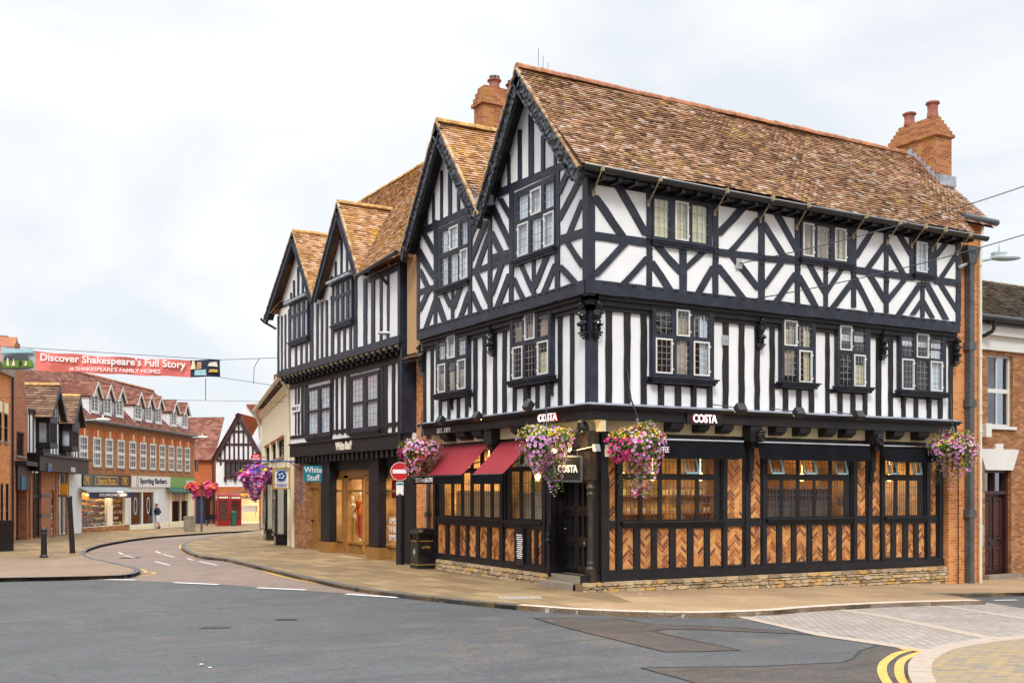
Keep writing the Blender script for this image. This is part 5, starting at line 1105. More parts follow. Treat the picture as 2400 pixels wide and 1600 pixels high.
def palC(v,p):
    if v.x>.35 and v.z<.1: return ('fl_magenta',.045)
    if v.x>.4: return ('fl_yellow',.04)
    if v.z>.25: return random.choice((('fl_yellow',.024),('fl_yellow',.022),('fl_magenta',.035),('fl_lilac',.035)))
    return random.choice((('fl_lilac',.042),('fl_lilac',.042),('fl_lilac',.042),('fl_yellow',.025)))
def onp(pl,px,py,n): return pl.w(*pl.uv('n',px,py,n),n)
basket('flower basket with a bright magenta side, hanging left of the red awnings',onp(L2,986,1058,.55),.5,.72,palL,1.0,11,.75,wall=(.1,YE,4.1))
basket('yellow topped basket of lilac petunias hanging beside the coffee shop porch',onp(L2,1281,1030,.75),.5,1.0,palB,1.15,12,.5,wall=L2.w(L2.u('n',1262),4.45,-.2))
basket('biggest flower basket, hanging in front of the folded black awning lettering',onp(R2,1494,1035,.6),.56,1.02,palA,1.25,13,.55,wall=R2.w(R2.u('n',1470,-.2),4.5,-.2))
basket('flower basket with a yellow edge hanging at the far right end of the timber house',onp(R2,2233,1048,.5),.62,.85,palC,1.1,14,.6,wall=(XE-.05,.2,4.5))
random.seed(5)
# ================================================================ street furniture
def lbin(loc,rz,label):
    t=thing('litter_bin',label,'litter bin',loc); t.rotation_euler=(0,0,rz); s=.27
    m=MB(); m.box((-s,-s,.0),(s,s,.1)); m.box((-s*.95,-s*.95,.1),(s*.95,s*.95,.8)); m.build('body','black_gloss',t,local=1)
    m=MB(); 
    for i in(-1,1):
        for j in(-1,1): m.box((i*s*.95-.04,j*s*.95-.04,.8),(i*s*.95+.04,j*s*.95+.04,1.0))
    m.box((-s*.6,-s*.6,.8),(s*.6,s*.6,1.0)); m.build('aperture','black_metal',t,local=1)
    m=MB(); vs=[]; 
    for k,(q,z) in enumerate(((1.04,1.0),(1.06,1.05),(.95,1.13),(.7,1.17))): vs+=[(-s*q,-s*q,z),(s*q,-s*q,z),(s*q,s*q,z),(-s*q,s*q,z)]
    m.add(vs,[(k*4+i,k*4+(i+1)%4,k*4+4+(i+1)%4,k*4+4+i) for k in range(3) for i in range(4)]+[(12,13,14,15),(3,2,1,0)]); m.build('lid','black_gloss',t,local=1)
    m=MB(); 
    for z in(.11,.79): 
        for a in((-s*.97,-s*.975,s*.97,-s*.96),(-s*.975,-s*.97,-s*.96,s*.97)): m.mark(); m.box((a[0],a[1],z),(a[2],a[3],z+.018))
    m.each('gold_band','gold',t,local=1)
    return t
p=Vector((.02,8.8,0)); LB=lbin((p.x+.18,p.y+.1,p.z),0,'black square litter bin with gold bands by the brick wall and red awning')
bp=Pl((p.x+.18,p.y+.1-.257),(1,0)); text('litter_lettering','LITTER',bp,0,p.z+.62,.006,.06,'gold',LB,.003,.008); LB.children[-1].location=-Vector(LB.location)
bp2=Pl((p.x+.18-.257,p.y+.1),(0,1)); m=MB(); m.rect(bp2,-.09,.09,p.z+.32,p.z+.6,0,.004); q=m.build('bin_plate','grey_pipe',LB); m=MB(); P=[(.055*math.cos(k*.52),p.z+.48+.055*math.sin(k*.52)) for k in range(12)]; m.prism(bp2,P,.004,.008,[[(a*.7,p.z+.48+(b_-p.z-.48)*.7) for a,b_ in P]]); m.build('bin_emblem','text_white',q)
# lamp post with the no entry sign
p=grd(938,1322); LP=thing('lamp_post','tall black lamp post carrying a red and white round sign by the shop entrance','lamp post',p)
m=MB(); m.lathe(p,[(.13,0),(.13,2.1),(.11,2.15),(.075,2.25),(.07,5),(.06,7.0)],14); m.build('pole','black_metal',LP)
top=p+Vector((0,0,7.05)); m=MB(); m.tube(top,top-RV*.45+Vector((0,0,.02)),.03); m.blob(top-RV*.35+Vector((0,0,.03)),.36,.13,.07,12,6,ax=(RV,FV,Vector((0,0,1)))); m.lathe(top,[(.07,-.1),(.07,.05),(.03,.2)],8); m.build('lamp_head','galv',LP)
sp=Pl((p.x,p.y),(RV.x,RV.y)); zc=CH+(1148-1104)/F*33.2
circ=lambda r,k=32,zc=zc: [(r*math.cos(2*math.pi*i/k),zc+r*math.sin(2*math.pi*i/k)) for i in range(k)]
m=MB(); m.prism(sp,circ(.285),.1,.12,back=True); ds=m.build('sign_disc_rim','text_white',LP); m=MB(); m.prism(sp,circ(.27),.1205,.124); m.build('sign_disc','red_sign',ds); m=MB(); m.rect(sp,-.215,.215,zc-.06,zc+.06,.124,.128); m.build('sign_bar','text_white',ds)
m=MB(); m.rect(sp,-.11,.11,zc-.72,zc-.32,.09,.1); q=m.build('route_plate','text_white',LP); m=MB(); m.rect(sp,-.1,.1,zc-.42,zc-.35,.1,.103); m.build('plate_band','teal_sign',q); m=MB(); m.lathe(p+Vector((0,0,1.9)),[(.1,0),(.1,.4)],10); m.build('sticker','white_paint',LP)
# bollard and leaning lamp base (left)
def bollard(px,py,label,h=1.02,r=.085):
    p=grd(px,py); m=MB(); k=h/1.02; m.lathe((0,0,0),[(r*1.7,0),(r*1.7,.05),(r*1.2,.1),(r*1.05,.75*k),(r*1.25,.78*k),(r*1.25,.82*k),(r,.85*k),(r*1.35,.9*k),(r*1.35,.94*k),(r*.9,1.0*k),(0.01,1.04*k)],14); o=m.build('bollard','black_metal'); o.location=p; return tag(o,label,'bollard')
bollard(103,1306,'short black cast bollard with a domed cap on the left pavement')
p=grd(170,1296); m=MB(); a=p; b_=at(163,1165,(p-CAM).dot(FV)-.1); m.tube(a,a+(b_-a),.1,.085,10); m.blob(b_,.1,.1,.08); o=m.build('traffic_post','black_metal'); tag(o,'tall plain black post leaning slightly in front of the orange sign shop','post')
def litter2(px,py,w_,h_,mat,label):
    p=grd(px,py); m=MB(); m.box((-w_/2,-w_/2,0),(w_/2,w_/2,h_*.85)); m.box((-w_/2-.02,-w_/2-.02,h_*.85),(w_/2+.02,w_/2+.02,h_*.93)); m.box((-w_/2+.03,-w_/2+.03,h_*.93),(w_/2-.03,w_/2-.03,h_)); o=m.build('litter_bin',mat); o.location=p; o.rotation_euler=(0,0,.4); tag(o,label,'litter bin')
litter2(3,1291,.62,1.15,'black_gloss','black litter bin cut off by the left edge of the street'); litter2(444,1246,.5,1.0,'grey_stone','grey box bin on the pavement under the red flower basket'); litter2(619,1243,.45,.95,'grey_stone','grey box bin half behind the dark bay shop windows')
# ================================================================ TIMBER SHOP (second black and white house)
WB=thing('timber_shop','narrower black and white timber house with two gables and oak shopfront','building',(0,16,0))
W2=Pl((0,0),(0,1)); W1=Pl((.4,0),(0,1)); WG=Pl((.75,0),(0,1)); WI=Pl((1.0,0),(0,1)); WF=Pl((.35,0),(0,1))
WY0,WY1=9.98,21.6
wA=[(W2.u('W2',a),W2.u('W2',b)) for a,b in((268,290),(304,323),(337,357),(372,392))]; rA=zr(W2,'W2',268,[(625,690),(712,872)])
wB=[(W2.u('W2',a),W2.u('W2',b)) for a,b in((584,606),(622,643),(660,681),(698,718))]; rB=zr(W2,'W2',584,[(478,555),(580,750)])
wC=[(W1.u('W2',a),W1.u('W2',b)) for a,b in((392,462),(484,550))]; rC=[(4.35,5.15),(5.22,5.95)]
wD=[(W1.u('W2',a),W1.u('W2',b)) for a,b in((712,795),(822,902))]; rD=[(4.35,5.15),(5.22,6.0)]
OUT={}
def oo(c,r,e=.07): return (min(min(x) for x in c)-e,max(max(x) for x in c)+e,r[0][0]-e,r[-1][1]+e)
oA,oB,oC,oD=oo(wA,rA),oo(wB,rB),oo(wC,rC,.12),oo(wD,rD,.12)
hh_=lambda o: R4(o[0]+.03,o[1]-.03,o[2]+.03,o[3]-.03)
m=MB(); m.prism(W2,[(WY0,6.7),(WY1,6.7),(WY1,9.3),(18.9,11.5),(16.7,8.9),(14.3,11.5),(12.5,9.1),(WY0,9.1)],-.12,0,[hh_(oA),hh_(oB)]); m.build('plaster_wall','plaster',WB)
m=MB(); m.prism(W1,R4(WY0,WY1-.3,3.8,6.7),-.12,0,[hh_(oC),hh_(oD)]); m.build('plaster_wall','plaster',WB)
T=MB(); p=W2
for x,a,b,w_ in ((167,690,1100,12),(193,690,1090,10),(219,680,1080,9),(250,640,1070,16),(412,560,1030,24),(455,600,1010,14),(489,590,1000,14),(524,575,990,15),(566,545,980,20),(735,400,940,24),(808,420,915,24),(865,395,900,24),(923,370,885,18),(975,340,870,16)): V('W2',x,a,b,w_)
for x,a,b,w_ in ((297,900,1060,14),(337,890,1050,14),(375,880,1040,13),(612,790,970,18),(655,780,955,16),(700,760,945,16)): V('W2',x,a,b,w_)
for x,a,b,w_ in ((283,430,580,11),(314,330,560,11),(347,300,540,10),(262,520,600,9),(375,440,530,9),(590,290,410,12),(632,110,390,14),(672,130,370,13),(705,240,350,12),(560,400,480,12)): V('W2',x,a,b,w_)
hb(T,W2,16.9,22.0,W2.uv('W2',320,560)[1]+.02,.2); hb(T,W2,12.5,16.4,W2.uv('W2',650,395)[1],.2); hb(T,W2,oA[0]-.2,oA[1]+.2,oA[2]-.15,.14); hb(T,W2,oB[0]-.2,oB[1]+.2,oB[2]-.15,.14); hb(T,W2,WY0,WY1,6.78,.24,.05); hb(T,W2,WY0,12.4,8.95,.2)
T.build('timber_frame','timber',WB)
T=MB(); p=W1
for x,w_ in ((345,14),(318,10),(295,8),(372,26),(562,22),(597,14),(637,15),(680,26),(930,28),(960,20),(1015,20),(1060,22),(1105,18)): V('W2',x,840,1560,w_)
hb(T,W1,WY0,WY1-.3,6.35,.3,.05); hb(T,W1,WY0,oD[0],4.32,.12); hb(T,W1,oD[1],oC[0],4.32,.12); hb(T,W1,oC[1],WY1-.3,4.32,.12); T.build('timber_frame','timber_soft',WB)
for cols,rows,o,pl,n in ((wA,rA,oA,W2,.1),(wB,rB,oB,W2,.1)): leaded(WB,pl,cols,rows,out=o,n=n,lc=2,lr=(4,2),sill=.08,curt=[('curtain_sky_grey',0,1,0,1)],head=.05)
for cols,rows,o,pl,n in ((wC,rC,oC,W1,.06),(wD,rD,oD,W1,.06)): leaded(WB,pl,cols,rows,out=o,n=n,lc=3,lr=(4,4),sill=.08,curt=[('blind' if o is oD else 'curtain_sky_grey',0,1,0,1)],lines='lead_dark')
m=MB()
for o in (oA,oB): m.mark(); m.prism(W2,[(o[0]-.15,o[3]+.02),(o[1]+.15,o[3]+.02),(o[1]+.15,o[3]+.1),(o[0]-.15,o[3]+.1)],0,.28)
m.each('lead_hood','lead',WB)
# jetty joists
m=MB(); y=WY0+.15
while y<WY1: m.mark(); m.box((-.02,y-.07,6.48),(.42,y+.07,6.66)); m.box((.12,y-.07,6.38),(.42,y+.07,6.48)); y+=.46
m.each('jetty_joist','timber_soft',WB)
m=MB(); m.box((.02,WY0,6.6),(.5,WY1,6.68)); m.build('jetty_soffit','soffit_white',WB)
barge(WB,W2,.35,[((18.86,11.74),(22.3,9.02)),((18.86,11.74),(16.72,9.0))],.3,mat='timber'); barge(WB,W2,.35,[((14.3,11.77),(16.72,9.0)),((14.3,11.77),(12.5,9.12))],.3,mat='timber')
sy,sz=2.14,2.75; SG=math.hypot(sy,sz)
slope(WB,'roof_slope','roof_tile_gold',(-.35,16.7,9.0),(1,0,0),(0,sy,sz),[(0,0),(2.1,SG),(0,SG)])
slope(WB,'roof_slope','roof_tile_gold',(-.35,12.5,9.07),(1,0,0),(0,1.8,2.7),[(0,0),(2.1,3.245),(0,3.245)])
slope(WB,'roof_slope','roof_tile',(-.35,16.7,9.0),(1,0,0),(0,-2.4,2.75),[(0,0),(2.1,3.65),(0,3.65)],ga=.2,tw=.34); slope(WB,'roof_slope','roof_tile',(-.35,22.3,9.0),(1,0,0),(0,-3.44,2.75),[(0,0),(2.1,4.4),(0,4.4)],ga=.2,tw=.34)
SM=math.hypot(3.35,4.55); slope(WB,'roof','roof_tile_gold',(-.35,9.25,9.1),(0,1,0),(3.35,0,4.55),[(0,0),(3.3,0),(5.0,3.3),(7.5,.1),(9.6,3.3),(12.2,0),(12.25,SM),(0,SM)],sag=.02)
m=MB(); m.add([(3,9.25,13.65),(3,21.5,13.65),(6.5,21.5,9),(6.5,9.25,9)],[(0,1,2,3)]); m.add([(3,21.45,13.6),(-.3,21.45,9.1),(6.5,21.45,9)],[(0,1,2)]); m.add([(3,9.3,13.6),(-.3,9.3,9.1),(6.5,9.3,9)],[(0,1,2)]); m.build('rear_roof','roof_tile',WB)
for a,b_ in (((-.35,18.86,11.8),(1.7,18.86,11.8)),((-.35,14.3,11.82),(1.7,14.3,11.82)),((3,9.3,13.68),(3,21.5,13.68))): m=MB(); ridge(m,a,b_,.1); m.build('ridge_tiles','ridge_gold',WB)
m=MB(); m.tube((-.45,9.3,9.2),(-.45,12.45,9.02),.07); m.path([(-.4,11.3,9.0),(-.2,11.0,8.8),(.03,10.9,8.5),(.03,10.9,6.8)],.045); m.build('gutter','black_metal',WB)
m=MB(); m.path([(-.45,22.45,9.05),(-.3,22.4,8.9),(-.05,21.8,8.6)],.05); m.build('gutter_outlet','black_metal',WB)
m=MB(); m.box((.02,WY0-.01,4),(2,WY0+.1,9.1)); m.box((-.04,WY0-.02,6.7),(.3,WY0+.16,9.1)); m.build('end_post','timber',WB)
m=MB(); m.box((.68,WY0,-.3),(1.0,11.35,3.5)); m.build('end_pilaster','timber_soft',WB)
m=MB(); m.box((.78,WY1-.35,-.4),(8,WY1-.2,9.0)); m.box((1,9.99,-.2),(8,10.02,9)); m.box((7.5,WY0,-.2),(7.7,WY1,9)); m.build('side_wall','cream',WB)
m=MB(); m.box((1.1,WY0+.1,4),(1.15,WY1-.4,9)); m.build('upper_rooms','dark_room',WB)
# fascia and joist ends
m=MB(); m.rect(WF,WY0+.1,WY1-.3,3.55,4.0,-.3,0); m.rect(WF,WY0+.1,WY1-.3,4.0,4.06,-.35,.06); m.build('fascia','timber_soft',WB)
text('shop_lettering','White Stuff',WF,WF.u('W3',965),3.8,.01,.3,'text_cream',WB,.02,.03,wid=1.5)
m=MB(); y=WY0+.3
while y<WY1-.5: m.mark(); m.box((.4,y-.08,3.3),(1,y+.08,3.54)); y+=.42
m.each('joist_end','timber_soft',WB)
m=MB(); m.box((.85,WY0+.1,3.0),(1.1,WY1-1.2,3.5)); m.build('shop_lintel','timber_soft',WB)
def wy(x,pl=WG): return pl.u('W3',x)
m=MB()
for a,b_ in ((782,862),(1225,1315)): m.mark(); q=sorted((wy(a),wy(b_))); m.box((.62,q[0],.3),(.9,q[1],3.3))
m.each('shop_post','timber_soft',WB); m=MB()
for a,b_ in ((775,872),(1218,1325)): m.mark(); q=sorted((wy(a),wy(b_))); m.box((.57,q[0]-.03,-.05),(.95,q[1]+.03,.38))
m.each('post_base','oak',WB)
m=MB(); q=sorted((wy(515),wy(615))); m.box((.72,q[0],-.4),(1.1,q[1],3.4)); m.build('brick_pier','brick_brown',WB)
q=sorted((wy(622,WI),wy(752,WI))); m=MB(); m.rect(WI,q[0],q[1],-.1,2.55,-.1,0); dd=m.build('door','oak',WB); m=MB(); m.prism(WI,R4(q[0]-.02,q[1]+.02,-.1,2.75),-.05,.06,[R4(q[0]+.12,q[1]-.12,-.05,2.35)]); m.build('door_frame','oak',dd); m=MB(); m.lathe(WI.w((q[0]+q[1])/2,1.1,.05),[(.05,-.04),(.05,.04)],8); m.build('door_knocker','black_metal',dd)
# oak windows
def oakwin(y0,y1,pl,z0=.5,z1=2.75,n=0,tr=2.2):
    y0,y1=sorted((y0,y1)); m=MB(); m.prism(pl,R4(y0,y1,-.1,z1),-.08,n+.05,[R4(y0+.1,y1-.1,z0,tr),R4(y0+.1,y1-.1,tr+.08,z1-.1)]); m.rect(pl,y0-.02,y1+.02,z0-.08,z0,.0,n+.12); w_=m.build('shop_window','oak',WB); g=MB(); g.quad(pl.w(y0,z0,n),pl.w(y1,z0,n),pl.w(y1,z1,n),pl.w(y0,z1,n)); g.build('pane','glass_clear',w_)
oakwin(wy(870,WI),wy(965,WI),WI); oakwin(wy(1322,WI),wy(1545,WI),WI); oakwin(wy(1005,Pl((1.14,0),(0,1))),wy(1150,Pl((1.14,0),(0,1))),Pl((1.14,0),(0,1)),.45); oakwin(wy(755,WI),wy(780,WI),WI); oakwin(wy(1175,WI),wy(1222,WI),WI)
q=sorted((wy(965,WI),wy(1000,WI))); m=MB(); m.box((1.0,q[0],-.1),(1.14,q[1],2.8)); m.box((1.0,wy(1175,WI),-.1),(1.14,wy(1160,WI),2.8)); m.box((1.0,WY0+.1,2.7),(1.2,19.2,3.1)); m.build('entrance_lining','oak',WB)
m=MB(); m.box((4.6,WY0+.2,-.1),(4.7,19.4,3.3)); m.box((1.2,WY0+.15,-.1),(4.6,WY0+.2,3.3)); m.box((1.2,19.3,-.1),(4.6,19.4,3.3)); m.build('room_walls','warm_wall',WB)
m=MB(); m.box((.75,WY0+.1,-.06),(4.7,19.4,.02)); m.build('room_floor','floor_wood',WB); m=MB(); m.box((1.15,WY0+.1,3.2),(4.7,19.4,3.3)); m.build('room_ceiling','warm_wall',WB)
area('ceiling_light',(2.6,12.5,3.1),(2,4),130,(1,.72,.42),par=WB); area('ceiling_light',(2.6,16.6,3.1),(2,4),130,(1,.72,.42),par=WB)
def mannequin(x,y,z,top,legs,label,s=1.):
    t=thing('mannequin',label,'mannequin',(x,y,z)); m=MB(); m.lathe((0,0,0),[(.09*s,.85*s),(.15*s,.95*s),(.12*s,1.12*s),(.17*s,1.32*s),(.16*s,1.42*s),(.05*s,1.48*s)],10); m.tube((-.0,.18*s,1.4*s),(-.12,.25*s,1.0*s),.045*s,.035*s); m.tube((0,-.18*s,1.4*s),(-.15,-.25*s,1.05*s),.045*s,.035*s); m.build('shirt',top,t,local=1)
    m=MB(); m.lathe((0,.07*s,0),[(.05*s,.1*s),(.07*s,.5*s),(.09*s,.9*s)],8); m.lathe((0,-.07*s,0),[(.05*s,.1*s),(.07*s,.5*s),(.09*s,.9*s)],8); m.build('trousers',legs,t,local=1)
    m=MB(); m.blob((0,0,1.63*s),.09*s,.08*s,.12*s); m.tube((0,0,1.45*s),(0,0,1.55*s),.045*s); m.tube((0,0,-.02),(0,0,.1*s),.06*s); m.build('body','cream_pipe',t,local=1)
mannequin(1.7,wy(1055,WI)+1.1,.45,'orange_clothes','red_clothes','mannequin in an orange coat behind the middle shop window'); mannequin(1.35,wy(1415,WI),.55,'pink_clothes','navy','mannequin in a pink top behind the right shop window',.95); mannequin(1.6,wy(900,WI),.3,'cream_pipe','mustard','pale dressed mannequin behind the narrow left shop window')
m=MB(); m.lathe((1.3,wy(1480,WI),.55),[(.3,0),(.32,.5),(.1,.62)],12); tag(m.build('display_bag','red_clothes'),'red round display piece on the floor of the right shop window','display piece')
m=MB(); m.box((1.25,wy(1340,WI)-.5,2.0),(1.27,wy(1340,WI),2.6)); tag(m.build('display_banner','red_clothes'),'red hanging panel at the top of the right shop window','display panel')
text('window_lettering','SAMPLE\nTHE BEST\nSUMMER',WI,wy(1420,WI)+.0,1.0,.02,.75,'text_white',WB,.002,.01,wid=.75)
# teal projecting sign
def projsign(name,label,pl,c,x0,x1,y0,y1,mat,lines,tmat,par_r,frame=None,cat='sign',arm='black_metal'):
    u0,z1=pl.uv(c,x0,y0); u1,z0=pl.uv(c,x1,y1); u0,u1=sorted((u0,u1)); t=thing(name,label,cat,pl.w((u0+u1)/2,z0,0)); m=MB(); m.rect(pl,u0,u1,z0,z1,-.06,0); m.build('sign_panel',mat,t)
    if frame: m=MB(); m.prism(pl,R4(u0-.04,u1+.04,z0-.04,z1+.04),-.07,.02,[R4(u0+.02,u1-.02,z0+.02,z1-.02)]); m.build('sign_frame',frame,t)
    for (s,fx,fz,h,wd) in lines: text('sign_lettering',s,pl,u0+(u1-u0)*fx,z0+(z1-z0)*fz,.006,h,tmat,t,.004,.015,wid=wd)
    return t,u0,u1,z0,z1
SP=Pl((0,18.2),(1,0)); t,u0,u1,z0,z1=projsign('hanging_sign','teal square shop sign hanging from a black bracket above the oak door',SP,'W3',600,762,432,583,'teal_sign',[('White\nStuff',.5,.5,.5,.68)],'text_white',None)
m=MB(); m.path([SP.w(u0,z1+.22,-.03),SP.w(.5,z1+.45,-.03)],.015); m.tube(SP.w(u0+.1,z1,-.03),SP.w(u0+.1,z1+.22,-.03),.008); m.tube(SP.w(u1-.1,z1,-.03),SP.w(u1-.1,z1+.3,-.03),.008); m.build('bracket','black_metal',t)
m=MB(); u,z=W1.uv('W2',300,1370); m.rect(W1,u-.5,u+.45,z-.14,z+.14,.04,.06); q=m.build('street_name_plate','text_white',WB); text('street_name','WINE ST',W1,u,z,.065,.14,'black_metal',q,.003,.01,wid=.8)
# ================================================================ CREAM BUILDING with dark bay shopfronts
CP,CL=plpx(686,43.6,613,63); CC=thing('cream_building','cream rendered building with dark bay shop windows beyond the timber shop','building',CP.w(0,0,0))
top=[(CP.u('n',686),CP.uv('n',686,846)[1]),]
zt_=8.6
m=MB(); wn=[]; 
for a,b_,ya,yb in((866,932,0,0),(808,852,0,0),(750,790,0,0)): u0,u1=sorted((CP.u('P',a),CP.u('P',b_))); wn.append((u0,u1))
uE=CP.u('n',618); zA=CP.uv('P',900,445)[1]; zB=3.75
m.prism(CP,[(0,-.8),(CL,-.9),(CL,6.5),(0,6.5)],-.4,0,[R4(a,b_,zB,zA) for a,b_ in wn]+[R4(1.0,2.1,-.4,2.3)]); m.build('wall','cream',CC)
for a,b_ in wn: sash(CC,CP,a,b_,zB,zA,2,4,'timber_soft',n=-.12,back='dark_room'); m=MB(); m.rect(CP,a-.1,b_+.1,zA,zA+.08,0,.08); m.build('window_head','brick_red',CC)
m=MB(); m.box((0,0,0),(0,0,0)); m=MB()
for i in range(3): m.rect(CP,-.2,CL,6.35+i*.09,6.45+i*.09,-.2,.08+i*.06)
m.build('eaves_cornice','cream',CC); m=MB(); m.tube(CP.w(-.2,6.87,.45),CP.w(CL,6.8,.45),.09); m.path([CP.w(.9,6.8,.42),CP.w(.9,6.3,.1),CP.w(.9,3,.08),CP.w(.9,0,.08)],.06); m.path([CP.w(CL-.1,6.75,.42),CP.w(CL-.1,6.1,.15),CP.w(CL,5.2,.1)],.07); m.build('gutter','cream_pipe',CC)
slope(CC,'roof','roof_tile_brown',CP.w(-.2,6.9,.4),CP.d,Vector((0,0,1))-CP.n*3.8,[(0,0),(CL+.2,0),(CL+.2,5),(0,5)],ga=.22,tw=.3)
m=MB(); a=CP.w(CL+.01,-.9,0); m.quad(a,a-CP.n*8,a-CP.n*8+Vector((0,0,7.4)),a+Vector((0,0,7.3))); m.build('end_wall','cream',CC)
m=MB(); c_=CP.w(CL-1,9,-1.5); m.box((c_.x-.7,c_.y-.7,6.5),(c_.x+.7,c_.y+.7,8.9)); m.build('chimney','brick_brown',CC)
for a,b_ in ((832,968),(757,832)):
    u0,u1=sorted((CP.u('P',a,.5),CP.u('P',b_,0))); gz=CP.w((u0+u1)/2,0).xy; g0=hgt(*gz)-.1
    m=MB(); m.rect(CP,u0,u1,g0,.35,-.1,.5); m.rect(CP,u0-.1,u1+.1,.35,.43,-.1,.58); m.rect(CP,u0-.05,u1+.05,2.55,2.85,-.1,.52); 
    for u in(u0,u1,(u0+u1)/2): m.rect(CP,u-.07,u+.07,.43,2.55,.42,.5)
    for u in(u0,u1): m.rect(CP,u-.05,u+.05,.43,2.55,0,.08)
    m.rect(CP,u0,u1,1.9,1.98,.44,.49); bw=m.build('bay_window','black_gloss',CC); g=MB(); g.quad(CP.w(u0,.43,.55),CP.w(u1,.43,.55),CP.w(u1,2.55,.55),CP.w(u0,2.55,.45)); g.quad(CP.w(u0,.43,.05),CP.w(u0,.43,.55),CP.w(u0,2.55,.55),CP.w(u0,2.55,.05)); g.build('pane','glass_dark',bw); m=MB(); m.add([CP.w(u0-.1,2.85,.65),CP.w(u1+.1,2.85,.65),CP.w(u1,3.25,.05),CP.w(u0,3.25,.05)],[(0,1,2,3)]); m.add([CP.w(u0-.1,2.85,.65),CP.w(u0,3.25,.05),CP.w(u0,2.85,0)],[(0,1,2)]); m.build('bay_roof','timber_brown',bw)
m=MB(); m.rect(CP,.95,2.15,-.5,2.35,-.3,-.15); m.build('door','navy',CC)
# hanging barber sign on a blue bracket, with its flower basket and post office sign
BP=Pl((0,21.0),(1,0)); t,u0,u1,z0,z1=projsign('hanging_sign','white square barber sign in a wooden frame with a blue round emblem',BP,'W3',322,458,460,640,'text_white',[('THE BARBERS',.5,.88,.08,.5),('KNOT',.5,.36,.08,.35),('TRADITIONAL\nBARBERING',.5,.15,.13,.5)],'sign_blue',None,frame='gold')
m=MB(); cu_,cz_=(u0+u1)/2,z0+(z1-z0)*.62; P=[(cu_+.2*math.cos(k*.39),cz_+.2*math.sin(k*.39)) for k in range(16)]; m.prism(BP,P,0,.01); q=m.build('sign_emblem','sign_blue',t); m=MB(); 
for a in range(5): m.blob(BP.w(cu_+.09*math.cos(a*1.3),cz_+.09*math.sin(a*1.3),.015),.045,.02,.03)
m.build('emblem_detail','text_white',q)
m=MB(); zb_=z1+.28; m.tube(BP.w(u0-.9,zb_,-.03),BP.w(.75,zb_,-.03),.03); m.tube(BP.w(.72,zb_-1.7,-.03),BP.w(.72,zb_+.2,-.03),.03); m.tube(BP.w(.25,zb_,-.03),BP.w(.72,zb_-.35,-.03),.02); [m.tube(BP.w(u,z1,-.03),BP.w(u,zb_,-.03),.01) for u in(u0+.1,u1-.1)]; m.build('bracket','sign_blue',t)
def palP(v,p): return random.choice((('fl_lilac',.09),('fl_lilac',.09),('fl_magenta',.09),('fl_purple',.08))) if v.z<.4 else random.choice((('fl_purple',.09),('fl_yellow',.07),('fl_magenta',.08)))
basket('purple and pink flower basket hanging beside the framed barber sign',at(602,1118,42.5),.74,.72,palP,.8,21,.2); random.seed(9)
OP=Pl(tuple(at(600,1071,58).xy),(RV.x,RV.y)); zc=CH+(1148-1071.5)/F*58; t=thing('post_office_sign','oval red post office sign projecting over the far pavement','sign',OP.w(0,zc-.3,0)); P=[(.29*math.cos(k*.3142),zc+.21*math.sin(k*.3142)) for k in range(20)]; m=MB(); m.prism(OP,P,-.05,0,back=True); q=m.build('sign_panel','red_sign',t); text('sign_lettering','POST\nOFFICE',OP,0,zc,.004,.24,'text_white',q,.004,.02,wid=.4); m=MB(); m.tube(OP.w(.28,zc,-.02),OP.w(.9,zc,-.02),.02); m.build('bracket','black_metal',t)
# ================================================================ RIGHT NEIGHBOUR
NP=Pl((0,.95),(1,0)); NB=thing('brick_house','brown brick house with white lintels and dark door at the right edge','building',(14,.95,0))
nz0=NP.uv('N',360,1335)[1]; nz1=NP.uv('N',360,705)[1]; nu0=NP.u('N',355); nu1=NP.u('N',575)
du0=NP.u('6',1670); du1=NP.u('6',1890); dz0=NP.uv('6',1670,1305)[1]; dz1=NP.uv('6',1670,430)[1]; zc_=NP.uv('N',360,672)[1]
m=MB(); m.prism(NP,[(13.73,-.8),(24,-.8),(24,zc_),(13.73,zc_)],-.35,0,[R4(nu0,nu1,nz0,nz1),R4(du0,du1,dz0,dz1)]); m.build('brick_wall','brick_brown',NB)
sash(NB,NP,nu0,nu1,nz0,nz1,2,2,n=-.14,fr=.07,bar=.035,sill='white_paint',back='curtain_sky_grey')
m=MB(); m.rect(NP,13.73,24,zc_,zc_+.42,-.1,.08); m.rect(NP,13.73,24,zc_+.42,zc_+.75,-.1,.22); m.build('eaves_board','white_paint',NB)
m=MB(); m.tube(NP.w(13.9,zc_+.86,.42),NP.w(24,zc_+.84,.42),.1); m.rect(NP,13.75,24,zc_+.7,zc_+.86,-.1,.34); m.path([NP.w(14.55,zc_+.85,.45),NP.w(14.55,zc_+.5,.4),NP.w(14.4,zc_+.35,.15),NP.w(13.7,zc_+.3,.12)],.055); m.build('gutter','black_metal',NB)
ze=zc_+.9; zr_=NP.uv('N',300,75,-3.6)[1]
slope(NB,'roof','slate',NP.w(13.74,ze,.38),(1,0,0),Vector((0,3.98,zr_-ze)),[(0,0),(10.3,0),(10.3,math.hypot(3.98,zr_-ze)),(0,math.hypot(3.98,zr_-ze))],ga=.1,tw=.19); m=MB(); ridge(m,NP.w(13.74,zr_,-3.6),NP.w(24,zr_,-3.6),.1,.5); m.build('ridge_tiles','grey_stone',NB)
m=MB(); zl=dz1; cu=(du0+du1)/2; hw=(du1-du0)/2
m.prism(NP,[(cu-hw-.02,zl),(cu+hw+.02,zl),(cu+hw+.3,zl+.62),(cu+.17,zl+.62),(cu+.17,zl+.78),(cu-.17,zl+.78),(cu-.17,zl+.62),(cu-hw-.3,zl+.62)],-.05,.05); m.build('door_lintel','white_paint',NB)
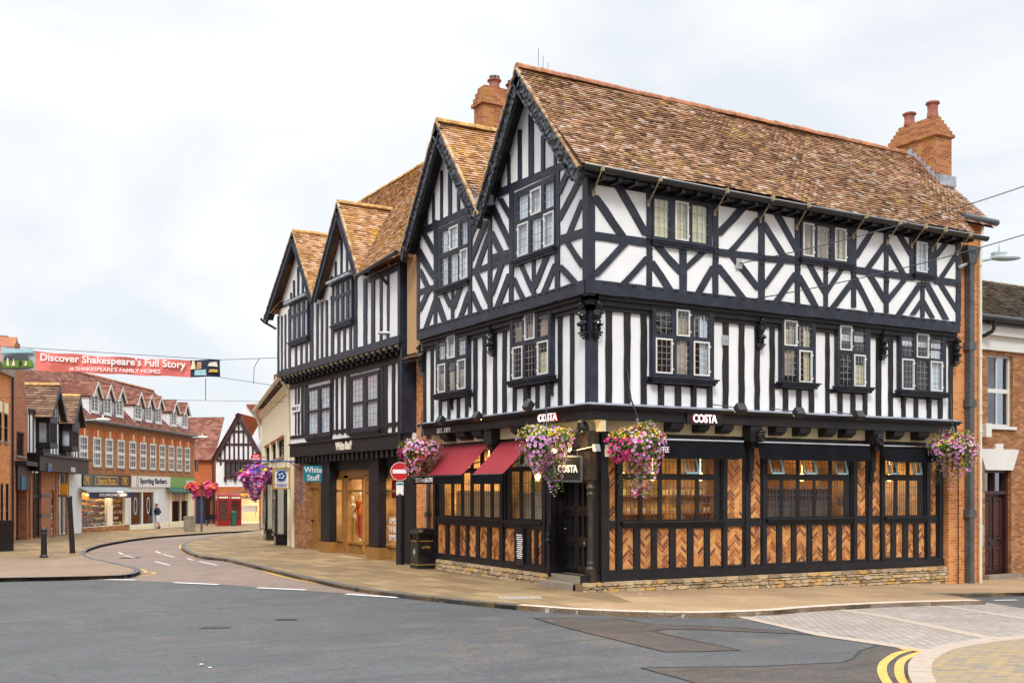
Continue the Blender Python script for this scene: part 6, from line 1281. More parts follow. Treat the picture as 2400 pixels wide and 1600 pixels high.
m=MB(); m.prism(NP,R4(du0,du1,dz0,dz1),-.35,-.12,[R4(du0+.1,du1-.1,dz0,dz1-.72),R4(du0+.1,cu-.03,dz1-.62,dz1-.08),R4(cu+.03,du1-.1,dz1-.62,dz1-.08)]); fr_=m.build('door_frame','dark_brown_door',NB)
g=MB(); g.rect(NP,du0+.1,du1-.1,dz1-.65,dz1-.05,-.3,-.28); g.build('pane','glass_dark',fr_)
m=MB(); m.rect(NP,du0+.1,du1-.1,dz0,dz1-.7,-.3,-.24); d_h=dz1-.7-dz0
dd=m.build('door','dark_brown_door',NB); m=MB()
for a,b_ in ((du0+.18,cu-.05),(cu+.05,du1-.18)):
    for z0,z1 in((.12,.78),(1.02,d_h-.12)): m.prism(NP,R4(a,b_,dz0+z0,dz0+z1),-.24,-.2,[R4(a+.07,b_-.07,dz0+z0+.07,dz0+z1-.07)]); m.rect(NP,a+.09,b_-.09,dz0+z0+.1,dz0+z1-.1,-.24,-.215)
m.build('door_panel','dark_brown_door',dd); m=MB(); m.rect(NP,cu-.13,cu+.13,dz0+.86,dz0+.94,-.24,-.2); m.blob(NP.w(du0+.17,dz0+.95,-.18),.03,.03,.03); m.build('letter_box','black_metal',dd)
m=MB(); m.rect(NP,du0-.1,du1+.25,-.8,dz0,-.2,.2); m.build('door_step','grey_stone',NB)
m=MB(); u,z=NP.uv('6',1618,980); m.rect(NP,u-.18,u+.18,z-.32,z+.32,0,.03); m.build('intercom_plate','galv',NB)
m=MB(); u,z=NP.uv('N',305,1375); m.rect(NP,u-.14,u+.1,z-.2,z+.2,.0,.25); q=m.build('name_plate','white_paint',NB)
# ================================================================ GEORGIAN SHOPS (left side of the side street)
GP,GL=plpx(176,64.5,456,86); gsx=lambda x: GP.u('S',x); GB=thing('georgian_shops','long brick building with eight white dormers, sash windows and three shopfronts','building',GP.w(GL/2,-.6,0))
gz1=GP.uv('G',250,1062)[1]; gz0=GP.uv('S',305,100)[1]; ez=GP.uv('G',1700,1040,.35)[1]
m=MB(); m.rect(GP,-3.2,gsx(72),-.9,3.4,-.3,.05); m.build('white_pilaster','white_render',GB); m=MB(); m.rect(GP,-3.2,-.2,3.41,ez-.1,-.35,0); m.build('brick_wall','brick_georgian',GB)
gw=[sorted((GP.u('G',a),GP.u('G',b))) for a,b in((40,170),(247,375),(440,553),(622,735),(805,910),(967,1065),(1120,1215),(1265,1355),(1405,1490),(1530,1610),(1655,1732))]
wm=sum(b-a for a,b in gw)/11; gw=[((a+b)/2-wm/2,(a+b)/2+wm/2) for a,b in gw]
fz1=GP.uv('S',1000,270)[1]; fz0=GP.uv('S',1000,475)[1]
m=MB(); m.prism(GP,[(-.2,fz1-.05),(GL,fz1-.05),(GL,ez-.1),(-.2,ez-.1)],-.35,0,[R4(a,b,gz0,gz1) for a,b in gw]); bz_=gz1+.52; m.rect(GP,-.2,GL,bz_,ez-.1,0,.06); m.rect(GP,-.2,GL,bz_-.08,bz_,0,.1); m.build('brick_wall','brick_georgian',GB)
for a,b in gw:
    sash(GB,GP,a,b,gz0,gz1,3,4,n=-.02,fr=.13,bar=.05)
    m=MB(); m.prism(GP,[(a-.02,gz1),(b+.02,gz1),(b+.22,gz1+.44),(a-.22,gz1+.44)],0,.02); L_=m.build('window_arch','arch_red',GB); m=MB(); c_=(a+b)/2; m.prism(GP,[(c_-.08,gz1-.02),(c_+.08,gz1-.02),(c_+.13,gz1+.5),(c_-.13,gz1+.5)],0,.07); m.build('keystone','soffit_white',L_)
rz=10.1; rn=-3.4; sp_=math.hypot(3.75,rz-ez)
pB=GP.w(-3,ez,.35); dirE=GP.d; slope(GB,'roof','roof_tile_far',pB,dirE,Vector((0,0,rz-ez))-GP.n*3.75,[(0,0),(GL+3.2,0),(GL+3.2,sp_),(0,sp_)],ga=.22,tw=.36,thick=.03)
m=MB(); ridge(m,GP.w(-3,rz+.02,rn),GP.w(GL+.2,rz+.02,rn),.12,.4); m.build('ridge_tiles','ridge_tile',GB)
m=MB(); q=[GP.w(GL,-1,0),GP.w(GL,ez,0),GP.w(GL,rz-.05,rn),GP.w(GL,ez,-7),GP.w(GL,-1,-7)]; m.add(q,[(0,1,2,3,4)]); m.build('end_wall','brick_georgian',GB)
m=MB(); m.tube(GP.w(-.3,ez-.02,.42),GP.w(GL+.2,ez-.02,.42),.09); m.rect(GP,-.3,GL+.2,ez-.14,ez-.06,0,.36); m.build('gutter','black_metal',GB)
dzb=7.0; de=8.19; da=9.0
for a,b in ((215,345),(410,540),(595,720),(890,1000),(1050,1160),(1205,1305),(1445,1535),(1615,1700)):
    u0,u1=sorted((GP.u('G',a,-.1),GP.u('G',b,-.1))); c_=(u0+u1)/2; u0,u1=c_-.66,c_+.66; N0=-.1; m=MB()
    m.prism(GP,[(u0,dzb),(u1,dzb),(u1,de),(c_,da-.12),(u0,de)],N0-.1,N0,[R4(u0+.12,u1-.12,dzb+.12,de-.02)]); m.rect(GP,u0,u0+.03,dzb-.3,de,N0-3,N0); m.rect(GP,u1-.03,u1,dzb-.3,de,N0-3,N0); D_=m.build('dormer','white_render',GB)
    m=MB(); m.prism(GP,R4(u0+.12,u1-.12,dzb+.12,de-.02),N0-.08,N0-.03,[R4(u0+.2,c_-.05,dzb+.2,de-.1),R4(c_+.05,u1-.2,dzb+.2,de-.1)])
    for i in range(1,4): z=dzb+.2+(de-dzb-.3)*i/4; m.rect(GP,u0+.2,u1-.2,z-.015,z+.015,N0-.07,N0-.04)
    for x in ((u0+.2+c_-.05)/2,(u1-.2+c_+.05)/2): m.rect(GP,x-.012,x+.012,dzb+.2,de-.1,N0-.07,N0-.04)
    w_=m.build('window','white_paint',D_); g=MB(); g.rect(GP,u0+.15,u1-.15,dzb+.15,de-.05,N0-.12,N0-.1); g.build('pane','glass_dark',w_)
    for sg in(-1,1):
        e=c_+sg*.82; up=Vector((0,0,da-de+.15))+GP.d*(c_-e); L_=up.length; m=MB(); tiles(m,GP.w(e,de-.15,N0+.22),-GP.n,up,[(0,0),(3.2,0),(3.2,L_),(0,L_)],ga=.2,tw=.33); m.build('dormer_roof','roof_tile_far',D_)
        m=MB(); m.prism(GP,[(e,de-.2),(c_,da-.02),(c_,da-.16),(e-sg*.16,de-.2)] if sg<0 else [(c_,da-.02),(e,de-.2),(e-sg*.16,de-.2),(c_,da-.16)],N0+.16,N0+.24); m.build('dormer_bargeboard','white_paint',D_)
gs=lambda x,n=0: GP.u('S',x,n); gzz=lambda x,y,n=0: GP.uv('S',x,y,n)[1]
def shop(par,x0,x1,fmat,wmat,z0,z1,wins,base,bz,sides=True,lit=None,depth=1.2,goods=False,inner='dark_room'):
    u0,u1=gs(x0),gs(x1); m=MB(); m.rect(GP,u0+.02,u1-.02,fz0,fz1,-.05,.16); f=m.build('fascia',fmat,par)
    hl=[R4(gs(a),gs(b_),bz,fz0-.35 if z1 is None else z1) for a,b_ in wins]; g0=-.75
    m=MB(); m.prism(GP,R4(u0,u1,g0,fz0-.002),-.15,.02,hl); m.build('shopfront',wmat,par)
    for (a,b_),h in zip(wins,hl):
        g=MB(); g.quad(GP.w(h[0][0],h[0][1],-.04),GP.w(h[1][0],h[1][1],-.04),GP.w(h[2][0],h[2][1],-.04),GP.w(h[3][0],h[3][1],-.04)); g.build('pane','glass_clear' if lit else 'glass_dark',par)
    m=MB(); m.rect(GP,u0+.05,u1-.05,g0,bz-.04,.02,.06); m.build('stall_riser',base,par)
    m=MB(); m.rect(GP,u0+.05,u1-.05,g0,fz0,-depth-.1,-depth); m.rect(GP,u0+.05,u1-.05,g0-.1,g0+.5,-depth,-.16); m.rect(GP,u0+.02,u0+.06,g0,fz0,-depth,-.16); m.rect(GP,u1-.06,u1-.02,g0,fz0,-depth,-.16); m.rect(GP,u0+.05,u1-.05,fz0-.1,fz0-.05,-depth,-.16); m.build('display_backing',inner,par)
    if goods:
        m=MB()
        for i in range(330): u=R(u0+.3,u1-.6); z=random.choice((bz+.05,bz+.35,bz+.75,bz+1.15,bz+1.5))+R(0,.1); s=R(.05,.13); c_=GP.w(u,z,R(-.9,-.2)); m.blob(c_,s,s,s*.9,6,4)
        m.build('goods','mixed_goods',par,kind='stuff')
        for i in range(7): m=MB(); m.blob(GP.w(u0+.5+i*(u1-u0-.9)/6,fz0-.5,-.3),.09,.09,.07); m.build('spot_lamp','lamp_warm',par)
    return f
f=shop(GB,75,955,'black_gloss','white_paint',0,None,[(85,555),(655,880)],'brick_brown',gzz(400,1195),lit=1,goods=True,inner='warm_wood')
ucf=(gs(280)+gs(710))/2; m=MB(); uu=sorted((gs(285),gs(705))); m.prism(GP,R4(uu[0],uu[1],fz0+.12,fz1-.1),.16,.18,[R4(uu[0]+.06,uu[1]-.06,fz0+.18,fz1-.16)]); 
for a,b_ in((75,195),(785,895)): q=sorted((gs(a),gs(b_))); m.mark(); m.prism(GP,R4(q[0],q[1],fz0+.14,fz1-.12),.16,.18,[R4(q[0]+.05,q[1]-.05,fz0+.19,fz1-.17)])
m.marks.insert(0,(0,0)); m.each('gold_frame','gold',f); text('shop_lettering','Edwards Moore',GP,ucf,(fz0+fz1)/2,.17,.42,'gold',f,.01,.02,wid=(uu[1]-uu[0])*.8)
for a,b_ in((75,195),(785,895)): text('monogram','M',GP,(gs(a)+gs(b_))/2,(fz0+fz1)/2,.17,.5,'gold',f,.01,.03)
q=sorted((gs(95,.3),gs(955,.3))); aw=awning(GB,GP,q[0],q[1],fz0-.02,.15,fz0-.35,.75,.35,'galv','navy'); text('awning_lettering','GIFTS | CONFECTIONERY | SOUVENIRS',GP,(q[0]+q[1])/2,fz0-.53,.76,.2,'text_white',aw,.004,.01,wid=(q[1]-q[0])*.6)
area('display_light',GP.w((gs(75)+gs(900))/2,fz0-.3,-.6),(5,.6),160,(1,.66,.3),par=GB)
f=shop(GB,962,1685,'white_paint','white_paint',0,None,[(990,1190),(1212,1408)],'cream',gzz(1100,1165)); text('shop_lettering','Sporting Barbers',GP,(gs(1120)+gs(1610))/2,(fz0+fz1)/2,.17,.5,'navy',f,.01,.015,wid=abs(gs(1610)-gs(1120)))
m=MB(); c_=gs(1072); P=[(c_+.2*math.cos(k*.3927),(fz0+fz1)/2+.34*math.sin(k*.3927)) for k in range(16)]; m.prism(GP,P,.16,.17,[[(c_+(a-c_)*.8,(fz0+fz1)/2+(b_-(fz0+fz1)/2)*.85) for a,b_ in P]]); m.build('oval_emblem','navy',f)
for x in(1085,1320): m=MB(); c_=gs(x); P=[(c_+.32*math.cos(k*.3927),1.2+.6*math.sin(k*.3927)) for k in range(16)]; m.prism(GP,P,-.03,-.02,[[(c_+(a-c_)*.75,1.2+(b_-1.2)*.8) for a,b_ in P]]); m.build('window_emblem','blue_paint',GB)
# recessed white doorway of the barber shop
q=sorted((gs(1425),gs(1655))); m=MB(); m.rect(GP,q[0],q[1],-.75,fz0-.01,.022,.03); m.build('doorway_surround','white_paint',GB); m=MB(); m.rect(GP,q[0]+.05,q[0]+.5,-.6,fz0-.3,.03,.05); m.build('door','white_render',GB)
f=shop(GB,1690,2155,'green_sign','cream',0,None,[(1745,1900),(1915,2040)],'cream',gzz(1800,1110)); text('shop_lettering','LANDS',GP,(gs(1975)+gs(2125))/2,(fz0+fz1)/2-.05,.17,.42,'text_white',f,.01,.03,wid=abs(gs(2125)-gs(1975)))
q=sorted((gs(1700,.3),gs(2130,.3))); aw=awning(GB,GP,q[0],q[1],fz0,.15,fz0-.35,.6,.12,'dark_green','dark_green')
m=MB()
for i,x in enumerate((1790,1860,1955,2020)): m.rect(GP,gs(x)-.35,gs(x)+.35,1.45,1.95,-.03,-.02)
m.build('window_posters','mixed_goods',GB)
# ================================================================ TUDOR BAY SHOP (left)
TP,TL=plpx(66,52.5,184,64.2); TB=thing('bay_window_shop','dark timber shop with two gabled bay windows and tiled roofs on the left','building',TP.w(TL/2,-.3,0))
tz=TP.uv('B',370,450)[1]; tzb=TP.uv('B',420,590,.5)[1]
m=MB(); m.rect(TP,0,TL,tz,6.2,-.3,0); m.build('plaster_wall','plaster',TB)
m=MB()
for i in range(17): u=.2+i*(TL-.4)/16; m.rect(TP,u-.07,u+.07,tz,6.2,0,.03)
m.rect(TP,0,TL,5.95,6.2,0,.05); m.build('timber_frame','timber_soft',TB)
m=MB(); m.rect(TP,-.1,TL+.1,tzb,tz,-.3,.55); m.rect(TP,-.2,TL+.2,tz,tz+.12,-.3,.75); fsc=m.build('fascia','timber_soft',TB)
u,z=TP.uv('B',472,555,.56); m=MB(); m.rect(TP,u-.35,u+.35,z-.22,z+.2,.55,.6); m.build('logo_panel','sign_blue',fsc); m=MB(); m.rect(TP,u,u+.33,z+.0,z+.19,.6,.62); m.build('logo_corner','green_sign',fsc); text('shop_lettering','TAYLOR',TP,TP.u('B',705,.56),TP.uv('B',705,578,.56)[1],.57,.26,'text_white',fsc,.01,.02,wid=1.2)
for k,(a,b_,ap,f0,f1) in enumerate((((345),550,(975,860),(870,1390),(1120,1500)),(575,755,(1335,1050),(1255,1520),(1430,1570)))):
    NN=.62; u0=TP.u('B',a); u1=TP.u('B',b_,NN); bt=TP.uv('B',a,(362,392)[k])[1]; tp=TP.uv('B',a,(92,178)[k])[1]; m=MB()
    m.rect(TP,u0,u1,bt,bt+.25,0,NN+.05); m.rect(TP,u0,u1,tp-.15,tp+.2,0,NN+.05)
    for u in [u0+(u1-u0)*j/5 for j in range(6)]: m.rect(TP,u-.05,u+.05,bt,tp,NN-.08,NN)
    for n in(.0,NN-.12): m.rect(TP,u0,u0+.1,bt,tp,n,n+.14)
    m.rect(TP,u0+.1,u1-.1,bt-.3,bt,0,NN*.5); by=m.build('bay_window','timber_soft',TB); g=MB(); g.quad(TP.w(u0,bt,NN-.05),TP.w(u1,bt,NN-.05),TP.w(u1,tp,NN-.05),TP.w(u0,tp,NN-.05)); g.quad(TP.w(u0+.05,bt,0),TP.w(u0+.05,bt,NN),TP.w(u0+.05,tp,NN),TP.w(u0+.05,tp,0)); g.build('pane','glass',by)
    m=MB(); m.rect(TP,u0+.25,u1-.2,bt,tp,NN-.2,NN-.16); m.rect(TP,u0+.2,u0+.24,bt,tp,.05,NN-.2); m.build('curtain','curtain_sky_grey',by)
    NG=.85; A=TP.uv('U',*ap,NG); B0=TP.uv('U',*f0,NG); C0=TP.uv('U',*f1,NG); ze_=(B0[1]+C0[1])/2; hwid=(C0[0]-B0[0])/2; A=((B0[0]+C0[0])/2,A[1])
    m=MB(); m.prism(TP,[(A[0]-hwid+.15,ze_),(A[0]+hwid-.15,ze_),(A[0],A[1]-.3)],NG-.5,NG-.25); m.build('gable_wall','plaster',TB)
    m=MB()
    for j in range(-3,4): u=A[0]+j*hwid/4; m.rect(TP,u-.05,u+.05,ze_,ze_+(A[1]-ze_-.3)*(1-abs(j)/4),NG-.25,NG-.21)
    m.build('gable_studs','timber_soft',TB)
    for sg in(-1,1):
        e=A[0]+sg*(hwid+.1); up=Vector((0,0,A[1]-ze_))+TP.d*(A[0]-e); L_=up.length; m=MB(); tiles(m,TP.w(e,ze_,NG),-TP.n,up,[(0,0),(6.5,0),(6.5,L_),(0,L_)],ga=.2,tw=.32); m.build('roof','roof_tile_brown',TB)
        m=MB(); m.prism(TP,[(e,ze_-.05),(A[0],A[1]),(A[0],A[1]-.35),(e-sg*.25,ze_-.05)] if sg<0 else [(A[0],A[1]),(e,ze_-.05),(e-sg*.25,ze_-.05),(A[0],A[1]-.35)],NG-.05,NG+.03); m.build('bargeboard','timber_soft',TB)
    m=MB(); ridge(m,TP.w(A[0],A[1]+.02,NG),TP.w(A[0],A[1]+.02,-5.6),.12,.4); m.build('ridge_tiles','ridge_gold',TB)
m=MB()
for a,b_ in((295,315),(400,490),(545,560),(650,668)): m.mark(); q=sorted((TP.u('B',a),TP.u('B',b_))); m.rect(TP,q[0],q[1],-.9,tzb,-.1,.0)
for mm in m.each('brick_pier','brick_red',TB): pass
m=MB()
for z in(.9,1.9): m.mark(); q=sorted((TP.u('B',400),TP.u('B',490))); m.rect(TP,q[0]-.01,q[1]+.01,z,z+.18,-.1,.012)
m.each('stone_band','grey_pipe',TB)
m=MB(); m.rect(TP,0,TL-1.6,-.9,tzb,-1.4,-1.3); m.build('shop_backing','dark_room',TB)
m=MB(); q=sorted((TP.u('B',315),TP.u('B',400))); m.rect(TP,q[0],q[1],-.9,-.1,-.5,-.1); q2=sorted((TP.u('B',585),TP.u('B',660))); m.rect(TP,q2[0],q2[1],-.9,-.2,-.5,-.1); m.build('stall_riser','brick_red',TB)
g=MB(); g.rect(TP,q[0],q[1],-.1,tzb,-.18,-.16); g.rect(TP,q2[0],q2[1],-.1,tzb,-.18,-.16); g.build('pane','glass_clear',TB); m=MB()
for i in range(40): m.blob(TP.w(R(q[0],q[1]),R(0,2.2),-.6),.12,.12,.12,6,4)
for i in range(40): m.blob(TP.w(R(q2[0],q2[1]),R(0,2.2),-.6),.12,.12,.12,6,4)
m.build('goods','mixed_goods',TB,kind='stuff')
m=MB(); [m.rect(TP,u-.06,u+.06,-.9,tzb,-.15,-.1) for u in (q[0],(q[0]+q[1])/2,q[1],q2[0],(q2[0]+q2[1])/2,q2[1])]; m.rect(TP,q[0],q[1],1.9,2.05,-.15,-.1); m.rect(TP,q2[0],q2[1],1.9,2.05,-.15,-.1); m.build('shop_frame','timber_soft',TB)
m=MB(); q=sorted((TP.u('B',490),TP.u('B',545))); c_=(q[0]+q[1])/2; r_=(q[1]-q[0])*.32; m.prism(TP,R4(q[0],q[1],-.9,tzb),-.15,-.05,[[(c_-r_,-.88),(c_+r_,-.88),(c_+r_,1.9)]+[(c_+r_*math.cos(t),1.9+r_*math.sin(t)) for t in [math.pi*k/8 for k in range(1,8)]]+[(c_-r_,1.9)]]); m.build('archway','brick_red',TB)
OSP=Pl(tuple(at(145,1148,57).xy),(RV.x,RV.y)); u0,z1=OSP.uv('B',580,712); u1,z0=OSP.uv('B',648,822); t=thing('hanging_sign','orange rectangular projecting sign under the dark shop fascia','sign',OSP.w(0,z0,0)); m=MB(); m.rect(OSP,u0,u1,z0,z1,-.05,0); m.build('sign_panel','yellow_sign',t); m=MB(); m.tube(OSP.w((u0+u1)/2,z1,-.02),OSP.w((u0+u1)/2,z1+.4,-.02),.02); m.build('bracket','black_metal',t)
m=MB(); P0=TP.w(0,0,0)-TP.n*5.6; m.quad(TP.w(0,-1,-.3),TP.w(0,-1,-7),TP.w(0,6.5,-7),TP.w(0,6.5,-.3)); m.build('side_wall','brick_red',TB)
# ================================================================ BRICK HOUSES (far left)
B2,B2L=plpx(24,48.5,66,52.6); BB=thing('brick_gable_house','tall red brick gabled house with a doorway under a blue sign at the left','building',B2.w(B2L/2,0,0))
gp_=lambda x,y: B2.uv('U',x,y)
m=MB(); A=[B2.uv('n',24,1290),B2.uv('n',67,1290),B2.uv('n',65,960),B2.uv('n',52,850),B2.uv('n',40,790),B2.uv('n',24,850)]; A[0]=(A[0][0],-.8); A[1]=(A[1][0],-.8)
wq=[B2.u('B',160),B2.u('B',237)]; wz=[B2.uv('B',160,440)[1],B2.uv('B',160,205)[1]]; dq=[B2.u('B',155),B2.u('B',262)]; dzz=B2.uv('B',150,770)[1]
m.prism(B2,A,-6,0,[R4(wq[0],wq[1],wz[0],wz[1]),R4(dq[0],dq[1],-.75,dzz)]); m.build('brick_wall','brick_red',BB)
sash(BB,B2,wq[0],wq[1],wz[0],wz[1],5,1,'timber_brown',n=-.1); m=MB(); m.rect(B2,dq[0],dq[1],-.8,dzz,-.5,-.4); m.build('door','black_metal',BB)
m=MB(); m.rect(B2,dq[0]-.3,dq[1]+.5,dzz+1.1,dzz+1.3,0,.5); m.rect(B2,dq[0]-.1,dq[1]+.2,dzz,dzz+1.1,0,.1); dc=m.build('door_canopy','timber_soft',BB); m=MB(); u,z=B2.uv('B',225,710,.12); m.rect(B2,u-.55,u+.5,z-.3,z+.35,.1,.14); dc2=m.build('shop_sign','sign_blue',dc); text('sign_lettering','BLUE',B2,u,z,.145,.35,'teal_sign',dc2,.004,.03,wid=.8)
m=MB(); m.rect(B2,B2.u('n',17,-3),B2.u('n',47,-3),8.0,B2.uv('n',30,795,-3)[1],-3.8,-3); m.build('chimney','brick_brown',BB)
B1,B1L=plpx(-60,42.5,24,48.4); BA=thing('brick_office','orange brick building with tall dark windows at the left edge','building',B1.w(B1L/2,0,0)); zt_=B1.uv('n',20,883)[1]
wl=[(B1.u('B',-30),B1.u('B',14)),(B1.u('B',40),B1.u('B',72)),(B1.u('B',-30)-1.6,B1.u('B',-30)-.4)]; wl=[tuple(sorted(a)) for a in wl]; w0=B1.uv('B',0,300)[1]; w1=B1.uv('B',0,20)[1]
lq=[(B1.u('B',5),B1.u('B',28)),(B1.u('B',55),B1.u('B',80))]
m=MB(); m.prism(B1,[(0,-.8),(B1L,-.8),(B1L,zt_),(0,zt_)],-6,0,[R4(a,b,w0,w1) for a,b in wl]+[R4(a,b,.2,B1.uv('B',10,710)[1]) for a,b in lq]); m.build('brick_wall','brick_orange',BA); m=MB(); m.rect(B1,0,B1L+.1,zt_,zt_+.4,-6,.2); m.build('coping','grey_stone',BA)
for a,b in wl: sash(BA,B1,a,b,w0,w1,1,2,'timber_soft',n=-.02); m=MB(); m.rect(B1,a-.05,b+.05,w1,w1+.45,0,.03); m.build('window_head','cream',BA)
for a,b in lq: sash(BA,B1,a,b,.2,B1.uv('B',10,710)[1],1,2,'timber_soft',n=-.02)
m=MB(); u=B1.u('B',100); m.tube(B1.w(u,-.5,.1),B1.w(u,zt_,.1),.05); m.build('downpipe','black_metal',BA)
# ================================================================ END OF THE STREET
EO=at(560,1148,97); EP=Pl((EO.x,EO.y),(RV.x,RV.y)); EH=thing('arched_shop','gabled shop with brown timber framing over a wide lit brick arch','building',EP.w(0,-.7,0))
e=lambda x,y,n=0: EP.uv('P',x,y,n)
fA,fL,fR=e(495,195),e(250,635),e(738,630); zb=e(300,908)[1]
m=MB(); m.prism(EP,[(fL[0]+.2,zb),(fR[0]-.1,zb),(fR[0]-.1,fR[1]),(fA[0],fA[1]-.1),(fL[0]+.2,fL[1])],-.3,0); m.build('plaster_wall','white_render',EH)
m=MB()
for x,y0,y1 in((320,560,700),(360,450,660),(405,400,650),(450,290,650),(493,230,650),(540,290,650),(585,400,650),(630,450,650),(668,540,640)): a=e(x,y0); b=e(x,y1); m.rect(EP,a[0]-.08,a[0]+.08,b[1],a[1],0,.06)
for y,x0,x1 in((375,410,580),(500,355,640),(655,285,720)): a=e(x0,y); b=e(x1,y); m.rect(EP,a[0],b[0],a[1]-.1,a[1]+.1,0,.07)
for a,b in((fL,fA),(fR,fA)):
    a=Vector(a); b=Vector(b); d=(b-a).normalized(); q=Vector((-d.y,d.x)); q=q if q.y<0 else -q; m.prism(EP,[a,b,b+q*.35,a+q*.35],0,.25)
m.build('timber_frame','timber_brown',EH)
u0,z1=e(362,655); u1,z0=e(700,812); m=MB(); N_=7; ow=[R4(u0+.1+(u1-u0-.1)*i/N_,u0+(u1-u0-.1)*(i+1)/N_,z0+.15,z1-.1) for i in range(N_)]; m.prism(EP,R4(u0,u1,z0,z1),-.05,.3,ow)
for i in range(N_+1): u=u0+.05+(u1-u0-.1)*i/N_; m.rect(EP,u-.09,u+.09,z0-.45 if i%2==0 else z0-.2,z0,0,.28)
ow_=m.build('window','timber_brown',EH); g=MB(); g.rect(EP,u0+.05,u1-.05,z0+.1,z1-.1,.1,.12); g.build('pane','glass_dark',ow_); m=MB()
for i in range(N_*3): u=u0+.1+(u1-u0-.2)*i/(N_*3); m.rect(EP,u-.01,u+.01,z0+.15,z1-.1,.13,.15)
m.build('leading','lead_came',ow_)
ac=e(600,1200)[0]; aL=e(395,1000)[0]; aR=e(690,1000)[0]; ac=(aL+aR)/2; hw=(aR-aL)/2; zs=e(500,1060)[1]; za=e(540,962)[1]
arc=[(aL,-.9),(aR,-.9),(aR,zs)]+[(ac+hw*math.cos(t),zs+(za-zs)*math.sin(t)) for t in [math.pi*k/14 for k in range(1,14)]]+[(aL,zs)]
m=MB(); m.prism(EP,[(fL[0]+.15,-1),(fR[0],-1),(fR[0],zb),(fL[0]+.15,zb)],-.5,.02,[arc]); m.build('brick_wall','brick_plain_red',EH)
m=MB(); o=[(ac+(hw+.35)*math.cos(t),zs+(za-zs+.35)*math.sin(t)) for t in [math.pi*k/14 for k in range(15)]]; i_=[(ac+hw*math.cos(t),zs+(za-zs)*math.sin(t)) for t in [math.pi*k/14 for k in range(15)]]; m.prism(EP,o+i_[::-1],.02,.08); m.build('brick_arch','brick_red',EH)
g=MB(); g.quad(EP.w(aL,-.6,-.2),EP.w(aR,-.6,-.2),EP.w(aR,za,-.2),EP.w(aL,za,-.2)); g.build('shop_glass','glass_clear',EH)
m=MB(); m.rect(EP,aL-1,aR+1,-1,za+.3,-4,-3.9); m.rect(EP,aL-1,aL-.9,-1,za+.3,-4,-.5); m.rect(EP,aR+.9,aR+1,-1,za+.3,-4,-.5); m.rect(EP,aL-1,aR+1,-1,-.62,-4,-.5); m.build('room_walls','cream',EH); area('shop_light',EP.w(ac,za-.1,-1.6),(3.5,2),150,(1,.8,.52),par=EH)
m=MB(); m.rect(EP,ac-.6,aR-.5,.3,.9,-1.5,-1.0); [m.rect(EP,u,u+.06,-.7,.3,-1.5,-1.44) for u in(ac-.5,aR-.7)]; m.build('display_table','white_paint',EH); m=MB(); m.blob(EP.w(ac-.2,2.1,-1),.35,.1,.45); m.blob(EP.w(ac+1.0,2.1,-1),.35,.1,.45); m.build('gold_display','gold',EH); text('shop_lettering','PANDORA',EP,ac-.2,za-.45,-.1,.25,'timber_soft',EH,.02,.02,wid=1.7)
rise=fA[1]-fL[1]; Lr=math.hypot(rise,fA[0]-fL[0]+.2); m=MB(); tiles(m,EP.w(fL[0]-.1,fL[1]-.1,.35),FV,RV*(fA[0]-fL[0]+.1)+Vector((0,0,rise+.1)),[(0,0),(9,0),(9,Lr),(0,Lr)],ga=.25,tw=.4); m.build('roof','roof_tile_orange',EH)
# orange slope as seen facing the street, left of the gable
a=e(255,590); b=e(285,210); m=MB(); tiles(m,EP.w(e(240,0)[0]-.2,a[1]-.2,.3),RV,FV*3.2+Vector((0,0,b[1]-a[1]+.4)),[(0,0),(fA[0]-e(240,0)[0],0),(fA[0]-e(240,0)[0],5.0),(.6,5.0)],ga=.25,tw=.4) if 0 else None
# left wing
wl_=e(62,640); wr=e(246,640); rt=e(150,245,-3); m=MB(); m.prism(EP,[(wl_[0]-1,-1),(wr[0],-1),(wr[0],wr[1]),(wl_[0]-1,wl_[1])],-4,-.3,()); m.build('wing_wall','brick_plain_red',EH)
m=MB(); up=FV*3.5+Vector((0,0,rt[1]-wr[1]+.2)); L_=up.length; tiles(m,EP.w(wl_[0]-5.5,wr[1]-.1,.1),RV,up,[(0,0),(wr[0]-wl_[0]+5.6,0),(wr[0]-wl_[0]+5.6,L_),(2.2,L_)],ga=.25,tw=.4); m.build('wing_roof','roof_tile_far',EH)
m=MB(); m.tube(EP.w(wr[0],-.7,.1),EP.w(wr[0],wr[1]+.2,.1),.07); m.build('downpipe','black_metal',EH); m=MB(); q=e(190,912); m.rect(EP,q[0]-1,wr[0]-.1,e(190,1000)[1],q[1],-.3,.1); wf=m.build('wing_fascia','red_cloth',EH); m=MB(); m.rect(EP,e(75,0)[0],e(210,0)[0],-.9,e(190,1000)[1],-.32,-.1); m.build('wing_shopfront','navy',EH); m=MB(); m.rect(EP,e(160,0)[0],e(205,0)[0],-.1,1.8,-.09,-.05); m.build('wing_window','glass_dark',EH); m=MB(); q=sorted((e(62,0)[0],e(92,0)[0])); m.rect(EP,q[0],q[1],e(62,755)[1],e(62,640)[1]-.1,-.3,-.25); m.build('wing_upper_window','glass_dark',EH)
m=MB(); m.rect(EP,fR[0],fR[0]+9,-1,6.3,-6,-.2); m.build('side_wall','brick_plain_red',EH)
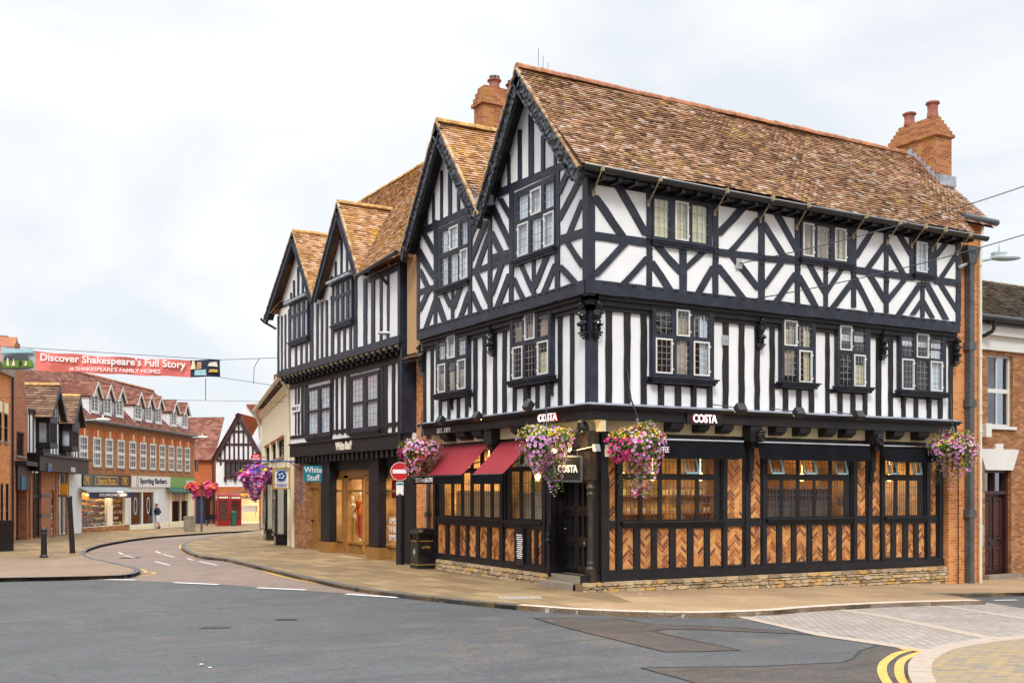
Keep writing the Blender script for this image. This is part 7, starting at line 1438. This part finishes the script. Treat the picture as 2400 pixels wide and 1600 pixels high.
WH=Pl(tuple((EO+FV*10).xy),(RV.x,RV.y)); m=MB(); q=lambda x,y: WH.uv('P',x,y); m.prism(WH,[q(490,900),q(900,900),q(900,520),q(742,350),q(570,118),q(490,225)],-5,0); wt=thing('white_gable_house','plain white rendered gable house behind the brown timbered gable','building',WH.w(q(560,500)[0],0,0)); m.build('wall','white_render',wt); m=MB(); a=q(570,118); b=q(760,375); up=Vector((0,0,1)); m.prism(WH,[a,(a[0]+6,a[1]),(b[0]+4,b[1]),(b[0],b[1])],.0,.2); m.build('roof','roof_tile_far',wt); m=MB(); a=WH.w(*a,0.1); ridge(m,a,a+RV*7,.12,.4); m.build('ridge_tiles','ridge_tile',wt)
# telephone boxes
def phone(px,py,label,rz=.45):
    p=grd(px,py); t=thing('telephone_box',label,'telephone box',p,'red telephone boxes'); t.rotation_euler=(0,0,rz-math.radians(30)); s=.45
    m=MB(); m.box((-s,-s,0),(s,s,.12)); m.box((-s,-s,2.15),(s,s,2.4))
    for i in(-1,1):
        for j in(-1,1): m.box((i*s*.9-.05,j*s*.9-.05,.1),(i*s*.9+.05,j*s*.9+.05,2.2))
    for d,z0,z1 in((-s,.12,.42),(-s,2.0,2.2)): m.box((-s,-s,z0),(s,-s+.06,z1)); m.box((-s,-s,z0),(-s+.06,s,z1)); m.box((s-.06,-s,z0),(s,s,z1)); m.box((-s,s-.06,z0),(s,s,z1))
    for k in range(1,8):
        z=.42+k*.2; m.box((-s,-s+.01,z-.015),(s,-s+.04,z+.015)); m.box((-s+.01,-s,z-.015),(-s+.04,s,z+.015)); m.box((s-.04,-s,z-.015),(s-.01,s,z+.015))
    for x in(-.2,.2): m.box((x-.015,-s+.01,.42),(x+.015,-s+.04,2)); m.box((-s+.01,x-.015,.42),(-s+.04,x+.015,2)); m.box((s-.04,x-.015,.42),(s-.01,x+.015,2))
    m.build('frame','phone_red',t,local=1); m=MB(); m.lathe((0,0,2.38),[(s*1.38,0),(s*1.3,.08),(s*1.0,.16),(s*.5,.22),(.01,.24)],4); m.build('domed_roof','phone_red',t,local=1)
    m=MB(); m.box((-s*.8,-s-.012,2.2),(s*.8,-s,2.34)); m.box((-s-.012,-s*.8,2.2),(-s,s*.8,2.34)); m.build('crown_panel','cream_pipe',t,local=1); m=MB(); m.box((-s+.05,-s+.05,.12),(s-.05,-s+.06,2.1)); m.box((-s+.05,-s+.05,.12),(-s+.06,s-.05,2.1)); m.box((s-.06,-s+.05,.12),(s-.05,s-.05,2.1)); m.build('pane','glass_dark',t,local=1); m=MB(); m.box((-.3,.1,.2),(.3,.35,2)); m.build('telephone_panel','grey_pipe',t,local=1); return t
phone(521,1232,'nearer red telephone box, left one of the pair by the lit arch'); phone(550,1230.5,'red telephone box on the right, partly behind the other by the arch')
p=grd(547,1232); m=MB(); m.lathe((0,0,0),[(.2,0),(.2,.9),(.24,.95),(.24,1.1),(.12,1.2)],12); o=m.build('litter_bin','dark_green'); o.location=p; tag(o,'dark green round litter bin between the red telephone boxes','litter bin')
t=thing('park_bench','black slatted bench beside the red telephone boxes','bench',grd(502,1231)); m=MB(); m.box((-.7,-.2,.42),(.7,.22,.46)); m.build('seat','black_metal',t,local=1); m=MB(); m.box((-.7,.2,.5),(.7,.24,.9)); m.build('backrest','black_metal',t,local=1); m=MB(); m.mark(); m.box((-.62,-.2,0),(-.56,.22,.42)); m.mark(); m.box((.56,-.2,0),(.62,.22,.42)); m.each('leg','black_metal',t,local=1)
# flower pole
p=grd(472.5,1246); t=thing('flower_pole','thin grey pole carrying red and orange flower baskets by the kerb','flower pole',p); m=MB(); m.lathe(p,[(.06,0),(.05,3.0)],8); m.build('pole','grey_pipe',t)
random.seed(31)
def palF(v,p): return random.choice((('fl_red',.1),('fl_orange',.1),('fl_magenta',.11))) if v.z>-.2 else ('fl_magenta',.07)
for dx,lb in((-.5,'left'),(.5,'right')): basket('red and orange flower basket on the %s side of the thin grey pole'%lb,p+RV*dx+Vector((0,0,2.75)),.42,.62,palF,.38,40+int(dx*2),0,group='baskets on the flower pole')
random.seed(3)
# person in the barber doorway
def person(p,label):
    t=thing('person',label,'person',p); V=[(0,0,.93),(0,0,1.12),(0,0,1.38),(-.03,0,1.5),(-.06,0,1.6),(-.07,0,1.68),(0,.17,1.4),(.12,.27,1.14),(-.06,.2,1.02),(0,-.17,1.4),(-.14,-.2,1.22),(-.26,-.1,1.42),(-.0,.09,.88),(.02,.1,.5),(.06,.08,.08),(-.08,.08,.03),(0,-.09,.88),(.06,-.06,.5),(.2,.0,.08),(.07,.0,.03)]
    Ed=[(0,1),(1,2),(2,3),(3,4),(4,5),(2,6),(6,7),(7,8),(2,9),(9,10),(10,11),(0,12),(12,13),(13,14),(14,15),(0,16),(16,17),(17,18),(18,19)]
    Rd=[.15,.14,.15,.06,.085,.09,.065,.045,.03,.065,.045,.03,.09,.06,.045,.04,.09,.06,.045,.04]
    me=bpy.data.meshes.new('body'); me.from_pydata(V,Ed,[]); o=bpy.data.objects.new('tmpb',me); COL.objects.link(o); md=o.modifiers.new('s','SKIN'); 
    for i,r in enumerate(Rd): me.skin_vertices[0].data[i].radius=(r,r)
    me.skin_vertices[0].data[0].use_root=True; o.modifiers.new('d','SUBSURF').levels=2
    dg=bpy.context.evaluated_depsgraph_get(); ev=bpy.data.meshes.new_from_object(o.evaluated_get(dg)); bpy.data.objects.remove(o)
    def sub(name,mat,cond,grow,par):
        bm=bmesh.new(); bm.from_mesh(ev); bmesh.ops.delete(bm,geom=[f for f in bm.faces if not cond(f.calc_center_median())],context='FACES')
        for v in bm.verts: v.co+=v.normal*grow
        n=bpy.data.meshes.new(name); bm.to_mesh(n); bm.free(); n.materials.append(MT[mat]); q=bpy.data.objects.new(name,n); COL.objects.link(q); q.parent=par; n.polygons.foreach_set('use_smooth',[True]*len(n.polygons)); return q
    sub('body','skin',lambda c:True,0,t); sub('polo_shirt','navy',lambda c:.9<c.z<1.47 and abs(c.y)<.3 and c.x>-.17,.018,t); sub('shorts','cloth_white',lambda c:.48<c.z<.95 and abs(c.y)<.2,.022,t); sub('shoes','navy',lambda c:c.z<.11,.014,t)
    m=MB(); m.blob((-.05,0,1.7),.095,.09,.09); m.build('hair','dark_brown_door',t,local=1); t.rotation_euler=(0,0,math.radians(-35)); return t
person(grd(369,1238),'person in a navy polo shirt and white shorts leaning in the white shop doorway')
# ================================================================ banner, wires, far lamps
BN=Pl(tuple(at(300,1148,46).xy),(RV.x,RV.y)); bn=thing('street_banner','long red banner with white lettering hung on wires across the street','banner',BN.w(0,7,0))
topn=[(3,811),(83,823),(200,832),(300,838),(400,843),(515,843)]; botn=[(3,864),(83,868),(200,873),(300,878),(400,882),(516,884)]
def itp(P,x):
    for a,b in zip(P,P[1:]):
        if a[0]<=x<=b[0]: return a[1]+(b[1]-a[1])*(x-a[0])/(b[0]-a[0])
    return P[-1][1]
def bpiece(name,x0,x1,mat,n=0):
    m=MB(); k=max(2,int((x1-x0)/8)); G=[]
    for i in range(k+1):
        x=x0+(x1-x0)*i/k; row=[]
        for j in range(4):
            y=itp(topn,x)+(itp(botn,x)-itp(topn,x))*j/3+1.2*math.sin(x*.06); u,z=BN.uv('n',x,y); row.append(BN.w(u,z,n+.05*math.sin(x*.05+j)))
        G.append(row)
    for i in range(k):
        for j in range(3): m.quad(G[i][j],G[i+1][j],G[i+1][j+1],G[i][j+1])
    return m.build(name,mat,bn,smooth=True)
bpiece('banner_cloth',82,446,'banner_red'); pl_=bpiece('picture_panel',3,82,'copper'); pr_=bpiece('picture_panel',446,516,'navy')
def bq(par,x0,y0,x1,y1,mat,n=.09,name='picture_shape'):
    u0,z1=BN.uv('n',x0,y0); u1,z0=BN.uv('n',x1,y1); m=MB(); m.prism(BN,[(u0,z0),(u1,z0+R(-.04,.04)),(u1-R(0,.05),z1),(u0+R(0,.1),z1+R(-.04,.04))],n,n+.003+R(0,.004)); m.build(name,mat,par)
bq(pl_,6,845,80,862,'leaf'); bq(pl_,10,832,70,845,'grey_pipe',.1); bq(pl_,18,840,24,856,'cream',.11); bq(pl_,30,842,38,858,'cream',.11); bq(pl_,46,846,54,858,'timber',.11); bq(pl_,60,846,66,858,'cream',.11); bq(pl_,4,818,80,828,'blue_paint',.1)
bq(pr_,448,847,460,866,'curtain_gold',.1); bq(pr_,462,848,474,866,'skin',.1); bq(pr_,458,866,486,880,'blue_paint',.11); bq(pr_,488,848,512,858,'cream_pipe',.1); bq(pr_,490,866,512,872,'mustard',.1)
def btext(s,x0,x1,y0,y1,h,bold,sl):
    u0,z0=BN.uv('n',x0,y0); u1,z1=BN.uv('n',x1,y1); o=text('banner_lettering',s,BN,(u0+u1)/2,(z0+z1)/2,.1,h,'text_white',bn,.003,bold,wid=u1-u0)
    for v in o.data.vertices:
        q=(v.co-BN.o).dot(BN.d); v.co.z+=(z1-z0)*(q-(u0+u1)/2)/(u1-u0)
btext("Discover Shakespeare's Full Story",97,437,839,857,.42,.018,0); btext("at SHAKESPEARE'S FAMILY HOMES",165,378,863,871,.17,.008,0)
m=MB(); w0=at(656,838,43); w1=at(-60,800,46); tr=BN.w(*BN.uv('n',516,843)); tl_=BN.w(*BN.uv('n',3,811)); br=BN.w(*BN.uv('n',516,884)); m.path([w0,tr,tl_,w1],.012,5); m.tube(br,at(655,905,43),.01,seg=4); m.tube(BN.w(*BN.uv('n',482,886)),BN.w(*BN.uv('n',482,938)),.015,seg=4); m.tube(at(-60,930,46),at(665,941,46),.008,seg=4); m.path([w0+(tr-w0)*.15,w0+(tr-w0)*.33-Vector((0,0,.0)),at(596,860,44),at(594,900,44)],.012,4); m.build('support_wire','black_metal',bn)
def cable(label,a,b,sag=.3):
    m=MB(); pts=[a.lerp(b,i/16)-Vector((0,0,sag*4*(i/16)*(1-i/16))) for i in range(17)]; m.path(pts,.012,4); tag(m.build('overhead_cable','black_metal'),label,'cable')
cable('overhead cable from the upper wall plate rising past the gutter',R2.w(*R2.uv('1',1460,1010,.1),.1),at(2470,412,26),.15); cable('overhead cable from the jetty beam plate rising past the street lamp',R2.w(*R2.uv('1',1455,1358,.1),.1),at(2470,528,26),.15)
def farlamp(px,py,d,label):
    c_=at(px,py,d); t=thing('street_lamp',label,'street lamp',c_); m=MB(); m.blob(c_,.45,.16,.1,10,6,ax=(RV,FV,Vector((0,0,1)))); m.tube(c_,c_+Vector((0,0,.3)),.05); m.build('lamp_head','white_paint',t); m=MB(); m.tube(c_-RV*.3,c_-RV*1.8-Vector((0,0,.1)),.04); m.build('lamp_arm','galv',t)
farlamp(241,983,62,'pale street lamp on an arm below the dormers, nearer one'); farlamp(474,1024,84,'pale street lamp on an arm by the end of the dormered building')
# ================================================================ terraces facing the junction (unseen, added outside the frame for the windows to reflect)
def terrace(name,label,o,d,L,H,mat):
    pl=Pl(o,d); t=thing(name,label,'building',pl.w(0,0,0)); m=MB(); k=int(L/2.6); hl=[R4(1+i*2.6,2.1+i*2.6,z,z+1.7) for i in range(k) for z in(1.0,4.2,7.2) if z+2<H]
    m.prism(pl,R4(0,L,-.5,H),-8,0,hl,back=True); m.build('brick_wall',mat,t); m=MB()
    for h in hl: m.prism(pl,h,-.15,-.1,[R4(h[0][0]+.08,h[1][0]-.08,h[0][1]+.08,h[2][1]-.08)]); m.rect(pl,h[0][0],h[1][0],h[0][1]+.8,h[0][1]+.86,-.14,-.09)
    m.build('window_frames','white_paint',t); m=MB(); [m.rect(pl,h[0][0],h[1][0],h[0][1],h[2][1],-.3,-.2) for h in hl]; m.build('panes','glass_dark',t); m=MB(); m.add([pl.w(-.3,H,.4),pl.w(L+.3,H,.4),pl.w(L+.3,H+3,-4),pl.w(-.3,H+3,-4),pl.w(L+.3,H,-8.4),pl.w(-.3,H,-8.4)],[(0,1,2,3),(3,2,4,5),(0,3,5),(1,4,2)]); m.build('roof','roof_tile_far',t)
q0=CAM-RV*21.5+FV*2; terrace('reflected_terrace','red brick terrace left of the junction, added out of view for reflections',(q0.x,q0.y),(FV.x,FV.y),39,8.2,'brick_red')
q0=CAM-RV*14-FV*13; terrace('reflected_terrace','brown brick terrace behind the viewpoint, added out of view for reflections',(q0.x,q0.y),(RV.x,RV.y),34,8.5,'brick_brown')
terrace('reflected_terrace','orange brick terrace across the side road, added out of view for reflections',(9,-24),(1,-.1),30,8.5,'brick_georgian')
